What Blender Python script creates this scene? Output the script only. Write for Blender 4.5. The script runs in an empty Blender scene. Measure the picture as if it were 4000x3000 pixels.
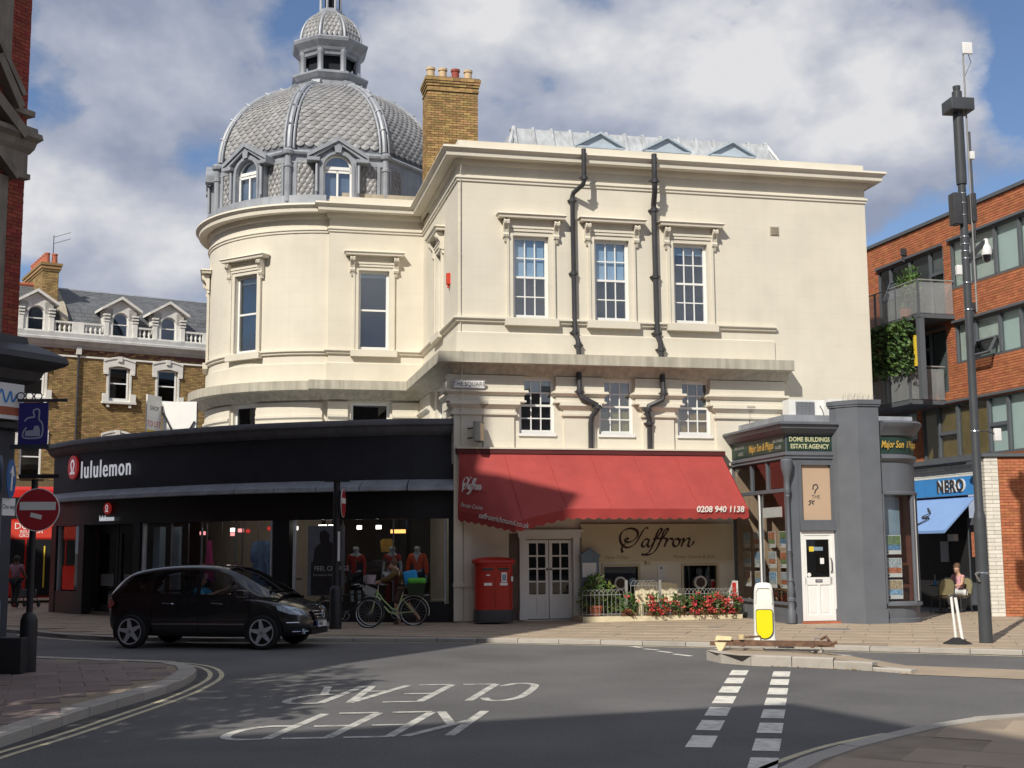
import bpy, bmesh, math, random
from mathutils import Vector, Matrix
from math import sin, cos, pi, radians, atan2, sqrt
random.seed(7)
RD = random.Random(11)
SC = bpy.context.scene
COL = SC.collection

# ---------------------------------------------------------------- camera
PITCH = math.atan(357 / 2746); ROLL = .0065
cam = bpy.data.cameras.new('camera'); camo = bpy.data.objects.new('camera', cam); COL.objects.link(camo)
cam.sensor_fit = 'HORIZONTAL'; cam.sensor_width = 36; cam.lens = 36 * 2746 / 2212
cam.clip_start = .1; cam.clip_end = 3000
_F = Vector((0, cos(PITCH), sin(PITCH))); _U = Vector((0, -sin(PITCH), cos(PITCH))); _R = Vector((1, 0, 0))
_r = (_R - _U * ROLL).normalized(); _u = (_U + _R * ROLL).normalized()
mw = Matrix((_r, _u, -_F)).transposed().to_4x4(); mw.translation = (0, 0, 1.8)
camo.matrix_world = mw
SC.camera = camo

# ---------------------------------------------------------------- light
SUN_AZ, SUN_EL = radians(27), radians(40)       # sun stands behind the camera, to the left
to_sun = Vector((-sin(SUN_AZ) * cos(SUN_EL), -cos(SUN_AZ) * cos(SUN_EL), sin(SUN_EL)))
sl = bpy.data.lights.new('sun', 'SUN'); sl.energy = 5.0; sl.angle = radians(.55); sl.color = (1, .94, .83)
so = bpy.data.objects.new('sun', sl); COL.objects.link(so)
so.rotation_euler = to_sun.to_track_quat('Z', 'Y').to_euler()
SC.view_settings.view_transform = 'Standard'; SC.view_settings.look = 'None'
SC.view_settings.exposure = -.08; SC.view_settings.gamma = 1; SC.view_settings.use_curve_mapping = False

world = bpy.data.worlds.new('World'); SC.world = world; world.use_nodes = True
def build_world():
    nt = world.node_tree; N = nt.nodes; L = nt.links; N.clear()
    out = N.new('ShaderNodeOutputWorld'); bg = N.new('ShaderNodeBackground'); L.new(bg.outputs[0], out.inputs[0])
    sky = N.new('ShaderNodeTexSky'); sky.sky_type = 'NISHITA'; sky.sun_disc = False
    sky.sun_elevation = SUN_EL; sky.sun_rotation = pi + SUN_AZ; sky.air_density = 1.0; sky.dust_density = .5; sky.ozone_density = 1.5
    tc = N.new('ShaderNodeTexCoord')
    sep = N.new('ShaderNodeSeparateXYZ'); L.new(tc.outputs['Generated'], sep.inputs[0])
    def math_(op, a, b=None, c=None):
        m = N.new('ShaderNodeMath'); m.operation = op
        for i, v in enumerate((a, b, c)):
            if v is None: continue
            if isinstance(v, (int, float)): m.inputs[i].default_value = v
            else: L.new(v, m.inputs[i])
        return m.outputs[0]
    def noise(scale, detail, rough, dist, off, sz=1.5):
        mp = N.new('ShaderNodeMapping'); L.new(tc.outputs['Generated'], mp.inputs[0]); mp.inputs['Location'].default_value = off; mp.inputs['Scale'].default_value = (1, 1, sz)
        n = N.new('ShaderNodeTexNoise'); L.new(mp.outputs[0], n.inputs[0]); n.inputs['Scale'].default_value = scale
        n.inputs['Detail'].default_value = detail; n.inputs['Roughness'].default_value = rough; n.inputs['Distortion'].default_value = dist
        return n.outputs[0]
    big = noise(4.2, 9, .52, .1, CO)
    up = noise(4.2, 5, .52, .1, (CO[0] + .012, CO[1] + .01, CO[2] + .10))
    fine = noise(13, 7, .6, .1, (5, 2, 1)); soft = noise(2.6, 2, .4, 0, (9, 4, 3))
    # clear openings between the clouds
    holes = None
    for (x, y, z, k, w) in HOLES:
        d = Vector((x, y, z)).normalized()
        vm = N.new('ShaderNodeVectorMath'); vm.operation = 'DOT_PRODUCT'; L.new(tc.outputs['Generated'], vm.inputs[0]); vm.inputs[1].default_value = d
        e = math_('SUBTRACT', vm.outputs['Value'], 1.0); e = math_('MULTIPLY', e, k); e = math_('EXPONENT', e); e = math_('MULTIPLY', e, w)
        holes = e if holes is None else math_('ADD', holes, e)
    dens = math_('SUBTRACT', math_('ADD', math_('MULTIPLY_ADD', math_('SUBTRACT', fine, .5), .27, big), .10), holes)
    cr = N.new('ShaderNodeValToRGB'); L.new(dens, cr.inputs[0])
    cr.color_ramp.elements[0].position = .47; cr.color_ramp.elements[0].color = (0, 0, 0, 1)
    cr.color_ramp.elements[1].position = .56; cr.color_ramp.elements[1].color = (1, 1, 1, 1)
    lit = math_('MULTIPLY_ADD', math_('SUBTRACT', big, up), 3.0, .43)
    lit = math_('MULTIPLY_ADD', math_('SUBTRACT', fine, .5), .55, lit)
    lit = math_('MULTIPLY_ADD', math_('SUBTRACT', soft, .5), .5, lit)
    cs = N.new('ShaderNodeValToRGB'); L.new(lit, cs.inputs[0])
    els = cs.color_ramp.elements
    els[0].position = .15; els[0].color = (.31, .355, .475, 1)
    els[1].position = .90; els[1].color = (.80, .80, .82, 1)
    e = els.new(.50); e.color = (.475, .51, .605, 1)
    sm = N.new('ShaderNodeMix'); sm.data_type = 'RGBA'; sm.blend_type = 'MULTIPLY'; sm.inputs[0].default_value = 1
    L.new(sky.outputs[0], sm.inputs[6]); sm.inputs[7].default_value = (.092, .098, .112, 1)
    mx = N.new('ShaderNodeMix'); mx.data_type = 'RGBA'; L.new(cr.outputs[0], mx.inputs[0]); L.new(sm.outputs[2], mx.inputs[6]); L.new(cs.outputs[0], mx.inputs[7])
    L.new(mx.outputs[2], bg.inputs[0]); bg.inputs[1].default_value = 1
CO = (8.3, 5.1, 3.3)
HOLES = [(.39, .86, .335, 900, .5), (.375, .9, .20, 1100, .45), (.30, .93, .215, 2500, .3), (-.33, .94, .15, 2600, .3),
         (-.36, .92, .20, 2600, .25), (-.15, .90, .40, 2500, .12), (-.25, .93, .15, 1600, .25)]
build_world()

# ---------------------------------------------------------------- helpers
class MB:
    def __init__(s): s.v = []; s.f = []
    def add(s, vs, fs):
        o = len(s.v); s.v += [tuple(v) for v in vs]; s.f += [tuple(i + o for i in f) for f in fs]; return s
    def box(s, x0, x1, y0, y1, z0, z1):
        return s.add([(x0, y0, z0), (x1, y0, z0), (x1, y1, z0), (x0, y1, z0), (x0, y0, z1), (x1, y0, z1), (x1, y1, z1), (x0, y1, z1)],
                     [(0, 3, 2, 1), (4, 5, 6, 7), (0, 1, 5, 4), (1, 2, 6, 5), (2, 3, 7, 6), (3, 0, 4, 7)])
    def quad(s, a, b, c, d): return s.add([a, b, c, d], [(0, 1, 2, 3)])
    def prism(s, poly, d):
        n = len(poly); d = Vector(d); vs = [Vector(p) for p in poly]; vs += [p + d for p in vs]
        return s.add(vs, [tuple(range(n - 1, -1, -1)), tuple(range(n, 2 * n))] + [(i, (i + 1) % n, n + (i + 1) % n, n + i) for i in range(n)])
    def tube(s, path, r, n=8, cap=True, flat=None):
        P = [Vector(p) for p in path]; m = len(P); rr = r if isinstance(r, (list, tuple)) else [r] * m
        vs = []; a = None
        for i in range(m):
            t = (P[min(i + 1, m - 1)] - P[max(i - 1, 0)])
            if t.length < 1e-9: t = Vector((0, 0, 1))
            t.normalize()
            if a is not None: a = a - t * a.dot(t)
            if a is None or a.length < 1e-4: a = t.cross(Vector((0, 0, 1)) if abs(t.z) < .9 else Vector((1, 0, 0)))
            a.normalize(); b = t.cross(a)
            for k in range(n):
                w = 2 * pi * k / n; vs.append(P[i] + (a * cos(w) + b * sin(w) * (flat or 1)) * rr[i])
        fs = [(i * n + k, i * n + (k + 1) % n, (i + 1) * n + (k + 1) % n, (i + 1) * n + k) for i in range(m - 1) for k in range(n)]
        if cap: fs += [tuple(range(n - 1, -1, -1)), tuple(range((m - 1) * n, m * n))]
        return s.add(vs, fs)
    def lathe(s, prof, n=16, c=(0, 0), a0=0, a1=2 * pi, ph=0):
        full = abs(a1 - a0 - 2 * pi) < 1e-6; k = n if full else n + 1; vs = []
        for (r, z) in prof:
            for i in range(k):
                a = ph + a0 + (a1 - a0) * i / n; vs.append((c[0] + r * cos(a), c[1] + r * sin(a), z))
        fs = []
        for j in range(len(prof) - 1):
            for i in range(n):
                i2 = (i + 1) % k; fs.append((j * k + i, j * k + i2, (j + 1) * k + i2, (j + 1) * k + i))
        return s.add(vs, fs)
    def sweep(s, prof, path, closed=False, caps=True):
        P = [Vector((p[0], p[1])) for p in path]; m = len(P); ns = []
        for i in range(m):
            def nn(a, b):
                d = (b - a)
                d.normalize(); return Vector((-d.y, d.x))
            if closed: n1 = nn(P[i - 1], P[i]); n2 = nn(P[i], P[(i + 1) % m])
            else:
                n1 = nn(P[i - 1], P[i]) if i > 0 else None; n2 = nn(P[i], P[i + 1]) if i < m - 1 else None
                n1 = n1 or n2; n2 = n2 or n1
            b = n1 + n2
            if b.length < 1e-6: b = n1.copy()
            b.normalize(); k = max(b.dot(n1), .25); ns.append(b / k)
        q = len(prof); vs = [(P[i].x + ns[i].x * o, P[i].y + ns[i].y * o, z) for i in range(m) for (o, z) in prof]
        fs = []
        for i in range(m if closed else m - 1):
            j = (i + 1) % m
            for k in range(q - 1): fs.append((i * q + k, i * q + k + 1, j * q + k + 1, j * q + k))
        if caps and not closed: fs += [tuple(range(q)), tuple(range(m * q - 1, (m - 1) * q - 1, -1))]
        return s.add(vs, fs)
    def join(s, o, M=None):
        return s.add([(M @ Vector(v)) if M else v for v in o.v], o.f)
    def mesh(s, name, mat=None, smooth=False, ang=35, fix=True):
        me = bpy.data.meshes.new(name); me.from_pydata([tuple(v) for v in s.v], [], s.f)
        if fix and len(s.f) < 60000:
            bm = bmesh.new(); bm.from_mesh(me); bmesh.ops.recalc_face_normals(bm, faces=bm.faces); bm.to_mesh(me); bm.free()
        if smooth:
            me.polygons.foreach_set('use_smooth', [True] * len(me.polygons)); me.set_sharp_from_angle(angle=radians(ang))
        if mat: me.materials.append(MT[mat] if isinstance(mat, str) else mat)
        return me
    def build(s, name, mat, parent=None, loc=(0, 0, 0), rot=0, smooth=False, ang=35, fix=True):
        return link(name, s.mesh(name, mat, smooth, ang, fix), parent, loc, rot)

def link(name, me, parent=None, loc=(0, 0, 0), rot=0):
    o = bpy.data.objects.new(name, me); COL.objects.link(o); o.parent = parent; o.location = loc
    o.rotation_euler = rot if isinstance(rot, (tuple, list)) else (0, 0, rot)
    return o
def thing(name, label, cat, loc=(0, 0, 0), rot=0, group=None):
    o = link(name, None, None, loc, rot); o.empty_display_size = .2; return tag(o, label, cat, group)
def tag(o, label=None, cat=None, group=None, kind=None):
    if label: o['label'] = label
    if cat: o['category'] = cat
    if group: o['group'] = group
    if kind: o['kind'] = kind
    return o
def struct(o): o['kind'] = 'structure'; return o
def stuff(o): o['kind'] = 'stuff'; return o
def copy_tree(o, parent=None):
    c = o.copy(); COL.objects.link(c); c.parent = parent
    for ch in list(o.children): copy_tree(ch, c)
    return c
def box(name, mat, parent, *a, **k): return MB().box(*a).build(name, mat, parent, **k)
def arc(cx, cy, r, a0, a1, n): return [(cx + r * cos(a0 + (a1 - a0) * i / n), cy + r * sin(a0 + (a1 - a0) * i / n)) for i in range(n + 1)]
def catmull(pts, n=6, closed=False):
    P = [Vector(p) for p in pts]; m = len(P); out = []
    for i in range(m if closed else m - 1):
        p0 = P[(i - 1) % m] if closed or i > 0 else P[0] * 2 - P[1]; p1 = P[i]; p2 = P[(i + 1) % m]
        p3 = P[(i + 2) % m] if closed or i < m - 2 else p2 * 2 - p1
        for k in range(n):
            t = k / n; out.append(.5 * ((2 * p1) + (p2 - p0) * t + (2 * p0 - 5 * p1 + 4 * p2 - p3) * t * t + (3 * p1 - p0 - 3 * p2 + p3) * t ** 3))
    if not closed: out.append(P[-1])
    return out
def wallgrid(mb, x0, x1, z0, z1, ops, fn, depth=.2, xs_extra=()):
    """wall sheet with rectangular openings and their reveals; fn(x, d, z) -> point, d metres behind the face"""
    xs = sorted(set([x0, x1] + [v for o in ops for v in o[:2] if x0 < v < x1] + [v for v in xs_extra if x0 < v < x1]))
    zs = sorted(set([z0, z1] + [v for o in ops for v in o[2:4] if z0 < v < z1]))
    for i in range(len(xs) - 1):
        for j in range(len(zs) - 1):
            a, b, c, d = xs[i], xs[i + 1], zs[j], zs[j + 1]; mx, mz = (a + b) / 2, (c + d) / 2
            if any(o[0] < mx < o[1] and o[2] < mz < o[3] for o in ops): continue
            mb.quad(fn(a, 0, c), fn(b, 0, c), fn(b, 0, d), fn(a, 0, d))
    for o in ops:
        a, b, c, d = o[:4]
        mb.quad(fn(a, 0, c), fn(a, depth, c), fn(a, depth, d), fn(a, 0, d)); mb.quad(fn(b, 0, d), fn(b, depth, d), fn(b, depth, c), fn(b, 0, c))
        mb.quad(fn(a, 0, d), fn(a, depth, d), fn(b, depth, d), fn(b, 0, d)); mb.quad(fn(b, 0, c), fn(b, depth, c), fn(a, depth, c), fn(a, 0, c))
    return mb
def text_mesh(s, size=1, ext=0, shear=0, sx=1, bold=0, align='CENTER', space=1):
    cu = bpy.data.curves.new('t', 'FONT'); cu.body = s; cu.size = size; cu.extrude = ext; cu.shear = shear; cu.offset = bold
    cu.align_x = align; cu.align_y = 'CENTER'; cu.space_character = space; cu.resolution_u = 3
    o = bpy.data.objects.new('t', cu); COL.objects.link(o)
    me = bpy.data.meshes.new_from_object(o.evaluated_get(bpy.context.evaluated_depsgraph_get()))
    bpy.data.objects.remove(o); bpy.data.curves.remove(cu)
    for v in me.vertices: v.co.x *= sx
    return me
def text(name, s, mat, parent, loc, rot=0, size=1, tilt=pi / 2, **k):
    """flat lettering standing on a vertical face that looks towards -y of its own frame"""
    me = text_mesh(s, size, **k); me.name = name; me.materials.append(MT[mat])
    return link(name, me, parent, loc, (tilt, 0, rot))
def stroke(mb, pts, w, pen=None, n=6, lo=.25, z=0):
    """flat pen stroke along a smooth curve; pen angle gives calligraphic thick and thin"""
    P = catmull([Vector((p[0], p[1], 0)) for p in pts], n); m = len(P); L_ = []; R_ = []
    for i in range(m):
        t = P[min(i + 1, m - 1)] - P[max(i - 1, 0)]; t.normalize(); nn = Vector((-t.y, t.x, 0)); ww = w
        if pen is not None: ww = w * (lo + (1 - lo) * abs(sin(atan2(t.y, t.x) - pen)))
        L_.append(P[i] + nn * ww / 2); R_.append(P[i] - nn * ww / 2)
    vs = [(p.x, p.y, z) for p in L_] + [(p.x, p.y, z) for p in R_]
    return mb.add(vs, [(i, m + i, m + i + 1, i + 1) for i in range(m - 1)])
def tile_matrix(o, x, y, z):
    return Matrix(((x[0], y[0], z[0], o[0]), (x[1], y[1], z[1], o[1]), (x[2], y[2], z[2], o[2]), (0, 0, 0, 1)))
def place(name, me, parent, M):
    o = bpy.data.objects.new(name, me); COL.objects.link(o); o.parent = parent; o.matrix_basis = M; return o

# ---------------------------------------------------------------- materials
MT = {}
def mat(name, col, rough=.65, var=.12, vs=1.2, bump=0, bs=50, metal=0, streak=0, island=0, spec=.4, coat=0, dirt=0, dirtcol=(.12, .1, .08), dscale=.8, dlo=.5, dhi=.75, emit=0, speck=0, course=0):
    m = bpy.data.materials.new(name); m.use_nodes = True; nt = m.node_tree; N = nt.nodes; L = nt.links
    b = N['Principled BSDF']; b.inputs['Roughness'].default_value = rough; b.inputs['Metallic'].default_value = metal
    b.inputs['Specular IOR Level'].default_value = spec; b.inputs['Coat Weight'].default_value = coat; b.inputs['Coat Roughness'].default_value = .05
    geo = N.new('ShaderNodeNewGeometry')
    def noise(scale, det=5, vec=None):
        n = N.new('ShaderNodeTexNoise'); n.inputs['Scale'].default_value = scale; n.inputs['Detail'].default_value = det
        L.new(vec or geo.outputs['Position'], n.inputs['Vector']); return n.outputs[0]
    def mr(v, a, b_, c, d):
        r = N.new('ShaderNodeMapRange'); L.new(v, r.inputs[0]); 
        for i, q in enumerate((a, b_, c, d)): r.inputs[i + 1].default_value = q
        return r.outputs[0]
    def mul(a, b_):
        r = N.new('ShaderNodeMath'); r.operation = 'MULTIPLY'; L.new(a, r.inputs[0]); L.new(b_, r.inputs[1]); return r.outputs[0]
    val = mr(noise(vs), .3, .7, 1 - var, 1 + var)
    if streak:
        mp = N.new('ShaderNodeMapping'); mp.inputs['Scale'].default_value = (7, 7, .35); L.new(geo.outputs['Position'], mp.inputs[0])
        val = mul(val, mr(noise(1.0, 4, mp.outputs[0]), .35, .65, 1 - streak, 1 + streak * .4))
    if course:
        sx_ = N.new('ShaderNodeSeparateXYZ'); L.new(geo.outputs['Position'], sx_.inputs[0]); w1 = N.new('ShaderNodeMath'); w1.operation = 'PINGPONG'; L.new(sx_.outputs[2], w1.inputs[0]); w1.inputs[1].default_value = course / 2
        val = mul(val, mr(w1.outputs[0], .0, .012, .93, 1))
    if speck: val = mul(val, mr(noise(110, 2), .35, .7, 1 - speck, 1 + speck))
    hue = None
    if island:
        oi = N.new('ShaderNodeObjectInfo'); ad = N.new('ShaderNodeMath'); ad.operation = 'ADD'; L.new(oi.outputs['Random'], ad.inputs[0]); L.new(geo.outputs['Random Per Island'], ad.inputs[1])
        fr = N.new('ShaderNodeMath'); fr.operation = 'FRACT'; L.new(ad.outputs[0], fr.inputs[0])
        val = mul(val, mr(fr.outputs[0], 0, 1, 1 - island, 1 + island))
        m2 = N.new('ShaderNodeMath'); m2.operation = 'MULTIPLY'; L.new(fr.outputs[0], m2.inputs[0]); m2.inputs[1].default_value = 7.3
        f2 = N.new('ShaderNodeMath'); f2.operation = 'FRACT'; L.new(m2.outputs[0], f2.inputs[0]); hue = mr(f2.outputs[0], 0, 1, .5 - island * .04, .5 + island * .04)
    hs = N.new('ShaderNodeHueSaturation'); hs.inputs['Color'].default_value = (*col, 1); L.new(val, hs.inputs['Value'])
    if hue: L.new(hue, hs.inputs['Hue'])
    colo = hs.outputs[0]
    if dirt:
        mx = N.new('ShaderNodeMix'); mx.data_type = 'RGBA'; L.new(mr(noise(dscale, 8), dlo, dhi, 0, dirt), mx.inputs[0]); L.new(colo, mx.inputs[6]); mx.inputs[7].default_value = (*dirtcol, 1); colo = mx.outputs[2]
    L.new(colo, b.inputs['Base Color'])
    if emit: L.new(colo, b.inputs['Emission Color']); b.inputs['Emission Strength'].default_value = emit
    if bump:
        bp = N.new('ShaderNodeBump'); bp.inputs['Strength'].default_value = bump; bp.inputs['Distance'].default_value = .02; L.new(noise(bs, 4), bp.inputs['Height']); L.new(bp.outputs[0], b.inputs['Normal'])
    MT[name] = m; return m
def glass(name, tint=(.55, .6, .62), refl=.12, rough=.01):
    m = bpy.data.materials.new(name); m.use_nodes = True; nt = m.node_tree; N = nt.nodes; L = nt.links; N.clear()
    out = N.new('ShaderNodeOutputMaterial'); mx = N.new('ShaderNodeMixShader'); tr = N.new('ShaderNodeBsdfTransparent'); tr.inputs[0].default_value = (*[sqrt(t) for t in tint], 1)
    gl = N.new('ShaderNodeBsdfGlossy'); gl.inputs['Roughness'].default_value = rough; gl.inputs[0].default_value = (1, 1, 1, 1)
    lw_ = N.new('ShaderNodeLayerWeight'); lw_.inputs[0].default_value = .5
    pw = N.new('ShaderNodeMath'); pw.operation = 'POWER'; L.new(lw_.outputs['Facing'], pw.inputs[0]); pw.inputs[1].default_value = 4
    ad = N.new('ShaderNodeMath'); ad.operation = 'MULTIPLY_ADD'; ad.use_clamp = True; L.new(pw.outputs[0], ad.inputs[0]); ad.inputs[1].default_value = .45; ad.inputs[2].default_value = .02 + refl
    L.new(ad.outputs[0], mx.inputs[0]); L.new(tr.outputs[0], mx.inputs[1]); L.new(gl.outputs[0], mx.inputs[2]); L.new(mx.outputs[0], out.inputs[0])
    MT[name] = m; return m
mat('stucco', (.685, .64, .54), .7, .05, .7, .12, 30, course=.46, streak=.015, dirt=.18, dirtcol=(.47, .43, .35), dscale=1.6)
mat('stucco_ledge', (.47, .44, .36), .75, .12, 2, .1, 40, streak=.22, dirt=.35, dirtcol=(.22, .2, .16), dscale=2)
mat('cream_stone', (.72, .64, .45), .7, .06, 1, .1, 30)
mat('lead', (.315, .335, .37), .5, .16, 2.2, .15, 25, metal=.15, streak=.12, dirt=.25, dirtcol=(.42, .43, .44), dscale=2)
mat('lead_tile', (.285, .285, .29), .6, .14, 1.4, .1, 30, metal=.15, island=.16, dirt=.4, dirtcol=(.3, .27, .23), dscale=.9)
mat('lead_light', (.46, .48, .50), .5, .14, 2.2, .15, 25, metal=.1, streak=.2)
mat('lead_dark', (.12, .13, .15), .6, .2, 3, .1, 30)
mat('white_paint', (.8, .8, .78), .45, .04, 2)
mat('white_soft', (.72, .72, .70), .6, .06, 2)
mat('iron_black', (.045, .045, .05), .45, .15, 5)
mat('lead_blue', (.42, .49, .56), .5, .1, 2, .1, 25)
mat('dark_stone', (.22, .19, .155), .8, .2, 3, .2, 30, streak=.15)
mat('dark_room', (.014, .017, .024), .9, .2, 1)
mat('blind', (.62, .72, .74), .8, .03, 3)
mat('stock_brick', (.33, .21, .085), .85, .12, 6, .3, 60, island=.34)
mat('mortar_tan', (.16, .115, .06), .9, .15, 8)
mat('terrace_brick', (.30, .20, .085), .85, .1, 5, .2, 60, island=.33)
mat('orange_brick', (.42, .15, .07), .85, .1, 5, .25, 60, island=.17)
mat('mortar_brown', (.2, .08, .035), .9, .12, 8)
mat('red_brick', (.27, .055, .035), .85, .12, 5, .2, 60, island=.25)
mat('mortar_dark', (.13, .06, .05), .9, .1, 8)
mat('pale_stone', (.42, .37, .29), .8, .18, 3, .2, 30, streak=.15, dirt=.4, dirtcol=(.15, .13, .11), dscale=3)
mat('slate', (.12, .125, .135), .6, .18, 3, .2, 40, island=.12)
mat('terracotta', (.42, .13, .07), .8, .15, 6, .1, 50)
mat('buff_pot', (.58, .43, .26), .8, .12, 6, .1, 50)
mat('red_pot', (.30, .07, .05), .8, .12, 6, .1, 50)
glass('glass'); glass('glass_sky', (.6, .7, .82), .09); glass('glass_dark', (.12, .13, .14), .04); glass('shop_glass', (.8, .82, .82), .02); glass('glass_milky', (.8, .86, .84), .06, .1)
# ================================================================ ground, roads, pavements
mat('asphalt', (.132, .130, .130), .85, .2, .35, .5, 130, speck=.42, dirt=.4, dirtcol=(.155, .152, .148), dscale=.7)
mat('earth', (.09, .09, .085), .9, .2, .3)
mat('paving', (.36, .285, .21), .8, .1, 1.5, .15, 60, island=.03, dirt=.25, dirtcol=(.24, .19, .14), dscale=1.2)
mat('paving_joint', (.27, .215, .16), .9, .15, 3)
mat('paving_red', (.215, .165, .15), .8, .14, 2, .2, 50, island=.1, dirt=.3, dirtcol=(.16, .12, .11), dscale=1.5)
mat('granite', (.40, .37, .33), .75, .12, 3, .25, 70, island=.1, speck=.15, dirt=.3, dirtcol=(.25, .22, .18), dscale=3)
mat('road_white', (.50, .49, .45), .75, .15, 5, .1, 60, dirt=.9, dirtcol=(.14, .14, .14), dscale=6, dlo=.46, dhi=.74)
mat('road_white_new', (.74, .72, .65), .7, .06, 5, dirt=.6, dirtcol=(.22, .22, .21), dscale=8, dlo=.45, dhi=.75)
mat('road_cream', (.60, .53, .36), .75, .12, 5, dirt=.45, dirtcol=(.2, .19, .16), dscale=8)
ZR = -.17
struct(box('ground', 'earth', None, -1500, 1500, -800, 2500, -.6, -.21))
road = struct(MB().quad((-90, -40, ZR), (90, -40, ZR), (90, 120, ZR), (-90, 120, ZR)).build('road', 'asphalt'))

def pdist(x, y, line):
    best = 1e9
    for (a, b) in zip(line[:-1], line[1:]):
        dx, dy = b[0] - a[0], b[1] - a[1]; t = max(0, min(1, ((x - a[0]) * dx + (y - a[1]) * dy) / (dx * dx + dy * dy)))
        best = min(best, math.hypot(x - a[0] - t * dx, y - a[1] - t * dy))
    return best
def inside(x, y, poly):
    r = False; j = len(poly) - 1
    for i in range(len(poly)):
        (xi, yi), (xj, yj) = poly[i], poly[j]
        if (yi > y) != (yj > y) and x < (xj - xi) * (y - yi) / (yj - yi) + xi: r = not r
        j = i
    return r
def kerbs(parent, line, zt, w=.15, L=.9, h=.17, mirror=1):
    """single kerb stones laid end to end along a line; the stone lies on the left of the direction of travel when mirror is 1"""
    P = [Vector(p) for p in line]; seg = [(P[i + 1] - P[i]).length for i in range(len(P) - 1)]; tot = sum(seg)
    def pt(s):
        for i, l in enumerate(seg):
            if s <= l or i == len(seg) - 1: return P[i].lerp(P[i + 1], s / l)
            s -= l
    n = int(tot / L); 
    for i in range(n):
        a, b = pt(tot * i / n), pt(tot * (i + 1) / n); d = (b - a); l = d.length; d.normalize(); nn = Vector((-d.y, d.x)) * mirror
        z = zt(*((a + b) / 2)) if callable(zt) else zt
        z += RD.uniform(-.004, .004)
        m = MB(); g = .006; c = .018
        prof = [(0, z - h), (.0, z - c), (c, z), (w, z), (w, z - h)]
        vs = []
        for q in (a + d * g, b - d * g):
            vs += [(q.x + nn.x * o, q.y + nn.y * o, zz) for o, zz in prof]
        m.add(vs, [(0, 1, 2, 3, 4), (9, 8, 7, 6, 5)] + [(k, 5 + k, 5 + (k + 1) % 5, (k + 1) % 5) for k in range(5)])
        m.build('kerb_stone', 'granite', parent)
def sheet(poly, zf, name, mt, step=1.5):
    bm = bmesh.new(); f = bm.faces.new([bm.verts.new((x, y, 0)) for x, y in poly]); bmesh.ops.triangulate(bm, faces=[f])
    if callable(zf):
        bmesh.ops.subdivide_edges(bm, edges=bm.edges[:], cuts=6, use_grid_fill=True)
        for v in bm.verts: v.co.z = zf(v.co.x, v.co.y)
    else:
        for v in bm.verts: v.co.z = zf
    bmesh.ops.recalc_face_normals(bm, faces=bm.faces); me = bpy.data.meshes.new(name); bm.to_mesh(me); bm.free()
    if me.polygons[0].normal.z < 0: me.flip_normals()
    me.materials.append(MT[mt]); return struct(link(name, me))
def slabs(parent, poly, line, zf, ang, a, b, mt, clip, edge=.17, jit=.003, name='paving_slab'):
    bx = MB(); h = .03; c = .006; g = .006
    x1, y1 = a / 2 - g, b / 2 - g
    bx.add([(-x1, -y1, -h), (x1, -y1, -h), (x1, y1, -h), (-x1, y1, -h), (-x1, -y1, -c), (x1, -y1, -c), (x1, y1, -c), (-x1, y1, -c),
            (-x1 + c, -y1 + c, 0), (x1 - c, -y1 + c, 0), (x1 - c, y1 - c, 0), (-x1 + c, y1 - c, 0)],
           [(0, 1, 5, 4), (1, 2, 6, 5), (2, 3, 7, 6), (3, 0, 4, 7), (4, 5, 9, 8), (5, 6, 10, 9), (6, 7, 11, 10), (7, 4, 8, 11), (8, 9, 10, 11)])
    me = bx.mesh(name, mt); ca, sa = cos(ang), sin(ang); n = 0
    for j in range(-60, 60):
        for i in range(-60, 60):
            u_, v_ = (i + .5 * (j % 2)) * a, j * b; x, y = clip[0] + u_ * ca - v_ * sa, clip[1] + u_ * sa + v_ * ca
            if math.hypot(x - clip[0], y - clip[1]) > clip[2]: continue
            if y < 1 or abs(x / y) > .45: continue
            if not inside(x, y, poly) or pdist(x, y, line) < edge + max(a, b) * .36: continue
            if callable(clip[3]) and not clip[3](x, y): continue
            o = link(name, me, parent, (x, y, zf(x, y) + RD.uniform(-jit, jit)), (RD.uniform(-.002, .002), RD.uniform(-.002, .002), ang)); n += 1
    return n
# building frame of the cream building: x along its front, y into it
OX, OY, TH = -1.40, 32.715, radians(12.6)
def fl(x, y):          # world -> building frame
    dx, dy = x - OX, y - OY; return dx * cos(TH) + dy * sin(TH), -dx * sin(TH) + dy * cos(TH)
def lw(x, y):          # building frame -> world
    return OX + x * cos(TH) - y * sin(TH), OY + x * sin(TH) + y * cos(TH)
SHOP = [(-1.5, 33.0), (-3.1, 33.05), (-5.0, 33.5), (-6.8, 34.1), (-8.4, 34.9), (-9.9, 35.9), (-11.6, 37.2), (-13.1, 38.6), (-14.6, 40.4)]
FARK = [(-40, 60), (-25, 45), (-18, 37.5), (-14, 33.4), (-11.79, 31.36), (-10.5, 30.0), (-9.01, 28.95), (-6.5, 28.3), (-3.91, 28.02), (-1.09, 27.76), (1.83, 26.79), (5.35, 25.32), (9.26, 23.51), (15, 20.9), (30, 14)]
def zfar(x, y): return -.08 + min(pdist(x, y, FARK), 8) * .01
fp = FARK + [(30, 60), (-20, 62)]
far_pav = sheet(fp, lambda x, y: zfar(x, y) - .012, 'pavement', 'paving_joint')
def front(x, y):
    lx, ly = fl(x, y)
    if -1.7 < x < 9: return ly < .1
    if x < -1.7:
        for (a, b) in zip(SHOP[:-1], SHOP[1:]):
            if b[0] <= x <= a[0]: return y < a[1] + (b[1] - a[1]) * (x - a[0]) / (b[0] - a[0]) - .1
        return x > -17
    return y < 36.5
slabs(far_pav, fp, FARK, zfar, radians(-17), .95, .82, 'paving', (0, 29, 19, front))
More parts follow.
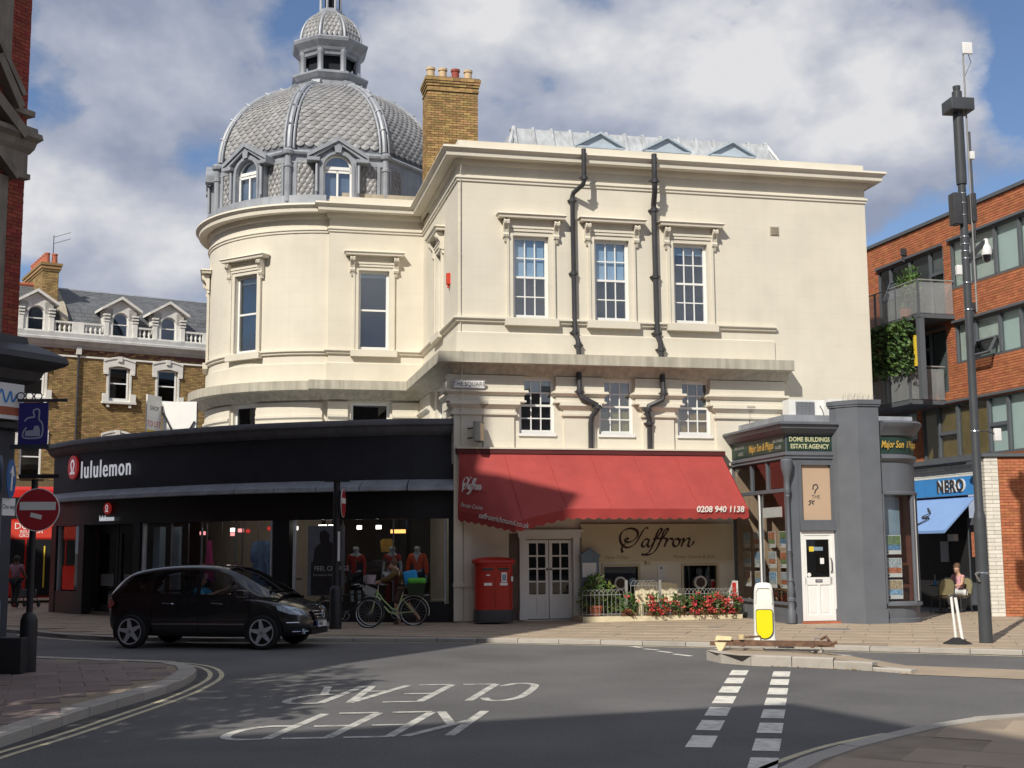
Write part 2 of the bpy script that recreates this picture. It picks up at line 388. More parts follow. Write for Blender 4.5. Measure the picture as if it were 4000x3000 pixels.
kerbs(far_pav, [p for p in FARK if -19 < p[0] < 20], lambda x, y: zfar(x, y), w=.2, h=.16)

LK = [(-8.5, -6), (-6.5, 0), (-5.8, 5), (-5.4, 10), (-5.24, 13.3), (-5.18, 14.44), (-5.12, 15.8), (-4.95, 17.17), (-4.84, 18.49), (-4.89, 19.67), (-5.04, 20.62), (-5.35, 21.47), (-5.79, 22.05), (-6.94, 22.6), (-8.11, 23.05), (-9.11, 23.5), (-14, 25.6), (-24, 30)]
lp = LK + [(-40, 30), (-40, -10)]
left_pav = sheet(lp, -.062, 'pavement', 'paving_joint')
slabs(left_pav, lp, LK, lambda x, y: -.05, radians(20), .66, .62, 'paving_red', (-7, 18, 11, None), edge=.22, jit=.006)
lk2 = [Vector((p.x, p.y)) for p in catmull([(p[0], p[1], 0) for p in LK[3:-1]], 4)]
kerbs(left_pav, [(p.x, p.y) for p in lk2], -.048, w=.28, L=.8)

RK = [(20, 14), (13, 15), (9, 15.2), (7, 14.95), (5.7, 14.56), (5.14, 14.35), (4.32, 13.72), (3.7, 13.08), (3.11, 12.42), (2.55, 11.67), (2.21, 11.09), (1.5, 9.6), (.7, 7.5), (0, 5), (-.8, 2), (-1.5, -4)]
rp = RK + [(20, -4)]
right_pav = sheet(rp, -.062, 'pavement', 'paving_joint')
slabs(right_pav, rp, RK, lambda x, y: -.05, radians(-28), 1.1, .8, 'paving', (5, 11, 7, None), edge=.2)
kerbs(right_pav, [(p.x, p.y) for p in catmull([(p[0], p[1], 0) for p in RK[1:-3]], 4)], -.048, w=.22, L=.9, mirror=1)

# traffic island with a tapering kerb, and the flush crossing beyond it
IS = [(3.5, 23.5), (3.42, 23.0), (3.5, 22.45), (3.81, 21.85), (4.29, 21.75), (5.44, 21.14)]
isl = thing('traffic_island', 'small granite-kerbed traffic island carrying the white and yellow bollard', 'traffic island')
def zi(x, y): return .0 - max(0, min(1, (x - 5.25) / 1.1)) * .162
m = MB(); top = IS[1:] + [(6.2, 20.3), (6.6, 21.5), (5.6, 23.0), (4.4, 23.55)]
m.add([(x, y, zi(x, y) - .004) for x, y in top] + [(4.8, 22.2, -.004)], [(i, (i + 1) % len(top), len(top)) for i in range(len(top))])
m.build('island_surface', 'paving', isl)
m = MB(); m.add([(6.0, 20.2, -.163), (9, 18.5, -.163), (14, 16.3, -.163), (14, 18.2, -.163), (8.4, 20.6, -.163), (6.4, 21.7, -.163)], [(0, 1, 2, 3, 4, 5)]); struct(m.build('crossing', 'paving'))
for (ln, mi) in (([(4.4, 23.6), (3.6, 23.55), (3.42, 23.0), (3.5, 22.45), (3.81, 21.9), (4.29, 21.7), (5.44, 21.1), (6.2, 20.25)], 1), ([(4.4, 23.6), (5.6, 23.05), (6.6, 21.55)], -1)):
    kerbs(isl, ln, zi, w=.2, L=.62, mirror=mi, h=.22)

def ribbon(m, pts, w, z=ZR + .004, n=5):
    P = catmull([(p[0], p[1], 0) for p in pts], n) if n else [Vector((p[0], p[1], 0)) for p in pts]
    k = len(P); a = []
    for i in range(k):
        t = P[min(i + 1, k - 1)] - P[max(i - 1, 0)]; t.normalize(); nn = Vector((-t.y, t.x, 0)) * w / 2; a += [(P[i].x + nn.x, P[i].y + nn.y, z), (P[i].x - nn.x, P[i].y - nn.y, z)]
    m.add(a, [(2 * i, 2 * i + 1, 2 * i + 3, 2 * i + 2) for i in range(k - 1)]); return m
def offset(pts, d):
    P = [Vector(p) for p in pts]; out = []
    for i in range(len(P)):
        t = P[min(i + 1, len(P) - 1)] - P[max(i - 1, 0)]; t.normalize(); out.append((P[i].x + t.y * d, P[i].y - t.x * d))
    return out
YL = [(-5.25, 9), (-5.12, 11.5), (-5.04, 12.81), (-4.88, 13.96), (-4.74, 15.49), (-4.59, 17.55), (-4.58, 18.84), (-4.66, 20.17), (-4.88, 21.21), (-5.22, 22.1), (-5.66, 22.74), (-6.3, 23.2), (-8.0, 23.9)]
for d in (-.09, .09): ribbon(MB(), offset(YL, d), .075).build('yellow_line', 'road_cream', road)
ribbon(MB(), [(3.95, 13.88), (3.14, 13.08), (2.4, 12.06), (1.8, 11.0)], .08).build('yellow_line', 'road_cream', road)
ribbon(MB(), offset([p for p in FARK if -12 < p[0] < 16], .26), .1).build('edge_line', 'road_cream', road)
for a, b in (((2.35, 26.3), (2.56, 25.9)), ((2.58, 25.6), (2.81, 25.27)), ((2.79, 25.0), (3.0, 24.61)), ((3.0, 24.3), (3.26, 23.81))):
    ribbon(MB(), [a, b], .12, n=0).build('dash_marking', 'road_white_new', road)
for (x0, y0, k) in ((3.54, 21.04, 7), (4.16, 20.79, 8)):
    for i in range(k):
        x, y = x0 - i * .275, y0 - i * 1.2
        MB().add([(x, y, ZR + .004), (x + .26, y - .05, ZR + .004), (x + .07, y - .85, ZR + .004), (x - .19, y - .8, ZR + .004)], [(0, 3, 2, 1)]).build('crossing_mark', 'road_white_new', road)
mat('gutter', (.062, .06, .06), .8, .35, 3, .3, 60, dirt=.6, dirtcol=(.13, .12, .11), dscale=4)
ribbon(MB(), offset([p for p in LK if 8 < p[1] < 24 and p[0] > -9], .12), .2, ZR + .003).build('gutter_channel', 'gutter', road)
ribbon(MB(), offset([p for p in FARK if -12 < p[0] < 16], .08), .14, ZR + .003).build('gutter_channel', 'gutter', road)
GL = {'K': [[(0, 0), (0, 1)], [(.9, 1), (.05, .42)], [(.3, .58), (1, 0)]], 'E': [[(0, 0), (0, 1)], [(0, 1), (.9, 1)], [(0, .55), (.8, .55)], [(0, 0), (.9, 0)]],
      'P': [[(0, 0), (0, 1)], [(0, 1), (.6, 1), (.95, .88), (.95, .65), (.6, .52), (0, .52)]], 'C': [[(.95, .85), (.7, 1), (.3, 1), (.02, .8), (.02, .2), (.3, 0), (.7, 0), (.95, .15)]],
      'L': [[(0, 1), (0, 0)], [(0, 0), (.9, 0)]], 'A': [[(0, 0), (.48, 1)], [(.48, 1), (.95, 0)], [(.2, .35), (.78, .35)]], 'R': [[(0, 0), (0, 1)], [(0, 1), (.6, 1), (.95, .88), (.95, .65), (.6, .52), (0, .52)], [(.45, .52), (.95, 0)]]}
for word, ox, oy in (('CLEAR', .38, 19.2), ('KEEP', -.36, 16.0)):
    for i, ch in enumerate(word):
        m = MB(); bx_, by_ = ox - i * .645, oy - i * .06
        for j, st in enumerate(GL[ch]):
            pts = [(bx_ - .53 * gx - .33 * gy, by_ - .05 * gx - 2.05 * gy) for gx, gy in st]
            ribbon(m, pts, .115, ZR + .004 + j * .0012, n=4 if len(pts) > 2 else 0)
        m.build('painted_letter', 'road_white', road)
for (x, y, a, b) in ((7.2, 29.2, .75, .42), (4.7, 30.2, .3, .2), (6.3, 26.6, .22, .14)):
    box('drain_cover', 'lead_dark', far_pav, -a / 2, a / 2, -b / 2, b / 2, -.02, .006, loc=(x, y, zfar(x, y)), rot=radians(-17))
# ================================================================ cream domed building
DB = thing('domed_building', 'cream stucco corner building with a grey lead scaled dome and a brick chimney', 'building', (OX, OY, 0), TH)
TC = (-2.55, 10.26); TR = 3.97
def tower(a, d, z, R=TR): return (TC[0] + (R - d) * sin(a), TC[1] - (R - d) * cos(a), z)
A0 = math.asin((-2.9 - TC[0]) / TR); A1 = radians(-205)
tarc = [(TC[0] + TR * sin(A0 + (A1 - A0) * i / 40), TC[1] - TR * cos(A0 + (A1 - A0) * i / 40)) for i in range(41)]
PATH = [(0, 0), (0, 6.1), (-2.9, 6.1)] + tarc
WX = (1.965, 4.21, 6.455); LX = (2.1, 4.27, 6.47)
ops = [(x - .49, x + .49, 7.86, 10.08) for x in WX] + [(x - .48, x + .48, 4.80, 6.28) for x in LX] + [(3.86, 4.79, .12, 1.33), (6.05, 6.99, .12, 1.35), (1.77, 3.01, 0, 2.05)]
m = MB(); wallgrid(m, 0, 11.77, -.3, 12.62, ops, lambda x, d, z: (x, d, z), .22)
wallgrid(m, -6.1, 0, -.3, 12.62, [(-3.4, -2.5, 7.9, 10.25), (-3.4, -2.5, 4.8, 6.28)], lambda x, d, z: (d, -x, z), .22)
wallgrid(m, -2.9, 0, -.3, 12.62, [(-2.0, -1.06, 7.86, 10.32), (-2.2, -1.02, 4.8, 6.24)], lambda x, d, z: (x, 6.1 + d, z), .22)
m.quad((-2.9, 6.1, -.3), (-2.9, 6.33, -.3), (-2.9, 6.33, 12.62), (-2.9, 6.1, 12.62))
m.quad((11.77, 0, -.3), (11.77, 12, -.3), (11.77, 12, 12.62), (11.77, 0, 12.62))
m.add([(11.77, .35, 12.62), (.35, .35, 12.62), (.35, 6.45, 12.62), (-2.9, 6.45, 12.62), (-2.9, 6.1, 12.62), (0, 6.1, 12.62), (0, 0, 12.62), (11.77, 0, 12.62)], [(0, 1, 6, 7), (1, 2, 5, 6), (2, 3, 4, 5)])
m.quad((11.77, .35, 12.62), (.35, .35, 12.62), (.35, .35, 12.1), (11.77, .35, 12.1)); m.quad((.35, .35, 12.1), (11.77, .35, 12.1), (11.77, 12, 12.1), (.35, 12, 12.1))
m.build('wall', 'stucco', DB)
m = MB(); hw = .47 / TR
tops = [(radians(c) - hw, radians(c) + hw, z0, z1) for c in (-45, -90) for z0, z1 in ((7.86, 10.32), (4.8, 6.24))]
xs = [A1 + (A0 - A1) * i / 60 for i in range(61)]
wallgrid(m, A1, A0, -.3, 12.42, tops, lambda a, d, z: tower(a, d, z), .22, xs)
m.build('tower_wall', 'stucco', DB, smooth=True)
CORN = [(0, 12.36), (.46, 12.33), (.48, 12.27), (.42, 12.23), (.38, 12.19), (.37, 12.08), (.35, 12.06), (.33, 12.08), (.09, 12.09), (.09, 12.02), (.05, 11.95), (0, 11.93)]
STR = [(0, 11.66), (.06, 11.64), (.07, 11.58), (.035, 11.56), (.035, 11.5), (0, 11.49)]
MB().sweep(CORN, [(11.77, 4), (11.77, 0)] + PATH).build('cornice', 'stucco', DB, smooth=True)
MB().sweep(STR, [(11.77, 4), (11.77, 0)] + PATH).build('string_course', 'stucco', DB, smooth=True)
SILL = [(0, 7.86), (.12, 7.85), (.13, 7.80), (.08, 7.78), (.07, 7.72), (0, 7.70)]
MB().sweep(SILL, [(8.9, 0)] + PATH).build('sill_course', 'stucco', DB, smooth=True)
MB().sweep([(0, 7.46), (.05, 7.43), (.05, 6.82), (0, 6.82)], [(8.85, 0)] + PATH).build('plinth_course', 'stucco', DB, smooth=True)
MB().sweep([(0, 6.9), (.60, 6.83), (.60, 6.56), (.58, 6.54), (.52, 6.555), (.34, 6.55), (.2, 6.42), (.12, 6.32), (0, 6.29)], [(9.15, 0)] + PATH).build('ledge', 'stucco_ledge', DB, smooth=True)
# entablature blocks and pilasters under the ledge
def block(x0, x1, wide=None):
    m = MB(); p = [(x1, .0), (x0, 0)]
    m.sweep([(0, 6.3), (.13, 6.3), (.13, 5.92), (.22, 5.91), (.23, 5.85), (.16, 5.80), (.13, 5.78), (.13, 5.66), (.18, 5.64), (.18, 5.6), (0, 5.6)], [(x1, .3), (x1, 0), (x0, 0), (x0, .3)])
    m.build('entablature_block', 'stucco', DB)
    for (a, b) in (wide or [(x0 + .17, x1 - .17)]):
        MB().sweep([(0, 5.6), (.2, 5.6), (.21, 5.53), (.15, 5.47), (.1, 5.42), (.1, 5.34), (.13, 5.33), (.13, 5.27), (.07, 5.25), (.07, 4.0), (0, 4.0)], [(b, .3), (b, 0), (a, 0), (a, .3)]).build('pilaster', 'stucco', DB)
block(2.72, 3.78); block(4.9, 5.96); block(7.02, 8.92, [(7.15, 7.95), (8.12, 8.85)]); block(-.15, 1.6, [(-.05, .55), (.72, 1.4)])
for y0, y1 in ((-.15, 1.7), (3.9, 6.0)):
    MB().sweep([(0, 6.3), (.13, 6.3), (.13, 5.92), (.22, 5.91), (.23, 5.85), (.13, 5.78), (.13, 5.5), (0, 5.5)], [(0, max(y0, .0)), (0, y1)]).build('entablature_block', 'stucco', DB)
for x0, x1 in ((-.95, 0), (-2.9, -2.3)):
    MB().sweep([(0, 6.24), (.1, 6.24), (.1, 5.86), (.18, 5.85), (.18, 5.78), (.1, 5.72), (.1, 4.6), (0, 4.6)], [(x1, 6.1), (x0, 6.1)]).build('entablature_block', 'stucco', DB)
for c0, c1 in ((-7, -37), (-53, -82), (-98, -130)):
    pa = [tower(radians(c0 + (c1 - c0) * i / 10), 0, 0)[:2] for i in range(11)]
    MB().sweep([(0, 6.24), (.08, 6.24), (.08, 5.86), (.14, 5.85), (.14, 5.78), (.08, 5.72), (.08, 4.6), (0, 4.6)], pa).build('entablature_block', 'stucco', DB, smooth=True)

pane_cache = {}
def pane_mesh(w, h, mt):
    k = (round(w, 3), round(h, 3), mt)
    if k not in pane_cache: pane_cache[k] = MB().box(-w / 2, w / 2, -.004, .004, -h / 2, h / 2).mesh('pane', mt)
    return pane_cache[k]
def sash(parent, loc, rot, w, h, cols, rows, blind=None, gl='glass_sky', bar=.03, fr=.08, room=True, mt='white_paint', open_=0, rm='dark_room'):
    """sliding sash window: frame with two sashes and glazing bars, its panes, blind and the dark room behind. origin at bottom centre on the wall face"""
    m = MB(); d0, d1 = .10, .18
    for a, b, c, d in ((-w / 2, -w / 2 + fr, 0, h), (w / 2 - fr, w / 2, 0, h), (-w / 2 + fr, w / 2 - fr, h - fr, h), (-w / 2 + fr, w / 2 - fr, 0, fr + .02)): m.box(a, b, d0, d1, c, d)
    m.box(-w / 2 - .03, w / 2 + .03, -.05, .12, -.07, .0)
    iw, z0, z1 = w - 2 * fr, fr + .02, h - fr; zm = (z0 + z1) / 2
    m.box(-iw / 2, iw / 2, d0 + .01, d1 - .01, zm - .028, zm + .028)
    xs = [-iw / 2 + iw * i / cols for i in range(cols + 1)]; zs = []
    for (a, b) in ((z0, zm - .028), (zm + .028, z1)): zs += [(a + (b - a) * j / (rows // 2), a + (b - a) * (j + 1) / (rows // 2)) for j in range(rows // 2)]
    for x in xs[1:-1]: m.box(x - bar / 2, x + bar / 2, d0 + .02, d1 - .02, z0, z1)
    for i, (a, b) in enumerate(zs):
        if i and i != rows // 2: m.box(-iw / 2, iw / 2, d0 + .022, d1 - .022, a - bar / 2, a + bar / 2)
    o = m.build('window', mt, parent, loc, rot)
    for (a, b) in zs:
        for i in range(cols): link('pane', pane_mesh(iw / cols - .01, b - a - .01, gl), o, ((xs[i] + xs[i + 1]) / 2, (d0 + d1) / 2, (a + b) / 2), (RD.uniform(-.006, .006), 0, RD.uniform(-.006, .006)))
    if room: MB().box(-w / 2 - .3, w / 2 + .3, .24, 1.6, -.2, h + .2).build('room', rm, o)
    if blind:
        b0, b1, bm_ = blind; box('blind', bm_, o, -iw / 2 + .01, iw / 2 - .01, .2, .21, z0 + (z1 - z0) * b0, z0 + (z1 - z0) * b1)
    return o
def console_mesh():
    m = MB(); cs = [(.0, .0), (-.20, .02), (-.25, -.03), (-.24, -.10), (-.17, -.16), (-.12, -.24), (-.10, -.32), (-.14, -.38), (-.12, -.44), (-.04, -.47), (0, -.46)]
    n = len(cs)
    for (a, b, k) in ((-.075, -.035, 1), (-.035, .0, .9), (.0, .035, .9), (.035, .075, 1)):
        m.prism([(a + .003, y * k, z) for y, z in cs], (b - a - .006, 0, 0))
    m.prism([(-.05, 0, -.46), (-.05, -.09, -.46), (-.03, -.05, -.56), (-.03, 0, -.58)], (.09, 0, 0))
    return m.mesh('console', 'stucco')
CONS = console_mesh()
def surround(parent, loc, rot, w, h, hood=1, ww=.98):
    m = MB(); t = .17; p = .07
    for s in (-1, 1):
        xi, xo = s * w / 2, s * (w / 2 + t)
        a, b = min(xi, xo), max(xi, xo); m.box(a, b, -p * .55, .0, -.02, h); e = xo - s * .06; m.box(min(e, xo), max(e, xo), -p, -p * .5, -.02, h + t - .003)
    m.box(-w / 2 - t, w / 2 + t, -p * .55, 0, h, h + t); m.box(-w / 2 - t + .062, w / 2 + t - .062, -p, -p * .5, h + t - .06, h + t)
    m.box(-w / 2 - t, w / 2 + t, -p * .45, 0, -.001 - .02, -.02); m.build('window_surround', 'stucco', parent, loc, rot)
    MB().box(-w / 2 - .24, w / 2 + .24, -.16, -.0, -.22, -.03).build('window_sill', 'stucco', parent, loc, rot)
    z = h + t
    m = MB(); m.box(-w / 2 - .12, w / 2 + .12, -.05, 0, z, z + .25); m.box(-w / 2 - .14, w / 2 + .14, -.09, 0, z + .02, z + .08); m.build('hood_frieze', 'stucco', parent, loc, rot)
    m = MB(); H = w / 2 + .42
    m.sweep([(0, z + .42), (.26, z + .40), (.30, z + .36), (.26, z + .33), (.25, z + .27), (.23, z + .265), (.08, z + .27), (.08, z + .22), (0, z + .21)], [(H - .26, .05), (H - .26, 0), (-H + .26, 0), (-H + .26, .05)])
    m.build('window_hood', 'stucco', parent, loc, rot)
    for s in (-1, 1):
        o = link('console', CONS, parent, loc, rot); M = Matrix.Translation(loc) @ Matrix.Rotation(rot, 4, 'Z'); q = M @ Vector((s * (w / 2 + t + .03), -.0, z + .21)); o.location = q
for i, x in enumerate(WX):
    sash(DB, (x, 0, 7.86), 0, .98, 2.22, 3, 4, blind=((.5, 1, 'blind') if i < 2 else (.9, 1, 'blind'))); surround(DB, (x, 0, 7.86), 0, .98, 2.22)
mat('card_yellow', (.55, .42, .14), .8, .1, 3); mat('card_orange', (.6, .36, .08), .8, .1, 3)
for i, x in enumerate(LX):
    sash(DB, (x, 0, 4.80), 0, .96, 1.48, 3, 4, blind=((.78, 1, 'blind'), (0, .42, 'card_yellow'), (0, .42, 'card_orange'))[i], gl='glass')
sash(DB, (-1.53, 6.1, 7.86), 0, .94, 2.46, 1, 2, gl='glass_sky', bar=.03, blind=(.95, 1, 'blind')); surround(DB, (-1.53, 6.1, 7.86), 0, .94, 2.46)
sash(DB, (-1.61, 6.1, 4.8), 0, 1.18, 1.44, 1, 2, gl='glass_dark')
sash(DB, (0, 2.95, 7.9), -pi / 2, .9, 2.35, 2, 2); surround(DB, (0, 2.95, 7.9), -pi / 2, .9, 2.35)
sash(DB, (0, 2.95, 4.8), -pi / 2, .9, 1.48, 2, 2, gl='glass_dark')
for c in (-45, -90):
    a = radians(c); p = tower(a, -.0, 7.86); q = tower(a, .04, 7.86)
    sash(DB, q, a, .94, 2.46, 1, 2, gl='glass', blind=(.93, 1, 'blind')); surround(DB, tower(a, .02, 7.86), a, .94, 2.46)
    sash(DB, tower(a, .04, 4.8), a, .94, 1.44, 1, 2, gl='glass_dark')
# downpipes
def pipe(parent, pts, r, clips, name='downpipe', mt='iron_black'):
    m = MB(); P = catmull(pts, 1); m.tube(P, r, 10)
    for (x, y, z) in clips: m.tube([(x, y, z - .05), (x, y, z + .05)], r * 1.3, 10); m.box(x - r * 1.9, x + r * 1.9, y - .01, y + r * 1.2, z - .015, z + .015)
    return m.build(name, mt, parent, smooth=True)
pipe(DB, [(3.33, -.50, 12.42), (3.33, -.50, 11.55), (3.31, -.46, 11.45), (3.13, -.14, 11.3), (3.11, -.10, 11.2), (3.13, -.10, 7.45), (3.2, -.15, 7.3), (3.22, -.15, 6.86)], .065, [(3.33, -.5, 11.62), (3.11, -.1, 11.1), (3.12, -.1, 9.1), (3.13, -.1, 7.5), (3.22, -.15, 7.15)])
pipe(DB, [(5.31, -.50, 12.40), (5.31, -.50, 11.6), (5.33, -.44, 11.4), (5.40, -.12, 11.1), (5.41, -.10, 10.9), (5.43, -.10, 7.5), (5.5, -.15, 7.3), (5.52, -.15, 6.86)], .075, [(5.31, -.5, 11.65), (5.41, -.1, 10.95), (5.42, -.1, 9.1), (5.43, -.1, 7.55), (5.52, -.15, 7.1)])
pipe(DB, [(3.2, -.2, 6.4), (3.2, -.24, 5.85), (3.24, -.27, 5.75), (3.66, -.27, 5.55), (3.68, -.26, 5.45), (3.54, -.18, 5.25), (3.52, -.15, 5.1), (3.52, -.13, 3.9)], .07, [(3.2, -.24, 5.9), (3.68, -.27, 5.5)])
pipe(DB, [(5.52, -.2, 6.4), (5.52, -.24, 5.85), (5.48, -.27, 5.72), (5.1, -.27, 5.55), (5.05, -.26, 5.4), (5.13, -.18, 5.2), (5.15, -.14, 5.05), (5.15, -.12, 3.9)], .07, [(5.52, -.24, 5.9), (5.06, -.26, 5.45), (5.14, -.16, 5.1)])
pipe(DB, [(.06, -.03, 12.6), (.06, -.46, 12.28), (.06, -.05, 11.7), (.06, -.03, 7.0), (.06, -.6, 6.8), (.06, -.2, 6.4), (.06, -.26, 5.8), (.06, -.1, 5.2), (.06, -.1, 4.2)], .012, [(.06, -.03, z) for z in (11.3, 10.4, 9.5, 8.6, 7.9, 7.3)], 'lightning_conductor', 'stucco')
# vent, alarm box
m = MB(); m.box(8.84, 9.10, -.02, 0, 10.44, 10.69); [m.box(8.865, 9.075, -.035, -.015, 10.46 + i * .022, 10.472 + i * .022) for i in range(10)]; m.build('wall_vent', 'pale_stone', DB)

# ---- lead covered mansard roof with pedimented dormers behind the parapet
m = MB(); y0, y1, zb, zt = 1.6, 2.6, 12.1, 13.95
m.add([(1.55, y0, zb), (10.75, y0, zb), (9.95, y1, zt), (2.12, y1, zt), (2.12, 6, zt), (9.95, 6, zt), (1.55, 7, zb), (10.75, 7, zb)], [(0, 1, 2, 3), (3, 2, 5, 4), (0, 3, 4, 6), (1, 7, 5, 2)])
m.build('mansard_roof', 'lead_light', DB)
for i in range(15):
    t = i / 14; x = 2.12 + t * 7.83; xb = x + (t - .5) * .0
    MB().tube([(x, y0 + (y1 - y0) * .0 - .02 if 0 else y0 - .0, zb), (x, y1 - .03, zt + .02), (x, y1 + .4, zt + .07)], .05, 6).build('lead_roll', 'lead_light', DB)
for s, x0, x1 in ((0, 1.55, 2.12), (1, 10.75, 9.95)): MB().tube([(x0, y0, zb), (x1, y1, zt + .03)], .07, 6).build('lead_roll', 'lead_light', DB)
for x in (4.33, 6.33, 8.33):
    g = MB(); g.prism([(x - .66, 1.3, 13.12), (x + .66, 1.3, 13.12), (x, 1.3, 13.47)], (0, 1.2, 0)); g.box(x - .56, x + .56, 1.4, 2.4, 12.2, 13.12); d = g.build('dormer', 'lead_blue', DB)
    e = MB()
    for s in (-1, 1): e.prism([(x + s * .72, 1.2, 13.08), (x + s * .72, 1.2, 13.14), (x, 1.2, 13.54), (x, 1.2, 13.47)], (0, .25, 0))
    e.box(x - .7, x + .7, 1.22, 1.4, 13.05, 13.1); e.build('dormer_pediment', 'lead_blue', d)

# ---- brick chimney stack
def brickwork(parent, faces, bw, bh, gap, mt, mortar, limit, proud=.012, thick=.06, keyf=None, name='brick', extra=1.0):
    """single bricks on rectangular faces. face: (origin, u, n, width, height, openings). up to limit bricks become parts, the rest one joined part"""
    unit = MB(); x, z = .5, .5
    unit.add([(-.5, 0, -.5), (.5, 0, -.5), (.5, 0, .5), (-.5, 0, .5), (-.5, 1, -.5), (.5, 1, -.5), (.5, 1, .5), (-.5, 1, .5)], [(0, 1, 2, 3), (0, 4, 5, 1), (1, 5, 6, 2), (2, 6, 7, 3), (3, 7, 4, 0)])
    ume = unit.mesh(name, mt); ume2 = None; rest = MB(); k = 0
    for (o, u, n, W, H, ops) in faces:
        o, u, n = Vector(o), Vector(u).normalized(), Vector(n).normalized(); rows = int(H / bh)
        for r in range(rows):
            z = (r + .5) * bh; x = -bw / 2 * (r % 2)
            while x < W:
                a, b = max(x, 0), min(x + bw, W); x += bw
                if b - a < .03: continue
                segs = [(a, b)]
                for (p, q, s_, t) in ops:
                    if s_ - bh / 2 < z < t + bh / 2 * 0:
                        ns = []
                        for (c, d) in segs:
                            if d <= p or c >= q: ns.append((c, d))
                            else:
                                if c < p: ns.append((c, p))
                                if d > q: ns.append((q, d))
                        segs = ns
                for (c, d) in segs:
                    if d - c < .03: continue
                    pr = proud + RD.uniform(-.003, .004); ce = o + u * ((c + d) / 2) + Vector((0, 0, z)) + n * pr
                    M = tile_matrix(ce, u * (d - c - gap), -n * thick, Vector((0, 0, bh - gap)))
                    if k < limit and (keyf is None or keyf(ce)): place(name, ume, parent, M); k += 1
                    else: rest.join(unit, M)
    if rest.f: stuff(rest.build(name + 'work', mt, parent, fix=False))
ch = thing('brick_chimney', 'tall yellow stock brick chimney stack with four pots beside the dome', 'chimney', (OX, OY, 0), TH)
cx0, cx1, cy0, cy1 = -.05, 1.53, 5.0, 5.9
box('stack_core', 'mortar_tan', ch, cx0 + .004, cx1 - .004, cy0 + .004, cy1 - .004, 11.9, 16.200)
brickwork(ch, [((cx0, cy0, 12.1), (1, 0, 0), (0, -1, 0), cx1 - cx0, 3.7, []), ((cx0, cy1, 12.1), (0, -1, 0), (-1, 0, 0), cy1 - cy0, 3.7, [])], .225, .075, .014, 'stock_brick', 'mortar_tan', 300, proud=.012, thick=.03)
for (z, p, h) in ((15.820, .03, .075), (15.900, .01, .075), (15.980, .04, .075), (16.060, .065, .075), (16.140, .085, .10)):
    m = MB(); a, b, c, d = cx0 - p, cx1 + p, cy0 - p, cy1 + p; n = 8
    for i in range(n): m.box(a + (b - a) * i / n + .004, a + (b - a) * (i + 1) / n - .004, c, d, z, z + h - .008)
    m.box(a + .01, b - .01, c + .01, d - .01, z, z + h); m.build('brick_course', 'stock_brick', ch)
box('flaunching', 'mortar_tan', ch, cx0 - .05, cx1 + .05, cy0 - .05, cy1 + .05, 16.236, 16.270)
for i, (x, mt) in enumerate(((.12, 'buff_pot'), (.5, 'buff_pot'), (.9, 'red_pot'), (1.3, 'buff_pot'))):
    MB().lathe([(.125, 16.250), (.12, 16.620), (.145, 16.630), (.145, 16.700), (.105, 16.700), (.1, 16.400)], 14, (x, 5.45)).build('chimney_pot', mt, ch, smooth=True)

# ---- dome
DM = link('dome', None, DB, (TC[0] - .1, TC[1], 0)); LZ = -.45; DM.empty_display_size = .3
def octp(r, k): a = radians(-90 + 22.5 + 45 * k); return Vector((r * cos(a), r * sin(a), 0))
def ring(name, prof, mt='lead', par=DM, n=8, smooth=False):
    pts = [tuple(octp(1, -k)[:2]) for k in range(8)]
    m = MB(); pr = []
    q = len(prof); vs = []
    for k in range(8):
        d = octp(1, k)
        vs += [(d.x * r, d.y * r, z) for r, z in prof]
    fs = [(k * q + j, k * q + j + 1, ((k + 1) % 8) * q + j + 1, ((k + 1) % 8) * q + j) for k in range(8) for j in range(q - 1)]
    m.add(vs, fs); return m.build(name, mt, par, smooth=smooth, ang=20)
m = MB(); pts = [(TC[0] - TC[0] + (TR + .06) * sin(t), -(TR + .06) * cos(t)) for t in [A0 + (A1 - A0) * i / 40 for i in range(41)]]
m.sweep([(-.45, 12.5), (-.45, 12.68), (-.1, 12.72), (0, 12.68), (.0, 12.4), (-.1, 12.38)], pts); m.build('lead_gutter', 'lead', DM, smooth=True)
DR = 3.94
ring('drum', [(DR, 12.4), (DR, 14.02), (DR + .1, 14.04), (DR + .13, 14.1), (DR + .08, 14.16), (3.86, 14.2), (3.86, 14.24)])
def prof_dome(t): return 3.86 * cos(t), 14.24 + 3.2 * sin(t)
TMAX = math.acos(1.12 / 3.86)
ring('dome_shell', [prof_dome(TMAX * i / 24) for i in range(25)], 'lead_dark')
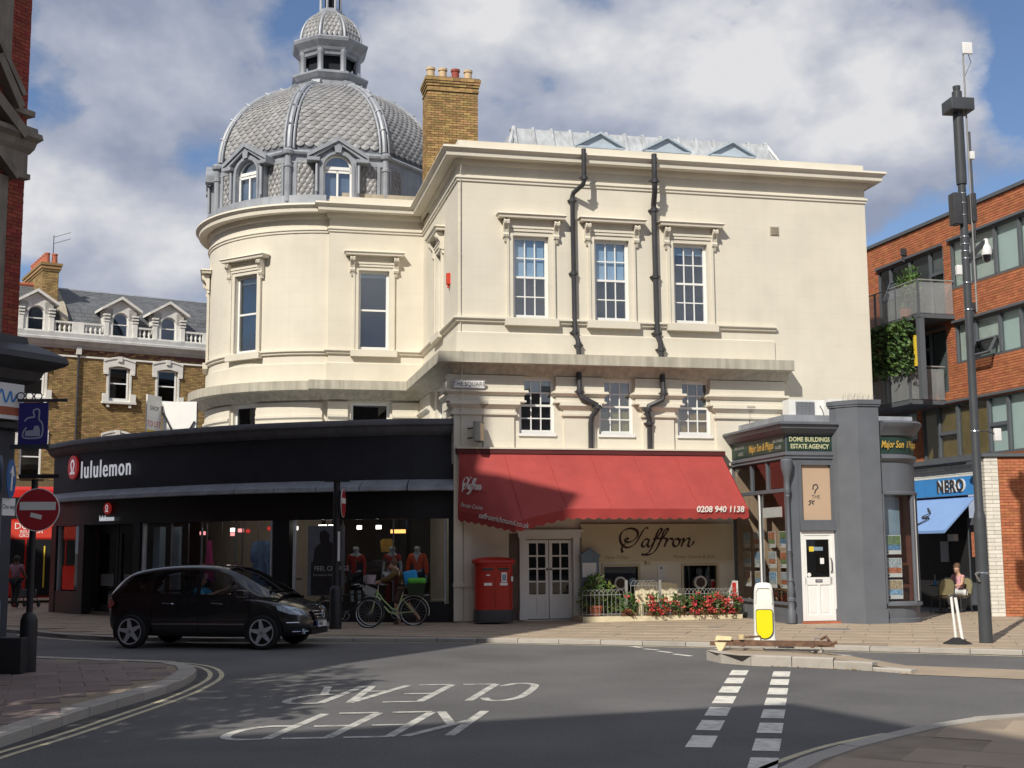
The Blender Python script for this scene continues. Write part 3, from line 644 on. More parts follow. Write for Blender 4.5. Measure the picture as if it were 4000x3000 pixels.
# fish-scale lead tiles
def scale_unit():
    m = MB(); o = [(-.5, .55), (.5, .55), (.5, -.05), (.42, -.28), (.22, -.46), (0, -.54), (-.22, -.46), (-.42, -.28), (-.5, -.05)]
    z = [0, 0, .5, .8, .95, 1, .95, .8, .5]; n = len(o)
    vs = [(x, y, h) for (x, y), h in zip(o, z)] + [(x, y, h - .9 if i > 1 else h) for i, ((x, y), h) in enumerate(zip(o, z))] + [(0, -.2, 1.25), (0, .5, .25)]
    c, d = 2 * n, 2 * n + 1
    fs = [(1, 0, d)] + [(1, d, c, 2)] + [(8, c, d, 0)] + [(i, c, i + 1) for i in range(2, 8)] + [(i, i + 1, n + i + 1, n + i) for i in range(2, 8)]
    return m.add(vs, fs)
SU = scale_unit(); SME = SU.mesh('scale_tile', 'lead_tile')
tiles = []
def face_tiles(k, rows, cols, fn, out):
    for r in range(rows):
        t0, t1 = r / rows, (r + 1) / rows
        for c in range(cols + (r % 2)):
            s0 = (c - .5 * (r % 2)) / cols; s1 = s0 + 1 / cols; cs = max(s0, 0); ce = min(s1, 1)
            if ce - cs < .3 / cols: continue
            A_, B_, C_ = fn(cs, (t0 + t1) / 2), fn(ce, (t0 + t1) / 2), fn((cs + ce) / 2, t0); D_ = fn((cs + ce) / 2, t1)
            x = B_ - A_; y = (D_ - C_); nrm = x.cross(y).normalized(); ce_ = fn((cs + ce) / 2, (t0 + t1) / 2)
            out.append((ce_ + nrm * .004 + y * .3, x * .97, y * 1.65, nrm * .045))
allt = []
for k in (0, -1, 1, -2, 2):
    p0, p1 = octp(1, k - 1), octp(1, k)
    def fn(s, t, p0=p0, p1=p1):
        r, z = prof_dome(.03 + (TMAX - .05) * t); d = p0.lerp(p1, .055 + .89 * s) * r; return Vector((d.x, d.y, z))
    face_tiles(k, 26, 9, fn, allt)
    for (a, b) in ((.09, .265), (.735, .91)):
        def fd(s, t, p0=p0, p1=p1, a=a, b=b):
            d = p0.lerp(p1, a + (b - a) * s) * (DR + .006); return Vector((d.x, d.y, 12.66 + 1.08 * t))
        face_tiles(k, 7, 3, fd, allt)
rest = MB()
for i, (o_, x, y, n_) in enumerate(allt):
    M = tile_matrix(o_, x, y, n_)
    if i < 300: place('scale_tile', SME, DM, M)
    else: rest.join(SU, M)
stuff(rest.build('scale_tiles', 'lead_tile', DM, fix=False))
# ribs, posts, drum panels and dormer windows
for k in range(-4, 4):
    if k == -4: continue
    d = octp(1, k); m = MB(); P = []
    for i in range(17):
        r, z = prof_dome(TMAX * i / 16); P.append((d.x * (r + .03), d.y * (r + .03), z + .02))
    m.tube(P, .085, 8)
    tx = Vector((-d.y, d.x, 0))
    for s in (-1, 1): m.tube([(p[0] + tx.x * s * .15, p[1] + tx.y * s * .15, p[2] - .03) for p in P], .04, 6)
    for i in (3, 6, 9, 12, 14):
        p = P[i]; m.tube([(p[0] - tx.x * .11, p[1] - tx.y * .11, p[2] - .02), (p[0] + d.x * .09, p[1] + d.y * .09, p[2] + .06), (p[0] + tx.x * .11, p[1] + tx.y * .11, p[2] - .02)], .035, 6)
    m.build('rib', 'lead', DM, smooth=True)
    q = d * (DR + .03); MB().lathe([(.1, 12.5), (.1, 13.6), (.13, 13.62), (.13, 13.7), (.1, 13.72), (.1, 14.0), (.17, 14.02), (.19, 14.12), (.12, 14.2)], 10, (q.x, q.y)).build('corner_post', 'lead', DM, smooth=True)
    q = d * 1.33; m = MB(); m.tube([(q.x - tx.x * .15, q.y - tx.y * .15, 17.27), (q.x + tx.x * .15, q.y + tx.y * .15, 17.27)], .17, 10); m.build('scroll', 'lead', DM, smooth=True)
def dormer(k):
    a = radians(-90 + 45 * k); ap = DR * cos(radians(22.5)); o = link('dome_dormer', None, DM, (ap * cos(a), ap * sin(a), 12.55), a + pi / 2); o.empty_display_size = .1
    W, hs = .45, 1.04    # half opening and springing height; arch top at hs + W
    arcp = [(W * cos(t), hs + W * sin(t)) for t in [pi * i / 14 for i in range(15)]]
    m = MB()  # front plate with arched opening
    outer = [(W + .22, 0), (W + .22, 1.40), (0, 1.90), (-W - .22, 1.40), (-W - .22, 0)]
    m.prism([(W, -.2, 0), (W + .2, -.2, 0), (W + .2, -.2, 1.42), (W * .9, -.2, 1.62), (0, -.2, 1.87)] + [(x, -.2, z) for x, z in reversed(arcp[:8])], (0, .5, 0))
    m.prism([(-W, -.2, 0), (-W - .2, -.2, 0), (-W - .2, -.2, 1.42), (-W * .9, -.2, 1.62), (0, -.2, 1.87)] + [(x, -.2, z) for x, z in arcp[7:]], (0, .5, 0))
    m.build('dormer_front', 'lead', o) if 0 else None
    n = MB()
    def strip(r0, r1, y0, y1):
        A_ = [(r0 * cos(t) , hs + r0 * sin(t)) for t in [pi * i / 14 for i in range(15)]]; B_ = [(r1 * cos(t), hs + r1 * sin(t)) for t in [pi * i / 14 for i in range(15)]]
        A_ = [(r0, 0)] + A_ + [(-r0, 0)]; B_ = [(r1, 0)] + B_ + [(-r1, 0)]; q = len(A_)
        vs = [(x, y0, z) for x, z in A_] + [(x, y0, z) for x, z in B_] + [(x, y1, z) for x, z in A_] + [(x, y1, z) for x, z in B_]
        fs = []
        for i in range(q - 1): fs += [(i, i + 1, q + i + 1, q + i), (i, 2 * q + i, 2 * q + i + 1, i + 1), (q + i, q + i + 1, 3 * q + i + 1, 3 * q + i)]
        n.add(vs, fs)
    strip(W, W + .07, -.3, .3); strip(W + .07, W + .14, -.26, .3)
    # cheeks / spandrels
    for s in (-1, 1):
        n.box(min(s * (W + .13), s * (W + .24)), max(s * (W + .13), s * (W + .24)), -.22, .3, 0, 1.37)
        sp = [(s * (W + .24), -.22, 1.37), (s * 0.0, -.22, 1.86)] + [(s * (W + .13) * sin(t), -.22, hs + (W + .13) * cos(t)) for t in [pi / 2 * i / 8 for i in range(9)]]
        n.prism(sp, (0, .9, 0))
        n.tube([(s * (W + .2), -.3, .25), (s * (W + .2), -.3, 1.15)], .045, 8)
    n.build('dormer_front', 'lead', o)
    p = MB()
    for s in (-1, 1):
        p.prism([(s * (W + .5), -.42, 1.32), (s * (W + .5), -.42, 1.44), (0, -.42, 2.02), (0, -.42, 1.88)], (0, 1.4, 0)); p.prism([(s * (W + .42), -.36, 1.24), (s * (W + .42), -.36, 1.33), (0, -.36, 1.90), (0, -.36, 1.80)], (0, 1.2, 0))
        p.box(min(s * (W + .12), s * (W + .5)), max(s * (W + .12), s * (W + .5)), -.42, .3, 1.22, 1.325)
    p.prism([(-.09, -.36, 1.52), (.09, -.36, 1.52), (.13, -.36, 1.80), (-.13, -.36, 1.80)], (0, .12, 0))
    p.build('pediment', 'lead', o)
    w = MB(); W2 = W - .005
    for (a_, b_, c_, d_) in ((-W2, -W2 + .06, 0, hs), (W2 - .06, W2, 0, hs), (-.03, .03, .06, hs - .05), (-W2, W2, 0, .07), (-W2, W2, hs - .12, hs - .05), (-W2, W2, hs - .02, hs + .08)): w.box(a_, b_, -.12, -.05, c_, d_)
    w.prism([(W2 * cos(t), -.12, hs + W2 * sin(t)) for t in [pi * i / 14 for i in range(15)]] + [((W2 - .06) * cos(t), -.12, hs + (W2 - .06) * sin(t)) for t in [pi * (14 - i) / 14 for i in range(15)]], (0, .07, 0))
    w.build('window', 'white_paint', o)
    g = MB()
    for s in (-1, 1): g.box(min(s * .03, s * (W2 - .06)), max(s * .03, s * (W2 - .06)), -.09, -.08, .07, hs - .12)
    g.prism([((W2 - .06) * cos(t), -.09, hs + .08 + (W2 - .14) * sin(t)) for t in [pi * i / 14 for i in range(15)]], (0, .01, 0)); g.build('pane', 'glass_sky', o)
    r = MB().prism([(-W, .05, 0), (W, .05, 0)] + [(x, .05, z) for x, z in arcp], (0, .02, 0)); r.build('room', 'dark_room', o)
for k in (0, -1, -2): dormer(k)
for k in (0, -1, 1, 2, -2):
    a = radians(-90 + 45 * k); ap = DR * cos(radians(22.5)); m = MB()
    hw_ = DR * sin(radians(22.5))
    for (x0, x1, z0, z1) in ((-hw_ + .1, -.75, 13.76, 13.8), (.75, hw_ - .1, 13.76, 13.8), (-hw_ + .1, -.75, 12.56, 12.64), (.75, hw_ - .1, 12.56, 12.64), (-hw_ + .16, -hw_ + .26, 12.64, 13.76), (hw_ - .26, hw_ - .16, 12.64, 13.76)): m.box(x0, x1, -.05, .02, z0, z1)
    m.build('drum_panel_frame', 'lead', DM, (ap * cos(a), ap * sin(a), 0), a + pi / 2)
# lantern
ring('lantern_base', [(1.05, 17.05), (1.1, 17.30), (1.18, 17.35), (1.18, 17.50), (1.26, 17.57), (1.38, 17.71), (1.38, 17.77), (1.0, 17.85)])
for k in range(8):
    d = octp(1.0, k); MB().lathe([(.14, 17.80), (.14, 17.91), (.10, 17.93), (.10, 18.50), (.13, 18.55), (.13, 18.63)], 8, (d.x, d.y)).build('lantern_post', 'lead', DM, smooth=True)
ring('lantern_core', [(.78, 17.75), (.78, 18.65)], 'dark_room')
ring('lantern_sill', [(1.05, 17.77), (1.05, 17.91), (.9, 17.93)]); ring('lantern_cornice', [(.9, 18.45), (1.03, 18.47), (1.06, 18.57), (1.12, 18.61), (1.16, 18.69), (1.33, 18.87), (1.37, 18.97), (1.35, 19.01), (.8, 19.07)])
def prof2(t): return 1.08 * cos(t), 19.03 + 1.22 * sin(t)
ring('cupola', [prof2(1.27 * i / 12) for i in range(13)], 'lead')
up = []
for k in (0, -1, 1, -2, 2):
    p0, p1 = octp(1, k - 1), octp(1, k)
    def fn(s, t, p0=p0, p1=p1):
        r, z = prof2(.05 + 1.2 * t); d = p0.lerp(p1, .1 + .8 * s) * (r + .012); return Vector((d.x, d.y, z))
    face_tiles(k, 8, 4, fn, up)
m = MB()
for (o_, x, y, n_) in up: m.join(SU, tile_matrix(o_, x, y, n_))
stuff(m.build('cupola_scales', 'lead_tile', DM, fix=False))
for k in range(8):
    d = octp(1, k); MB().tube([(d.x * (prof2(1.27 * i / 10)[0] + .02), d.y * (prof2(1.27 * i / 10)[0] + .02), prof2(1.27 * i / 10)[1]) for i in range(11)], .055, 8).build('cupola_rib', 'lead', DM, smooth=True)
ring('finial_base', [(.3, 20.05), (.5, 20.10), (.52, 20.21), (.42, 20.27), (.42, 20.35)]); ring('finial_core', [(.2, 20.25), (.2, 21.15)], 'dark_room')
for k in range(8):
    d = octp(.36, k); MB().tube([(d.x, d.y, 20.30), (d.x, d.y, 21.05)], .045, 6).build('finial_post', 'lead', DM)
ring('finial_cap', [(.45, 21.05), (.5, 21.13), (.3, 21.30), (.08, 21.85), (0, 21.95)])
# raised weathered parapet block behind the flat bay
MB().box(-2.5, 0.3, 6.5, 6.9, 12.1, 12.86).build('parapet_block', 'pale_stone', DB)
# ================================================================ figures
def skin(name, mt, parent, P, R, edges, root, sub=1, loc=(0, 0, 0), rot=0):
    ks = list(P); ix = {k: i for i, k in enumerate(ks)}
    me = bpy.data.meshes.new(name); me.from_pydata([tuple(P[k]) for k in ks], [(ix[a], ix[b]) for a, b in edges], [])
    o = bpy.data.objects.new(name, me); COL.objects.link(o); md = o.modifiers.new('s', 'SKIN'); md.use_smooth_shade = True; md.branch_smoothing = .6
    if not me.skin_vertices: me.attributes.new  # the modifier makes the layer
    sv = me.skin_vertices[0].data
    for k in ks:
        r = R[k]; sv[ix[k]].radius = r if isinstance(r, tuple) else (r, r); sv[ix[k]].use_root = (k == root)
    s2 = o.modifiers.new('d', 'SUBSURF'); s2.levels = sub; s2.render_levels = sub
    m2 = bpy.data.meshes.new_from_object(o.evaluated_get(bpy.context.evaluated_depsgraph_get())); bpy.data.objects.remove(o); bpy.data.meshes.remove(me)
    m2.name = name; m2.materials.clear(); m2.materials.append(MT[mt]); m2.polygons.foreach_set('use_smooth', [True] * len(m2.polygons))
    return link(name, m2, parent, loc, rot)
mat('skin_tone', (.52, .31, .22), .6, .06, 8); mat('skin_dark', (.16, .09, .06), .6, .06, 8); mat('hair_dark', (.03, .022, .018), .6, .2, 20); mat('hair_brown', (.10, .055, .03), .6, .2, 20)
mat('mannequin', (.42, .46, .46), .5, .05, 8)
def cloth(name, c, r=.85): mat(name, c, r, .12, 9, .25, 30)
RAD = dict(pelvis=(.15, .12), spine=(.13, .105), chest=(.155, .115), neck=.055, head=(.078, .092), crown=(.072, .088), face=.03, nose=.014)
for s in 'LR': RAD.update({'sh' + s: .066, 'el' + s: .043, 'wr' + s: .029, 'pa' + s: (.036, .02), 'hip' + s: .095, 'kn' + s: .06, 'an' + s: .042, 'to' + s: (.042, .03), 'he' + s: .04})
def pose(h=1.65, **k):
    """joint positions of a figure facing -y, feet at z = 0; any joint can be overridden"""
    s = h / 1.7
    P = dict(pelvis=(0, 0, .95), spine=(0, 0, 1.14), chest=(0, .005, 1.33), neck=(0, .01, 1.47), head=(0, -.01, 1.56), crown=(0, 0, 1.64))
    for q, e in (('L', 1), ('R', -1)):
        P.update({'sh' + q: (e * .165, .01, 1.40), 'el' + q: (e * .225, .03, 1.12), 'wr' + q: (e * .235, -.04, .88), 'pa' + q: (e * .235, -.055, .80), 'hip' + q: (e * .085, 0, .90), 'kn' + q: (e * .095, -.015, .49), 'an' + q: (e * .1, .02, .085), 'he' + q: (e * .1, .05, .045), 'to' + q: (e * .11, -.14, .035)})
    P = {a: Vector(b) * s for a, b in P.items()}
    for a, b in k.items(): P[a] = Vector(b)
    return P
BE = [('pelvis', 'spine'), ('spine', 'chest'), ('chest', 'neck'), ('neck', 'head'), ('head', 'crown')]
for q in 'LR': BE += [('chest', 'sh' + q), ('sh' + q, 'el' + q), ('el' + q, 'wr' + q), ('wr' + q, 'pa' + q), ('pelvis', 'hip' + q), ('hip' + q, 'kn' + q), ('kn' + q, 'an' + q), ('an' + q, 'to' + q)]
def figure(parent, P, skinm, wear, hair=None, fingers=True, look=(0, -1, 0), hairstyle='short', scale=1.0):
    R = dict(RAD); E_ = list(BE); P = dict(P); P.pop('heL', 0); P.pop('heR', 0)
    lk = Vector(look).normalized(); P['nose'] = P['head'] + lk * .118 + Vector((0, 0, -.005)); P['chin'] = P['head'] + lk * .07 + Vector((0, 0, -.075)); R['chin'] = .035; E_ += [('head', 'nose'), ('head', 'chin')]
    sd = lk.cross(Vector((0, 0, 1))).normalized()
    for e, q in ((1, 'a'), (-1, 'b')): P['ear' + q] = P['head'] + sd * e * .088 + Vector((0, 0, .0)) - lk * .01; R['ear' + q] = .016; E_.append(('head', 'ear' + q))
    if fingers:
        for q, e in (('L', 1), ('R', -1)):
            d = (P['pa' + q] - P['wr' + q]).normalized(); sdv = d.cross(Vector((1, 0, 0)))
            if sdv.length < .1: sdv = d.cross(Vector((0, 1, 0)))
            sdv.normalize(); nv = sdv.cross(d)
            for i, (off, ln) in enumerate(((-.026, .06), (-.009, .07), (.009, .066), (.026, .052))):
                a = P['pa' + q] + sdv * off + d * .03; b = a + d * ln * .5 + nv * .012 * e; c = b + d * ln * .4 + nv * .022 * e
                for j, v in enumerate((a, b, c)): P['f%s%d%d' % (q, i, j)] = v; R['f%s%d%d' % (q, i, j)] = .0085
                E_ += [('pa' + q, 'f%s%d0' % (q, i)), ('f%s%d0' % (q, i), 'f%s%d1' % (q, i)), ('f%s%d1' % (q, i), 'f%s%d2' % (q, i))]
            a = P['wr' + q].lerp(P['pa' + q], .6) - sdv * .04; b = a + d * .035 - sdv * .008
            P['t' + q + '0'] = a; P['t' + q + '1'] = b; R['t' + q + '0'] = .011; R['t' + q + '1'] = .009; E_ += [('pa' + q, 't' + q + '0'), ('t' + q + '0', 't' + q + '1')]
    body = skin('body', skinm, parent, P, R, E_, 'pelvis')
    for (nm, mt, chain, grow, ends) in wear:
        ks = []; [ks.append(v) for e in chain for v in e if v not in ks]
        Q = {v: Vector(P[v]) for v in ks}
        for (a, b, t) in ends: Q[b] = P[a].lerp(P[b], t)
        rr = {v: tuple(x + grow for x in (RAD[v] if isinstance(RAD[v], tuple) else (RAD[v],) * 2)) for v in ks}
        skin(nm, mt, parent, Q, rr, chain, ks[0])
    if hair:
        m = MB(); c = P['head'].lerp(P['crown'], .55) - lk * .012; n, k = 10, 16
        for i in range(n + 1):
            for j in range(k):
                th_, ph = pi * .62 * i / n, 2 * pi * j / k; d = lk * cos(ph) + sd * sin(ph); rr = .105 if cos(ph) < .35 else .1
                cut = th_ if cos(ph) < .3 else th_ * .62
                w = 1 + .06 * sin(7 * ph + 3 * i); m.v.append(tuple(c + d * sin(cut) * rr * w * 1.02 + Vector((0, 0, cos(cut) * .125))))
        for i in range(n):
            for j in range(k): m.f.append((i * k + j, i * k + (j + 1) % k, (i + 1) * k + (j + 1) % k, (i + 1) * k + j))
        if hairstyle == 'bun':
            b = c - lk * .11 + Vector((0, 0, .03)); m.lathe([(.001, .05), (.03, .04), (.045, 0), (.03, -.04), (.001, -.05)], 10); 
            for i in range(len(m.v) - 50, len(m.v)): m.v[i] = tuple(Vector(m.v[i]) + b)
        m.build('hair', hair, parent, smooth=True, ang=80)
    return body
ARMS = lambda q, long=True: [('chest', 'sh' + q), ('sh' + q, 'el' + q)] + ([('el' + q, 'wr' + q)] if long else [])
TORSO = [('pelvis', 'spine'), ('spine', 'chest')]
def top(nm, mt, long=False, grow=.018, cut=.55):
    ch = TORSO + ARMS('L', long) + ARMS('R', long); ends = [('wr' if False else 'chest', 'chest', 0)]
    ends = []
    if not long: ends = [('shL', 'elL', cut), ('shR', 'elR', cut)]
    return (nm, mt, ch, grow, ends)
def trousers(nm, mt, grow=.016, short=False):
    ch = []
    for q in 'LR': ch += [('pelvis', 'hip' + q), ('hip' + q, 'kn' + q)] + ([] if short else [('kn' + q, 'an' + q)])
    return (nm, mt, ch, grow, [])
def shoes(mt): return [('shoe', mt, [('an' + q, 'to' + q)], .012, []) for q in 'LR']

# ================================================================ black clothing shop wrapped round the tower foot
mat('shop_navy', (.02, .021, .028), .6, .15, 2, .05, 60); mat('shop_black', (.012, .012, .014), .4, .15, 2); mat('shop_grey', (.12, .12, .13), .6, .2, 2, .1, 40, streak=.1)
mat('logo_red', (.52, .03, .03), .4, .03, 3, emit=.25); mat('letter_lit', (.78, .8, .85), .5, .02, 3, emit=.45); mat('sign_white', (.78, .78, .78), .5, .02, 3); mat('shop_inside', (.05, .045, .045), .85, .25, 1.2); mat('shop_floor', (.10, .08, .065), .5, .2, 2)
mat('light_white', (1, .93, .8), .5, 0, 1, emit=6); mat('light_pink', (1, .35, .35), .5, 0, 1, emit=1.6); mat('light_red', (1, .06, .04), .5, 0, 1, emit=.5); mat('light_warm', (1, .55, .15), .5, 0, 1, emit=2.0)
mat('frame_pale', (.42, .44, .47), .5, .1, 4); mat('panel_blue', (.22, .30, .38), .6, .1, 3)
SO = Vector((-7, 34, 0)); SL = (7, -34, 0)
SHP = thing('clothing_shop', 'black single-storey clothing shop curving round the foot of the domed tower', 'shop', SO)
SQ = [Vector((p.x, p.y)) for p in catmull([(x, y, 0) for x, y in SHOP], 12)]
SLn = [0]
for a, b in zip(SQ[:-1], SQ[1:]): SLn.append(SLn[-1] + (b - a).length)
def SH(s, o=0, z=0):
    s = max(0, min(s, SLn[-1] - 1e-4)); i = max(k for k in range(len(SLn) - 1) if SLn[k] <= s); t = (s - SLn[i]) / (SLn[i + 1] - SLn[i])
    p = SQ[i].lerp(SQ[i + 1], t); d = (SQ[min(i + 2, len(SQ) - 1)] - SQ[max(i - 1, 0)]).normalized(); return Vector((p.x - d.y * o, p.y + d.x * o, z))
def SHa(s):
    a, b = SH(s - .05), SH(s + .05); d = a - b; return atan2(d.y, d.x)      # heading of local +x (to the right) along the front
def curved(s0, s1, z0, z1, o0, o1, name, mt, par=SHP, n=None, **k):
    n = n or max(1, int((s1 - s0) / .35)); vs = []
    for i in range(n + 1):
        s = s0 + (s1 - s0) * i / n; vs += [SH(s, o0, z0), SH(s, o1, z0), SH(s, o1, z1), SH(s, o0, z1)]
    fs = [(0, 1, 2, 3), (4 * n + 3, 4 * n + 2, 4 * n + 1, 4 * n)] + [(4 * i + j, 4 * i + 4 + j, 4 * i + 4 + (j + 1) % 4, 4 * i + (j + 1) % 4) for i in range(n) for j in range(4)]
    return MB().add(vs, fs).build(name, mt, par, SL if par is SHP else (0, 0, 0), **k)
SE = 15.5
path = [SH(SE * i / 44)[:2] for i in range(45)]
MB().sweep([(-.3, 5.2), (.26, 5.17), (.30, 5.1), (.30, 5.02), (.22, 4.98), (.2, 4.9), (.10, 4.8), (.0, 4.76)], path).build('cornice', 'shop_grey', SHP, SL, smooth=True)
curved(0, SE, 3.55, 4.78, -.2, 0, 'fascia', 'shop_navy')
for i in range(13):
    a, b = SE * i / 13, SE * (i + 1) / 13 - .015
    pth = [SH(a + (b - a) * j / 4)[:2] for j in range(5)]
    MB().sweep([(-.05, 3.62), (.06, 3.6), (.40, 3.42), (.41, 3.32), (.38, 3.3), (.05, 3.34)], pth).build('lead_flashing', 'lead', SHP, SL, smooth=True)
curved(0, SE, 2.6, 3.55, -.25, -.05, 'transom_panel', 'shop_black')
for (a, b) in ((0, .16), (4.5, 4.98), (9.95, 10.25), (12.9, 13.25), (15.1, 15.5)): curved(a, b, -.1, 2.62, -.3, 0, 'pier', 'shop_black')
for (a, b) in ((.16, 4.5), (4.98, 9.95)): curved(a, b, -.1, .42, -.25, -.02, 'stall_riser', 'shop_black')
curved(13.25, 15.1, -.1, .62, -.25, -.02, 'stall_riser', 'shop_black')
for (a, b, k) in ((.22, 4.42, 3), (5.05, 9.9, 4), (13.3, 15.05, 1)):
    for i in range(k):
        p, q = a + (b - a) * i / k, a + (b - a) * (i + 1) / k; curved(p + .02, q - .02, .5 if a < 13 else .66, 2.58, -.13, -.12, 'window_glass', 'shop_glass')
        if i: curved(p - .012, p + .012, .46, 2.6, -.16, -.09, 'mullion', 'shop_grey')
    curved(a, a + .05, .42, 2.6, -.18, -.06, 'mullion', 'frame_pale'); curved(b - .05, b, .42, 2.6, -.18, -.06, 'mullion', 'frame_pale'); curved(a + .05, b - .05, .42, .48, -.2, -.04, 'window_frame', 'shop_black')
# entrance doors
for (a, b) in ((10.3, 11.55), (11.6, 12.88)):
    curved(a, b, .0, .25, -.5, -.42, 'door_rail', 'shop_black'); curved(a, b, 2.35, 2.6, -.5, -.42, 'door_rail', 'shop_black')
    for q in (a, b - .12): curved(q, q + .12, .25, 2.35, -.5, -.42, 'door_stile', 'shop_black')
    curved(a + .12, b - .12, .25, 2.35, -.47, -.46, 'door_glass', 'glass_dark')
    curved(a + .25, b - .25, .8, 1.15, -.455, -.45, 'door_sign', 'shop_grey')
# interior
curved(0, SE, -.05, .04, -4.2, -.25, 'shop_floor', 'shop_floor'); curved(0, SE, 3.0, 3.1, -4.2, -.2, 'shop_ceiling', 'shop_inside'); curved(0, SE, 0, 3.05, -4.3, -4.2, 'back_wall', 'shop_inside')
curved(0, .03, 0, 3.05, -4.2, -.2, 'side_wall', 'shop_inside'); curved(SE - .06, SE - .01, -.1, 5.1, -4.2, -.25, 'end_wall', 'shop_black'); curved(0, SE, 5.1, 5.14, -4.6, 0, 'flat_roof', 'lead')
curved(9.55, 9.85, .5, 2.5, -.6, -.4, 'display_panel', 'panel_blue'); curved(9.2, 9.5, .5, 2.5, -.9, -.8, 'display_panel', 'panel_blue')
for (s, w, z, mt) in ((9.1, .2, 2.32, 'light_pink'), (7.75, .16, 2.4, 'light_white'), (7.75, .2, 2.28, 'light_pink'), (7.4, .2, 2.38, 'light_pink'), (7.1, .12, 2.36, 'light_red'), (6.05, .5, 2.42, 'light_red'), (5.75, .3, 2.42, 'light_white'), (5.4, .45, 2.42, 'light_white'), (4.3, .25, 2.45, 'light_white'), (4.0, .2, 2.45, 'light_white'), (3.15, .12, 2.42, 'light_white'), (2.55, .15, 2.42, 'light_white'), (6.6, .25, 1.05, 'light_red'), (1.9, .5, 2.3, 'light_warm')):
    curved(s - w / 2, s + w / 2, z - .05, z + .05, -1.6, -1.55, 'shop_light', mt)
for (a, b) in ((.5, 4.2), (5.2, 9.4)): curved(a, b, 2.86, 2.9, -.62, -.56, 'fill_strip', 'light_white')  # glowing strips added to brighten the mannequins and garments
for s in (9.0, 8.2, 7.55, 6.75, 6.15, 5.3): curved(s - .015, s + .015, .1, 2.6, -1.0, -.97, 'display_rail', 'shop_grey')
for s, w, zz in ((8.4, .5, 1.2), (7.0, .5, 1.0), (5.5, .6, 1.0), (2.4, .5, 1.5), (3.9, .4, 1.1)): curved(s - w / 2, s + w / 2, zz, zz + .04, -1.9, -1.4, 'shelf', 'shop_grey')
# signs on the fascia
def omega(m, cx, cz, s, z=0):
    stroke(m, [(cx - .5 * s, cz - .5 * s), (cx - .22 * s, cz - .55 * s), (cx - .16 * s, cz - .42 * s), (cx - .2 * s, cz - .15 * s), (cx - .36 * s, cz + .2 * s), (cx - .22 * s, cz + .52 * s), (cx, cz + .6 * s), (cx + .22 * s, cz + .52 * s), (cx + .36 * s, cz + .2 * s), (cx + .2 * s, cz - .15 * s), (cx + .16 * s, cz - .42 * s), (cx + .22 * s, cz - .55 * s), (cx + .5 * s, cz - .5 * s)], .2 * s, n=5, z=z)
def logo(parent, loc, rot, r):
    m = MB(); m.lathe([(0, .0), (r, .0), (r, .06), (0, .06)], 32); o = m.build('logo_disc', 'logo_red', parent, loc, (pi / 2, 0, rot))
    m = MB(); omega(m, 0, 0, r * .95, .064); m.build('logo_mark', 'letter_lit', o); return o
p = SH(13.7, .02, 4.37); logo(SHP, Vector(SL) + p, SHa(13.7), .36)
p = SH(11.6, .1, 4.22); text('shop_name', 'lululemon', 'letter_lit', SHP, Vector(SL) + p, SHa(11.6), size=.74, sx=.8, ext=.012, bold=.0, space=1.16)
p = SH(11.55, -.02, 3.06); logo(SHP, Vector(SL) + p, SHa(11.55), .17)
p = SH(11.55, .03, 2.77); text('shop_name', 'lululemon', 'letter_lit', SHP, Vector(SL) + p, SHa(11.55), size=.22, sx=.9, ext=.01, bold=.004)
# window poster
mat('poster_dark', (.03, .035, .045), .6, .3, 3); mat('poster_pale', (.22, .25, .30), .6, .2, 3)
po = tag(curved(3.0, 4.05, .62, 2.45, -.22, -.2, 'poster', 'poster_pale', None), 'tall dark fitness poster reading FEEL CHARGE in the black shop window', 'poster')
curved(3.1, 3.95, .64, 1.5, -.199, -.196, 'poster_panel', 'poster_dark', po)
m = MB(); pts = [(3.2, 1.45), (3.15, 1.7), (3.3, 1.95), (3.45, 2.05), (3.42, 2.2), (3.55, 2.33), (3.7, 2.28), (3.72, 2.1), (3.68, 2.0), (3.85, 1.85), (3.9, 1.45)]
m.add([SH(s, -.197, z) for s, z in pts], [tuple(range(len(pts)))]); m.build('poster_figure', 'poster_dark', po)
for (s_, z_, t_, sz) in ((3.25, 1.33, 'FEEL CHARGE', .17), (3.5, 1.16, 'The License to Train', .07)):
    p = SH(s_ + .1, -.185, z_); text('poster_text', t_, 'sign_white', po, p, SHa(s_), size=sz, sx=.95)
# mannequins and hung garments
cloth('cloth_red', (.36, .035, .025)); cloth('cloth_orange', (.62, .08, .02)); cloth('cloth_black', (.02, .02, .024)); cloth('cloth_white', (.6, .62, .65)); cloth('cloth_maroon', (.18, .02, .02)); cloth('cloth_pink', (.55, .07, .25)); cloth('cloth_blue', (.18, .32, .58)); cloth('cloth_sky', (.42, .58, .70)); cloth('cloth_yellow', (.5, .3, .06))
def mannequin(s, o, label, wear, ztop=.2):
    p = SH(s, o); t = thing('mannequin', label, 'mannequin', (p.x, p.y, ztop), SHa(s), 'mannequins in the shop window'); figure(t, pose(1.78), 'mannequin', wear); 
    MB().lathe([(.0, -.02), (.2, -.02), (.2, .0), (.03, .012), (.03, .1)], 20).build('stand', 'shop_grey', t); return t
plat = struct(curved(.2, 4.4, .04, .2, -1.1, -.2, 'display_platform', 'shop_grey', None))
mq = mannequin(2.85, -.65, 'mannequin in red top under a dark gilet and black shorts, nearest the poster', [top('top', 'cloth_red', True, .014), ('gilet', 'cloth_black', [('pelvis', 'spine'), ('spine', 'chest')], .03, []), trousers('shorts', 'cloth_black', .035, True)], .2)
box('gilet_opening', 'cloth_red', mq, -.05, .05, -.2, -.1, 1.0, 1.45)
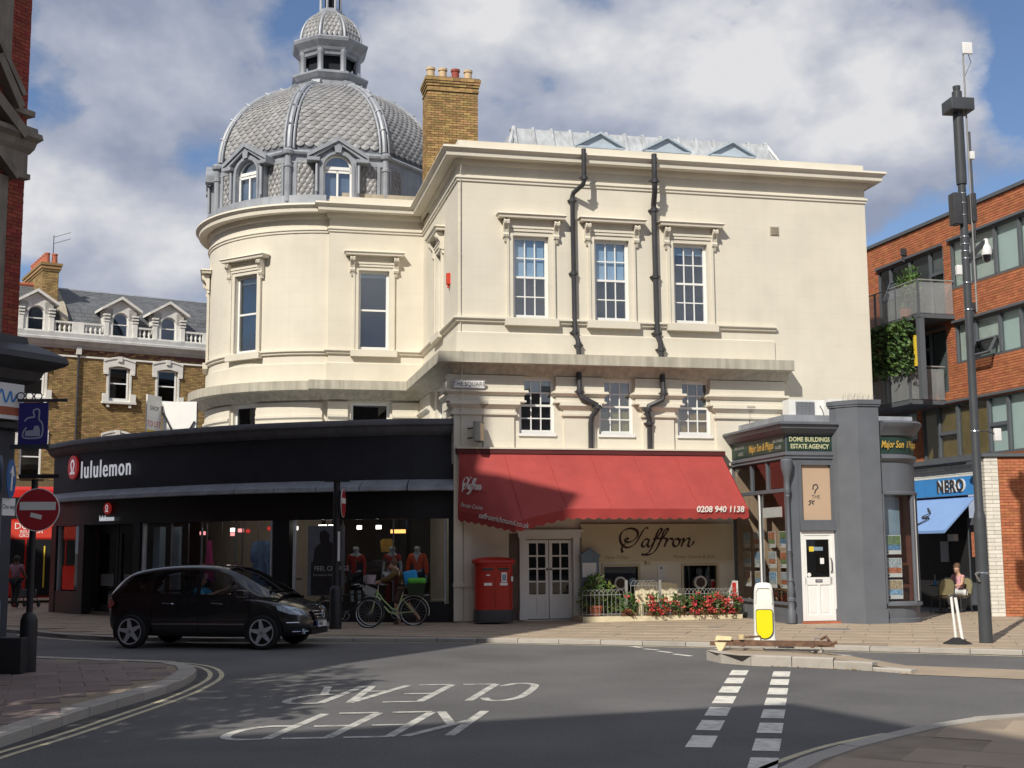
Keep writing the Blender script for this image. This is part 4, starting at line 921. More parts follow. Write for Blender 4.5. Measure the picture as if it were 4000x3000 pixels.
mq = mannequin(1.8, -.65, 'mannequin in dark red tee with a white sweater tied at the waist', [top('tee', 'cloth_red', False, .02, .6), ('trousers', 'cloth_maroon', trousers('', '')[2], .02, []), ('tied_sweater', 'cloth_white', [('pelvis', 'hipL'), ('pelvis', 'hipR')], .03, [('hipL', 'hipL', 0)])], .2)
m = MB(); m.tube([(-.17, -.1, 1.38), (0, -.16, 1.2), (.13, -.14, 1.05)], .018, 6); m.box(.0, .2, -.22, -.14, 1.1, 1.28); m.build('cross_body_bag', 'cloth_black', mq)
mq = mannequin(1.05, -.7, 'mannequin in a bright orange jacket over a white top', [top('jacket', 'cloth_orange', True, .035), trousers('leggings', 'cloth_black', .014)], .2)
MB().prism([(-.07, -.165, 1.48), (.07, -.165, 1.48), (.0, -.175, 1.28)], (0, .05, 0)).build('undershirt', 'cloth_white', mq); box('pouch', 'cloth_black', mq, -.16, -.08, -.19, -.15, 1.02, 1.22)
def garment(s, o, z, name, label, mt, outline, cat, group='garments hung in the shop window'):
    n = 9; m = MB(); p = SH(s, o)
    front = []; rows = [(y, a, b) for y, a, b in outline]
    for sg in (-1, 1):
        for (y, a, b) in rows:
            for i in range(n):
                t = i / (n - 1); x = a + (b - a) * t; e = sin(pi * t) ** .5 * .05 + .012 * sin(t * 23 + y * 5); front.append((x, sg * e, y))
    R_ = len(rows)
    for h in range(2):
        for r in range(R_ - 1):
            for i in range(n - 1): q = h * R_ * n + r * n + i; m.f.append((q, q + 1, q + n + 1, q + n))
    m.v = front; m.f += [tuple(range(n)) + tuple(R_ * n + i for i in range(n - 1, -1, -1))]
    o_ = m.build(name, mt, None, (p.x, p.y, z), SHa(s), smooth=True, ang=60); return tag(o_, label, cat, group)
garment(8.1, -1.0, 1.3, 'dress', 'magenta pink strappy dress hanging in the black shop window', 'cloth_pink', [(.8, -.08, .08), (.6, -.1, .1), (.3, -.14, .14), (.0, -.2, .18), (-.3, -.24, .2), (-.35, -.2, .12)], 'dress')
garment(6.0, -.95, 1.45, 'long_top', 'long denim blue top hanging in the black shop window', 'cloth_blue', [(.62, -.2, .2), (.55, -.32, .32), (.3, -.38, .38), (.05, -.38, .38), (.04, -.3, .3), (-.5, -.32, .3), (-.62, -.25, .22)], 'top')
garment(5.3, -.95, 1.75, 'tee_shirt', 'pale blue short sleeved tee hanging beside the long blue top', 'cloth_sky', [(.33, -.12, .12), (.3, -.3, .3), (.1, -.38, .38), (.08, -.25, .25), (-.15, -.24, .24), (-.35, -.26, .22)], 'top')
garment(4.28, -1.3, 2.0, 'yellow_top', 'mustard yellow top hanging left of the poster', 'cloth_yellow', [(.2, -.1, .1), (.12, -.22, .22), (-.1, -.2, .2), (-.2, -.18, .18)], 'top')
garment(2.2, -1.4, 1.95, 'yellow_top', 'ochre top on a rail between the two red mannequins', 'cloth_yellow', [(.15, -.1, .1), (.1, -.2, .2), (-.1, -.18, .18), (-.2, -.16, .16)], 'top')
# to-let boards standing on the flat roof
tl = thing('letting_board', 'V-shaped white letting board on dark struts above the black shop', 'letting board', (-10.7, 38.3, 5.1))
mat('let_yellow', (.75, .55, .05), .5, .03, 3); mat('let_red', (.6, .05, .05), .5, .03, 3); mat('sign_plain', (.8, .8, .78), .5, .02, 3)
box('board', 'sign_plain', tl, 0, 1.02, -.02, .02, .12, 1.2, loc=(.12, 0, 0)); o = MB().box(-.8, 0, -.02, .02, .0, 1.35).build('board', 'sign_plain', tl, (0.05, 0, 0), radians(75))
box('board_band', 'let_yellow', o, -.8, 0, -.026, -.021, 0, .3); text('board_text', 'TO LET', 'let_red', o, (-.4, -.026, .48), 0, size=.24); text('board_text', 'SHOP', 'iron_black', o, (-.4, -.026, .95), 0, size=.2)
m = MB(); m.tube([(.15, .15, .0), (.15, .05, .9)], .03, 6); m.build('strut', 'iron_black', tl)
for a, b in (((.15, -.06, .85), (.6, -.1, .0)), ((1.1, -.06, .6), (.75, -.1, 0)), ((1.14, .03, 0), (1.14, .03, 1.15))): MB().tube([a, b], .03, 6).build('strut', 'iron_black', tl)
# ================================================================ restaurant front of the cream building
mat('sign_cream', (.52, .45, .30), .6, .05, 2); mat('script_brown', (.035, .012, .01), .6, .05, 2); mat('script_olive', (.16, .14, .07), .6, .05, 2)
mat('awning_red', (.36, .056, .05), .8, .08, 1.2, .1, 40, streak=.05); mat('awning_dark', (.32, .038, .034), .8, .08, 1.2); mat('awning_edge', (.09, .018, .018), .8, .1, 2)
mat('door_white', (.70, .70, .68), .5, .04, 2); mat('brown_shade', (.13, .095, .075), .8, .2, 3); mat('plaster_tan', (.50, .43, .31), .75, .08, 2, .1, 30)
A = lambda x, y, z=0: Vector((*lw(x, y), z))
# corner pilaster strips and skirting
for x0, x1 in ((-.12, .1), (.14, .34)): box('corner_strip', 'stucco', DB, x0, x1, -.06, .02, 0, 4.1)
box('skirting', 'stucco', DB, .34, 1.3, -.05, 0, 0, .85); box('skirting_cap', 'stucco', DB, -.14, 1.32, -.09, 0, .86, .95); box('recess_shade_strip', 'brown_shade', DB, 1.34, 1.58, -.03, .0, 0, 2.2)  # dark brown strip paints the shade of a wall recess beside the door
# double door
D_ = link('double_door', None, DB, (2.39, .02, 0)); D_.empty_display_size = .1
m = MB(); m.box(-.80, -.63, -.1, .08, .0, 2.1); m.box(.63, .80, -.1, .08, 0, 2.1); m.box(-.84, .84, -.12, .08, 2.1, 2.24); m.box(-.9, .9, -.15, .08, 2.24, 2.3); m.box(-.82, -.61, -.13, .0, 0, .22); m.box(.61, .82, -.13, 0, 0, .22); m.build('door_surround', 'door_white', D_)
for s in (-1, 1):
    o = link('door_leaf', None, D_, (s * .31, .02, 0)); o.empty_display_size = .05
    m = MB(); m.box(-.30, -.22, 0, .05, .02, 2.03); m.box(.22, .30, 0, .05, .02, 2.03); m.box(-.22, .22, 0, .05, 1.95, 2.03); m.box(-.22, .22, 0, .05, .02, .12); m.box(-.22, .22, 0, .05, .56, .64); m.box(-.02, .02, .0, .05, .64, 1.95)
    for i in (1, 2, 3): m.box(-.22, .22, .002, .048, .64 + 1.31 * i / 4 - .02, .64 + 1.31 * i / 4 + .02)
    m.box(-.22, -.02, .015, .035, .12, .56); m.box(.02, .22, .015, .035, .12, .56); m.box(-.02, .02, .0, .05, .12, .56); m.build('door_frame', 'door_white', o)
    for i in range(4):
        for x in (-.12, .12): box('pane', 'glass_dark', o, x - .099, x + .099, .022, .028, .66 + 1.31 * i / 4, .62 + 1.31 * (i + 1) / 4)
    MB().lathe([(0, -.06), (.025, -.05), (.028, -.035), (.012, -.02), (.012, 0)], 10).build('door_knob', 'iron_black', o, (-s * .26, .0, 1.28), (pi / 2 * -1, 0, 0))
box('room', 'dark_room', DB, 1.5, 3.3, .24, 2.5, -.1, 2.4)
# two windows with round extractor vents
for k, (x0, x1) in enumerate(((3.86, 4.79), (6.05, 6.99))):
    w = link('vent_window', None, DB, ((x0 + x1) / 2, 0, .12)); w.empty_display_size = .1; hw_ = (x1 - x0) / 2; h = 1.22
    m = MB(); m.box(-hw_ - .06, -hw_, -.03, .1, 0, h + .06); m.box(hw_, hw_ + .06, -.03, .1, 0, h + .06); m.box(-hw_, hw_, -.03, .1, h, h + .06); m.build('window_frame', 'plaster_tan', w)
    box('pane', 'glass_dark', w, -hw_, hw_, .07, .08, 0, h); box('room', 'dark_room', w, -hw_ - .1, hw_ + .1, .24, .8, -.1, h + .1)
    box('curtain', 'shop_grey', w, hw_ - .22, hw_ - .02, .15, .17, 0, h)
    v = MB(); v.lathe([(.17, .0), (.17, -.1), (.14, -.11), (.125, -.09), (.125, 0)], 24); vo = v.build('vent_ring', 'white_soft', w, (.0 if k else -.02, .06, .78), (-pi / 2 * -1, 0, 0), smooth=True)
    g = MB(); g.lathe([(0, -.07), (.125, -.07)], 20)
    for i in range(-3, 4): 
        L_ = sqrt(.0156 - (i * .033) ** 2); g.box(-L_, L_, i * .033 - .008, i * .033 + .008, -.1, -.075)
    go = g.build('vent_grille', 'brown_shade', w, (.0 if k else -.02, .06, .78), (pi / 2, 0, 0)); go.rotation_euler = (pi / 2, radians(50), 0)
    vo.rotation_euler = (-pi / 2, 0, 0); go.rotation_euler = (-pi / 2, radians(50), 0)
MB().lathe([(0, -.012), (.115, -.012), (.115, 0)], 20).build('round_sticker', 'panel_blue', DB, (4.66, .05, .92), (-pi / 2, 0, 0))
# sign board with script lettering
SB = tag(MB().box(3.24, 7.42, -.09, -.004, 1.47, 2.4).build('sign_board', 'sign_cream', None, (OX, OY, 0), TH), 'long cream restaurant sign board with brown script reading Saffron', 'sign')
box('sign_rail', 'sign_cream', SB, 3.2, 7.46, -.13, -.09, 2.36, 2.44)
def script(m, ox, oz, sx, sz, w, pen=radians(35)):
    """the word Saffron in a slanted copperplate hand; ox, oz is the lower left corner, sx and sz its width and height"""
    G = [[(908, 300), (880, 299), (848, 330), (815, 388), (780, 450), (735, 500), (680, 522), (640, 514)],
         [(640, 514), (606, 470), (597, 400), (626, 340), (690, 306), (752, 312), (788, 346), (782, 398), (740, 440), (690, 462), (656, 450), (654, 426), (676, 418), (684, 434)],
         [(655, 474), (625, 505), (612, 545), (624, 580)],
         [(906, 426), (868, 432), (840, 465), (832, 500), (852, 515), (885, 490), (912, 440)], [(913, 428), (896, 488), (905, 516), (938, 494)],
         [(938, 494), (985, 430), (1040, 346), (1052, 318), (1032, 311), (1005, 350), (975, 430), (940, 520), (900, 580), (850, 605), (825, 600)],
         [(1005, 494), (1050, 430), (1106, 346), (1120, 320), (1100, 311), (1070, 350), (1040, 430), (1000, 520), (955, 580), (900, 607), (850, 603)],
         [(955, 427), (1085, 412)], [(1076, 428), (1102, 424), (1096, 456), (1075, 517)], [(1092, 472), (1126, 430), (1156, 424), (1168, 440)],
         [(1218, 425), (1185, 440), (1170, 480), (1186, 511), (1216, 506), (1241, 470), (1238, 436), (1216, 424), (1256, 444)],
         [(1260, 438), (1288, 424), (1281, 456), (1259, 517)], [(1278, 472), (1320, 430), (1352, 424), (1346, 460), (1335, 500), (1350, 513), (1382, 490), (1402, 452)]]
    for i, g in enumerate(G): stroke(m, [(ox + (x - 590) / 810 * sx, oz + (608 - y) / 311 * sz) for x, y in g], w, pen, 7, .3, z=i * .0006)
m = MB(); script(m, 4.27, 1.63, 2.06, .71, .075); m.build('script_lettering', 'script_brown', SB, (0, -.094, 0), (pi / 2, 0, 0))
text('sign_text', 'Open 7 Days', 'script_olive', SB, (4.18, -.093, 1.575), size=.125, shear=.25); text('sign_text', 'Persian Cuisine & Grill', 'script_olive', SB, (6.32, -.093, 1.575), size=.125, shear=.25)
# small items on the wall
box('wall_notice', 'white_soft', DB, 5.33, 5.54, -.02, -.001, .95, 1.36); box('notice_mark', 'panel_blue', DB, 5.4, 5.47, -.024, -.02, 1.25, 1.32)
for z in (1.42, .9): box('conduit_box', 'plaster_tan', DB, 5.0, 5.12, -.08, 0, z - .05, z + .05)
mat('menu_blue', (.14, .19, .24), .6, .1, 3)
mb_ = thing('menu_board', 'blue-grey house-shaped menu board beside the white double doors', 'menu board', (OX, OY, 0), TH)
MB().prism([(3.16, -.32, .2), (3.64, -.32, .2), (3.64, -.32, 1.62), (3.4, -.32, 1.78), (3.16, -.32, 1.62)], (0, .06, 0)).build('board', 'menu_blue', mb_); box('menu_sheet', 'white_soft', mb_, 3.19, 3.56, -.33, -.322, 1.08, 1.44)
for s in (-1, 1): MB().prism([(3.4 + s * .28, -.34, 1.59), (3.4 + s * .28, -.34, 1.63), (3.4, -.34, 1.82), (3.4, -.34, 1.77)], (0, .1, 0)).build('board_roof', 'menu_blue', mb_)
# street name plate, light box, lightly cabled
sp = thing('street_sign', 'white street name plate reading THE SQUARE under the ledge', 'street sign', (OX, OY, 0), TH)
box('plate', 'sign_plain', sp, -.17, .66, -.26, -.235, 5.92, 6.14); text('plate_text', 'THE SQUARE', 'iron_black', sp, (.245, -.263, 6.03), size=.155, sx=.92)
m = MB(); [m.box(*b) for b in ((-.165, .655, -.264, -.26, 6.128, 6.135), (-.165, .655, -.264, -.26, 5.925, 5.932), (-.165, -.158, -.264, -.26, 5.93, 6.13), (.648, .655, -.264, -.26, 5.93, 6.13))]; m.build('plate_border', 'iron_black', sp)
lb = thing('projecting_light_box', 'small dark projecting light box sign above the left end of the red awning', 'sign', (OX, OY, 0), TH)
o = MB().box(-.28, .28, -.09, .09, -.25, .25).build('case', 'iron_black', lb, (.45, -.45, 4.78), radians(68)); MB().box(-.25, .25, -.095, .095, -.22, .22).build('panel', 'sign_cream', o)
for z in (4.65, 4.9): MB().tube([(.2, 0, z), (.4, -.3, z)], .02, 6).build('bracket', 'iron_black', lb)
al = thing('alarm_siren', 'small red siren box on the side wall under the chimney', 'alarm', (OX, OY, 0), TH); mat('alarm_red', (.55, .05, .02), .5, .05, 3)
MB().box(-.1, 0, 1.15, 1.3, 8.95, 9.25).build('siren_case', 'alarm_red', al); MB().tube([(-.05, 1.22, 8.95), (-.05, 1.22, 8.85)], .03, 8).build('siren_horn', 'alarm_red', al)

# ---- awning: red cloth, sagging at its left corner, scalloped valance
AW = thing('awning', 'long red fabric restaurant awning with scalloped edge and white lettering', 'awning', (OX, OY, 0), TH)
hemp = [(-.05, -.22, 2.78), (.42, -1.0, 2.66), (1.06, -1.95, 2.46), (1.6, -1.99, 2.6), (2.4, -2.0, 2.78), (7.1, -2.0, 2.78)]; topp = [(-.02, -.28, 4.24), (.3, -.28, 4.24), (.95, -.28, 4.24), (1.5, -.28, 4.24), (2.3, -.28, 4.24), (7.12, -.28, 4.24)]
def lerp_poly(P, t):
    L_ = [0]
    for a, b in zip(hemp[:-1], hemp[1:]): L_.append(L_[-1] + (Vector(b) - Vector(a)).length)
    s = t * L_[-1]; i = max(k for k in range(len(L_) - 1) if L_[k] <= s + 1e-9); u_ = (s - L_[i]) / (L_[i + 1] - L_[i]); return Vector(P[i]).lerp(Vector(P[i + 1]), u_)
n, r = 60, 8; m = MB()
for i in range(n + 1):
    a, b = lerp_poly(topp, i / n), lerp_poly(hemp, i / n)
    for j in range(r + 1):
        t = j / r; q = a.lerp(b, t); q.z -= .05 * sin(pi * t) + .012 * sin(i * 1.3) * sin(pi * t); m.v.append(tuple(q))
for i in range(n):
    for j in range(r): m.f.append((i * (r + 1) + j, i * (r + 1) + j + 1, (i + 1) * (r + 1) + j + 1, (i + 1) * (r + 1) + j))
m.build('awning_cloth', 'awning_red', AW, smooth=True, ang=50)
N_ = 220; m = MB(); K = 6
for i in range(N_ + 1):
    t = i / N_; b = lerp_poly(hemp, t); out = Vector((0, -1, 0)); sc = abs(sin(t * 31 * pi)) * .055
    for j in range(K + 1):
        u_ = j / K; m.v.append((b.x, b.y - .012 + .012 * sin(t * 60) * u_, b.z - u_ * (.21 + sc)))
for i in range(N_):
    for j in range(K): m.f.append((i * (K + 1) + j, i * (K + 1) + j + 1, (i + 1) * (K + 1) + j + 1, (i + 1) * (K + 1) + j))
m.build('valance', 'awning_dark', AW, smooth=True)
MB().add([(7.12, -.28, 4.24), (7.1, -2.0, 2.78), (7.1, -2.0, 2.52), (7.12, -.28, 2.75)], [(0, 1, 2, 3)]).build('end_panel', 'awning_dark', AW)
box('cassette', 'awning_edge', AW, -.08, 7.2, -.32, 0, 4.24, 4.36); box('cassette_lid', 'stucco', AW, -.1, 7.22, -.34, 0, 4.362, 4.40)
for i in (.28, .42, .56, .70, .84):
    a, b = lerp_poly(topp, i), lerp_poly(hemp, i); MB().tube([a + Vector((0, -.004, .0)), a.lerp(b, .5) + Vector((0, -.01, -.045)), b + Vector((0, -.006, .0))], .006, 4).build('seam', 'awning_dark', AW)
MB().tube([(2.4, -1.93, 2.7), (7.05, -1.93, 2.7)], .03, 8).build('front_bar', 'awning_edge', AW)
for x in (2.2, 6.6): MB().tube([(x, -.05, 3.0), (x + .1, -1.0, 2.85), (x + .02, -1.95, 2.77)], .025, 6).build('folding_arm', 'awning_edge', AW)
def on_awning(t, h): a, b = lerp_poly(topp, t), lerp_poly(hemp, t); return a.lerp(b, h)
mat('awning_white', (.72, .68, .64), .7, .04, 2)
def cloth_text(nm, s, t, h, size, **k):
    p = on_awning(t, h); q = on_awning(t + .01, h); u_ = (q - p).normalized(); w = (on_awning(t, max(h - .1, 0)) - on_awning(t, h)).normalized() if h <= 1 else Vector((0, 0, 1)); nn = u_.cross(w).normalized(); w = nn.cross(u_)
    me = text_mesh(s, size, **k); me.name = nm; me.materials.append(MT['awning_white'])
    return place(nm, me, AW, tile_matrix(p + nn * .03 + w * (.09 if h <= 1 else 0), u_, w, nn))
def val_text(nm, s, t, size, dz=.1, **k):
    p = lerp_poly(hemp, t); q = lerp_poly(hemp, t + .01); u_ = (q - p).normalized(); w = Vector((0, 0, 1)); nn = u_.cross(w).normalized(); w = nn.cross(u_)
    me = text_mesh(s, size, **k); me.name = nm; me.materials.append(MT['awning_white']); return place(nm, me, AW, tile_matrix(p + Vector((0, -.03, -dz)) + nn * .02, u_, w, nn))
m = MB(); script(m, 0, -.1, .62, .42, .04); me = m.mesh('awning_script', 'awning_white')
p = on_awning(.03, .62); q = on_awning(.08, .62); u_ = (q - p).normalized(); w = (on_awning(.05, .4) - on_awning(.05, .7)).normalized(); nn = u_.cross(w).normalized(); w = nn.cross(u_); place('awning_script', me, AW, tile_matrix(p + nn * .06, u_, w, nn))
cloth_text('awning_text', 'Persian Cuisine', .068, .95, .155, shear=.2, sx=.85)
val_text('awning_text', 'saffronrichmond.co.uk', .205, .19, .03, shear=.2, bold=.003); val_text('awning_text', '0208 940 1138', .905, .21, .02, shear=.1, bold=.006)

# ---- pillar box
PB = thing('pillar_box', 'red double pillar box with a black base beside the black shop', 'post box', (-.5, 32.25, .01), TH); mat('post_red', (.44, .025, .015), .4, .08, 3, dirt=.2, dirtcol=(.2, .02, .015), dscale=3)
def oval(m, prof, n=32, e=.55):
    vs = []; q = len(prof)
    for (k, z) in prof:
        for i in range(n):
            a = 2 * pi * i / n; c, s = cos(a), sin(a); f = lambda v, p: (abs(v) ** p) * (1 if v > 0 else -1); vs.append((k * .47 * f(c, e), k * .30 * f(s, e), z))
    m.add(vs, [(j * n + i, j * n + (i + 1) % n, (j + 1) * n + (i + 1) % n, (j + 1) * n + i) for j in range(q - 1) for i in range(n)] + [tuple(range((q - 1) * n, q * n))]); return m
oval(MB(), [(1.05, 0), (1.05, .27), (1.03, .30)]).build('base', 'iron_black', PB, smooth=True)
oval(MB(), [(1.0, .28), (1.0, 1.38), (1.03, 1.4), (1.03, 1.44)]).build('body', 'post_red', PB, smooth=True)
oval(MB(), [(1.03, 1.43), (1.14, 1.45), (1.14, 1.52), (1.1, 1.54), (.8, 1.585), (.3, 1.60), (0.01, 1.603)]).build('cap', 'post_red', PB, smooth=True)
for s in (-1, 1):
    o = MB().box(-.13, .13, -.03, .02, -.03, .03).build('posting_slot', 'iron_black', PB, (s * .2, -.285, 1.3)); box('slot_hood', 'post_red', PB, s * .2 - .15, s * .2 + .15, -.34, -.28, 1.33, 1.36)
    box('slot_label', 'sign_plain', PB, s * .2 - .1, s * .2 + .1, -.315, -.30, .9, .965)
    box('door_seam', 'awning_edge', PB, s * .2 - .005 + .18, s * .2 + .005 + .18, -.302, -.29, .35, 1.2)
box('collection_plate', 'sign_plain', PB, .14, .28, -.315, -.30, .98, 1.22); box('collection_text', 'panel_blue', PB, .16, .26, -.318, -.315, 1.02, 1.17); box('small_label', 'sign_plain', PB, -.24, -.15, -.315, -.3, 1.14, 1.17); box('sticker', 'sign_plain', PB, .40, .45, -.26, -.2, 1.0, 1.12)

# ---- hoop-topped railing, gate, step and planting
mat('rail_grey', (.26, .26, .255), .5, .1, 5); mat('step_cream', (.66, .58, .40), .8, .12, 4, .2, 30, dirt=.3, dirtcol=(.3, .24, .16), dscale=5); mat('pot_soil', (.12, .06, .03), .9, .2, 6)
ST = tag(MB().box(2.98, 7.25, -1.05, -.0, -.1, .1).build('step_kerb', 'step_cream', None, (OX, OY, 0), TH), 'low cream painted stone kerb carrying the hoop railing', 'kerb')
RLp = thing('hoop_railing', 'low pale grey hoop-topped railing with a gate in front of the restaurant', 'railing', (OX, OY, 0), TH)
def hoop_run(x0, x1, y, h, nm):
    m = MB(); n = max(2, round((x1 - x0) / .105))
    m.tube([(x0, y, .16), (x1, y, .16)], .011, 6); m.tube([(x0, y, h - .12), (x1, y, h - .12)], .011, 6); o = m.build('rail', 'rail_grey', RLp)
    for i in range(n + 1):
        x = x0 + (x1 - x0) * i / n; MB().tube([(x, y, .12), (x, y, h - .1)], .0065, 5).build('baluster', 'rail_grey', RLp)
    for i in range(0, n - 1):
        a, b = x0 + (x1 - x0) * i / n, x0 + (x1 - x0) * (i + 2) / n; MB().tube([((a + b) / 2 + (b - a) / 2 * cos(t), y, h - .12 + .13 * sin(t)) for t in [pi * j / 8 for j in range(9)]], .0065, 5).build('hoop', 'rail_grey', RLp)
hoop_run(3.0, 4.1, -.95, .76, 'a'); hoop_run(4.28, 4.98, -.95, .98, 'gate'); hoop_run(5.12, 7.2, -.95, .76, 'c')
for x, h in ((4.16, 1.0), (5.06, 1.0)): box('gate_post', 'rail_grey', RLp, x - .03, x + .03, -.98, -.92, .1, h)
BN = thing('bench', 'cream wooden bench with a wavy back behind the railing', 'bench', (OX, OY, 0), TH)
m = MB(); prof = [(4.6, .4), (4.6, .86), (4.75, .95), (4.95, .92), (5.1, .93), (5.3, .92), (5.45, .93), (5.62, .9), (5.75, .86), (5.75, .4)]
MB().prism([(x, -.35, z) for x, z in prof], (0, .04, 0)).build('backrest', 'cream_stone', BN); box('seat', 'cream_stone', BN, 4.6, 5.75, -.75, -.35, .38, .43)
for x in (4.62, 5.68):
    for y in (-.73, -.4): box('leg', 'cream_stone', BN, x, x + .06, y, y + .06, .1, .38)
    box('armrest', 'cream_stone', BN, x, x + .06, -.76, -.35, .6, .64)
def leaf_unit():
    m = MB(); return m.add([(0, 0, 0), (.42, .35, .08), (.25, .8, .05), (0, 1, -.12), (-.25, .8, .05), (-.42, .35, .08), (0, .5, -.04)], [(0, 1, 6), (1, 2, 6), (2, 3, 6), (3, 4, 6), (4, 5, 6), (5, 0, 6)])
LU = leaf_unit()
def leafmat(nm, c): mat(nm, c, .55, .15, 12, island=.4)
leafmat('leaf_green', (.075, .14, .035)); leafmat('leaf_yellow', (.16, .19, .04)); leafmat('leaf_dark', (.03, .062, .022)); mat('petal_red', (.55, .045, .055), .6, .1, 10, island=.3); mat('petal_coral', (.6, .12, .09), .6, .1, 10, island=.3); mat('stem', (.12, .1, .05), .8, .1, 9)
def leaves(name, mt, parent, spots, size, rnd, up=.3):
    m = MB()
    for (p, d) in spots:
        q = Vector((rnd.gauss(0, 1), rnd.gauss(0, 1), rnd.gauss(0, .6) + up)) + Vector(d) * 1.4
        if q.length < .1: q = Vector((0, 0, 1))
        q.normalize(); s = size * rnd.uniform(.6, 1.25); x = q.orthogonal().normalized(); x.rotate(Matrix.Rotation(rnd.uniform(0, 6.28), 3, q)); z = x.cross(q); m.join(LU, tile_matrix(p, x * s * .75, q * s, z * s))
    return stuff(m.build(name, mt, parent, fix=False))
def blob_spots(rnd, n, c, r, shell=.55):
    out = []
    for _ in range(n):
        d = Vector((rnd.gauss(0, 1), rnd.gauss(0, 1), rnd.gauss(0, 1))).normalized(); k = shell + (1 - shell) * rnd.random(); out.append((Vector((c[0] + d.x * r[0] * k, c[1] + d.y * r[1] * k, c[2] + d.z * r[2] * k)), d))
    return out
rg = random.Random(5)
sh_ = thing('potted_shrub', 'bushy yellow-green shrub in a terracotta pot beside the white doors', 'shrub', (*lw(3.42, -.62), .1), TH)
MB().lathe([(.14, 0), (.2, .2), (.23, .22), (.23, .27), (.18, .27)], 16).build('pot', 'terracotta', sh_, smooth=True)
m = MB()
for i in range(9): a = i * .7; m.tube([(0, 0, .2), (.1 * cos(a), .1 * sin(a), .45), (.3 * cos(a), .22 * sin(a), .75 + .2 * sin(i * 2.1))], [.014, .01, .006], 5)
m.build('stems', 'stem', sh_)
sp_ = []
for (c, r) in (((0, 0, .75), (.3, .25, .3)), ((.28, 0, .55), (.32, .25, .3)), ((-.15, .0, .45), (.25, .22, .3)), ((.42, -.05, .35), (.25, .2, .25))): sp_ += blob_spots(rg, 150, c, r)
leaves('foliage', 'leaf_green', sh_, sp_[::2] + sp_[1::4], .12, rg); leaves('new_foliage', 'leaf_yellow', sh_, sp_[3::4], .115, rg)
for i, (x, w, lab, red) in enumerate(((4.2, .22, 'small geranium with few pink blooms beside the railing gate', 4), (4.95, .33, 'full geranium with red blooms beside the right gate post', 24), (5.55, .22, 'mostly leafy geranium with few blooms in the middle of the railing', 4), (6.02, .26, 'coral geranium left of the widest clump on the railing', 16), (6.5, .36, 'widest red and coral geranium clump along the railing', 30), (6.95, .26, 'end geranium with coral blooms by the dark corner pipe', 14))):
    t = thing('geranium', lab, 'flowers', (*lw(x, -1.0), .1), TH, 'geraniums planted along the railing'); sp_ = blob_spots(rg, int(900 * w), (0, 0, .3), (w, .24, .28), .4)
    box('trough', 'pot_soil', t, -w * .8, w * .8, -.05, .12, 0, .14); leaves('foliage', 'leaf_green', t, sp_, .085, rg)
    for k in range(red):
        a = rg.uniform(0, 6.28); e = rg.uniform(.35, 1.0); c = Vector((w * e * cos(a), -.12 - .12 * rg.random(), .32 + .26 * e * sin(a))); m = MB()
        for j in range(10): d = Vector((rg.gauss(0, 1), rg.gauss(0, 1) - .6, rg.gauss(0, 1))).normalized(); x_ = d.orthogonal().normalized(); m.join(LU, tile_matrix(c + d * .02, x_ * .04, d * .06, d.cross(x_) * .03))
        m.build('bloom', 'petal_red' if k % 3 else 'petal_coral', t, fix=False)
# ================================================================ grey estate agency built out from the cream building
mat('agency_grey', (.115, .125, .145), .55, .08, 2, .05, 40, streak=.05); mat('agency_grey_lit', (.125, .135, .155), .55, .08, 2); mat('agency_green', (.018, .045, .035), .5, .15, 4); mat('gold', (.52, .33, .06), .45, .1, 6); mat('gold_pale', (.55, .55, .33), .5, .1, 6); mat('agency_brown', (.14, .045, .03), .7, .2, 1.5)  # pier grey is the same paint with sunlight lightened into its colour
mat('tan_panel', (.50, .36, .25), .6, .03, 2); mat('copper', (.22, .1, .06), .6, .2, 3); mat('silver_text', (.45, .46, .42), .5, .1, 6)
EA = thing('estate_agency', 'dark grey painted estate agency shop with white door and green gilt fascia', 'shop', (OX, OY, 0), TH)
SX, FY = 7.5, -3.45
# fascia and cornice round side and front
fp_ = [(8.78, FY), (SX, FY), (SX, 0)]
MB().sweep([(-.2, 4.86), (.26, 4.84), (.27, 4.78), (.22, 4.76), (.2, 4.68), (.14, 4.62), (.10, 4.58), (.03, 4.56), (0, 4.54), (0, 4.12), (.05, 4.1), (.06, 4.04), (.03, 4.0), (.04, 3.96), (0, 3.94), (-.12, 3.93)], fp_).build('cornice', 'agency_grey', EA)
box('fascia_board', 'agency_green', EA, 7.53, 8.72, FY - .014, FY, 4.15, 4.52)
box('fascia_board', 'agency_green', EA, SX - .014, SX, FY + .03, -.05, 4.15, 4.52)
text('fascia_text', 'DOME BUILDINGS', 'gold_pale', EA, (8.125, FY - .018, 4.42), size=.155, sx=.86, bold=.004); text('fascia_text', 'ESTATE AGENCY', 'gold_pale', EA, (8.125, FY - .018, 4.25), size=.155, sx=.86, bold=.004)
text('fascia_text', 'Major Son & Phipps', 'gold', EA, (SX - .02, -2.0, 4.33), -pi / 2, size=.27, sx=.72, shear=.3, bold=.006)
for (y, z, t_) in ((-3.05, 4.42, 'AUCTIONEERS'), (-3.05, 4.25, 'VALUERS'), (-.6, 4.42, 'LAND & ESTATE'), (-.7, 4.25, 'AGENTS')): text('fascia_text', t_, 'silver_text', EA, (SX - .02, y, z), -pi / 2, size=.12, sx=.75)
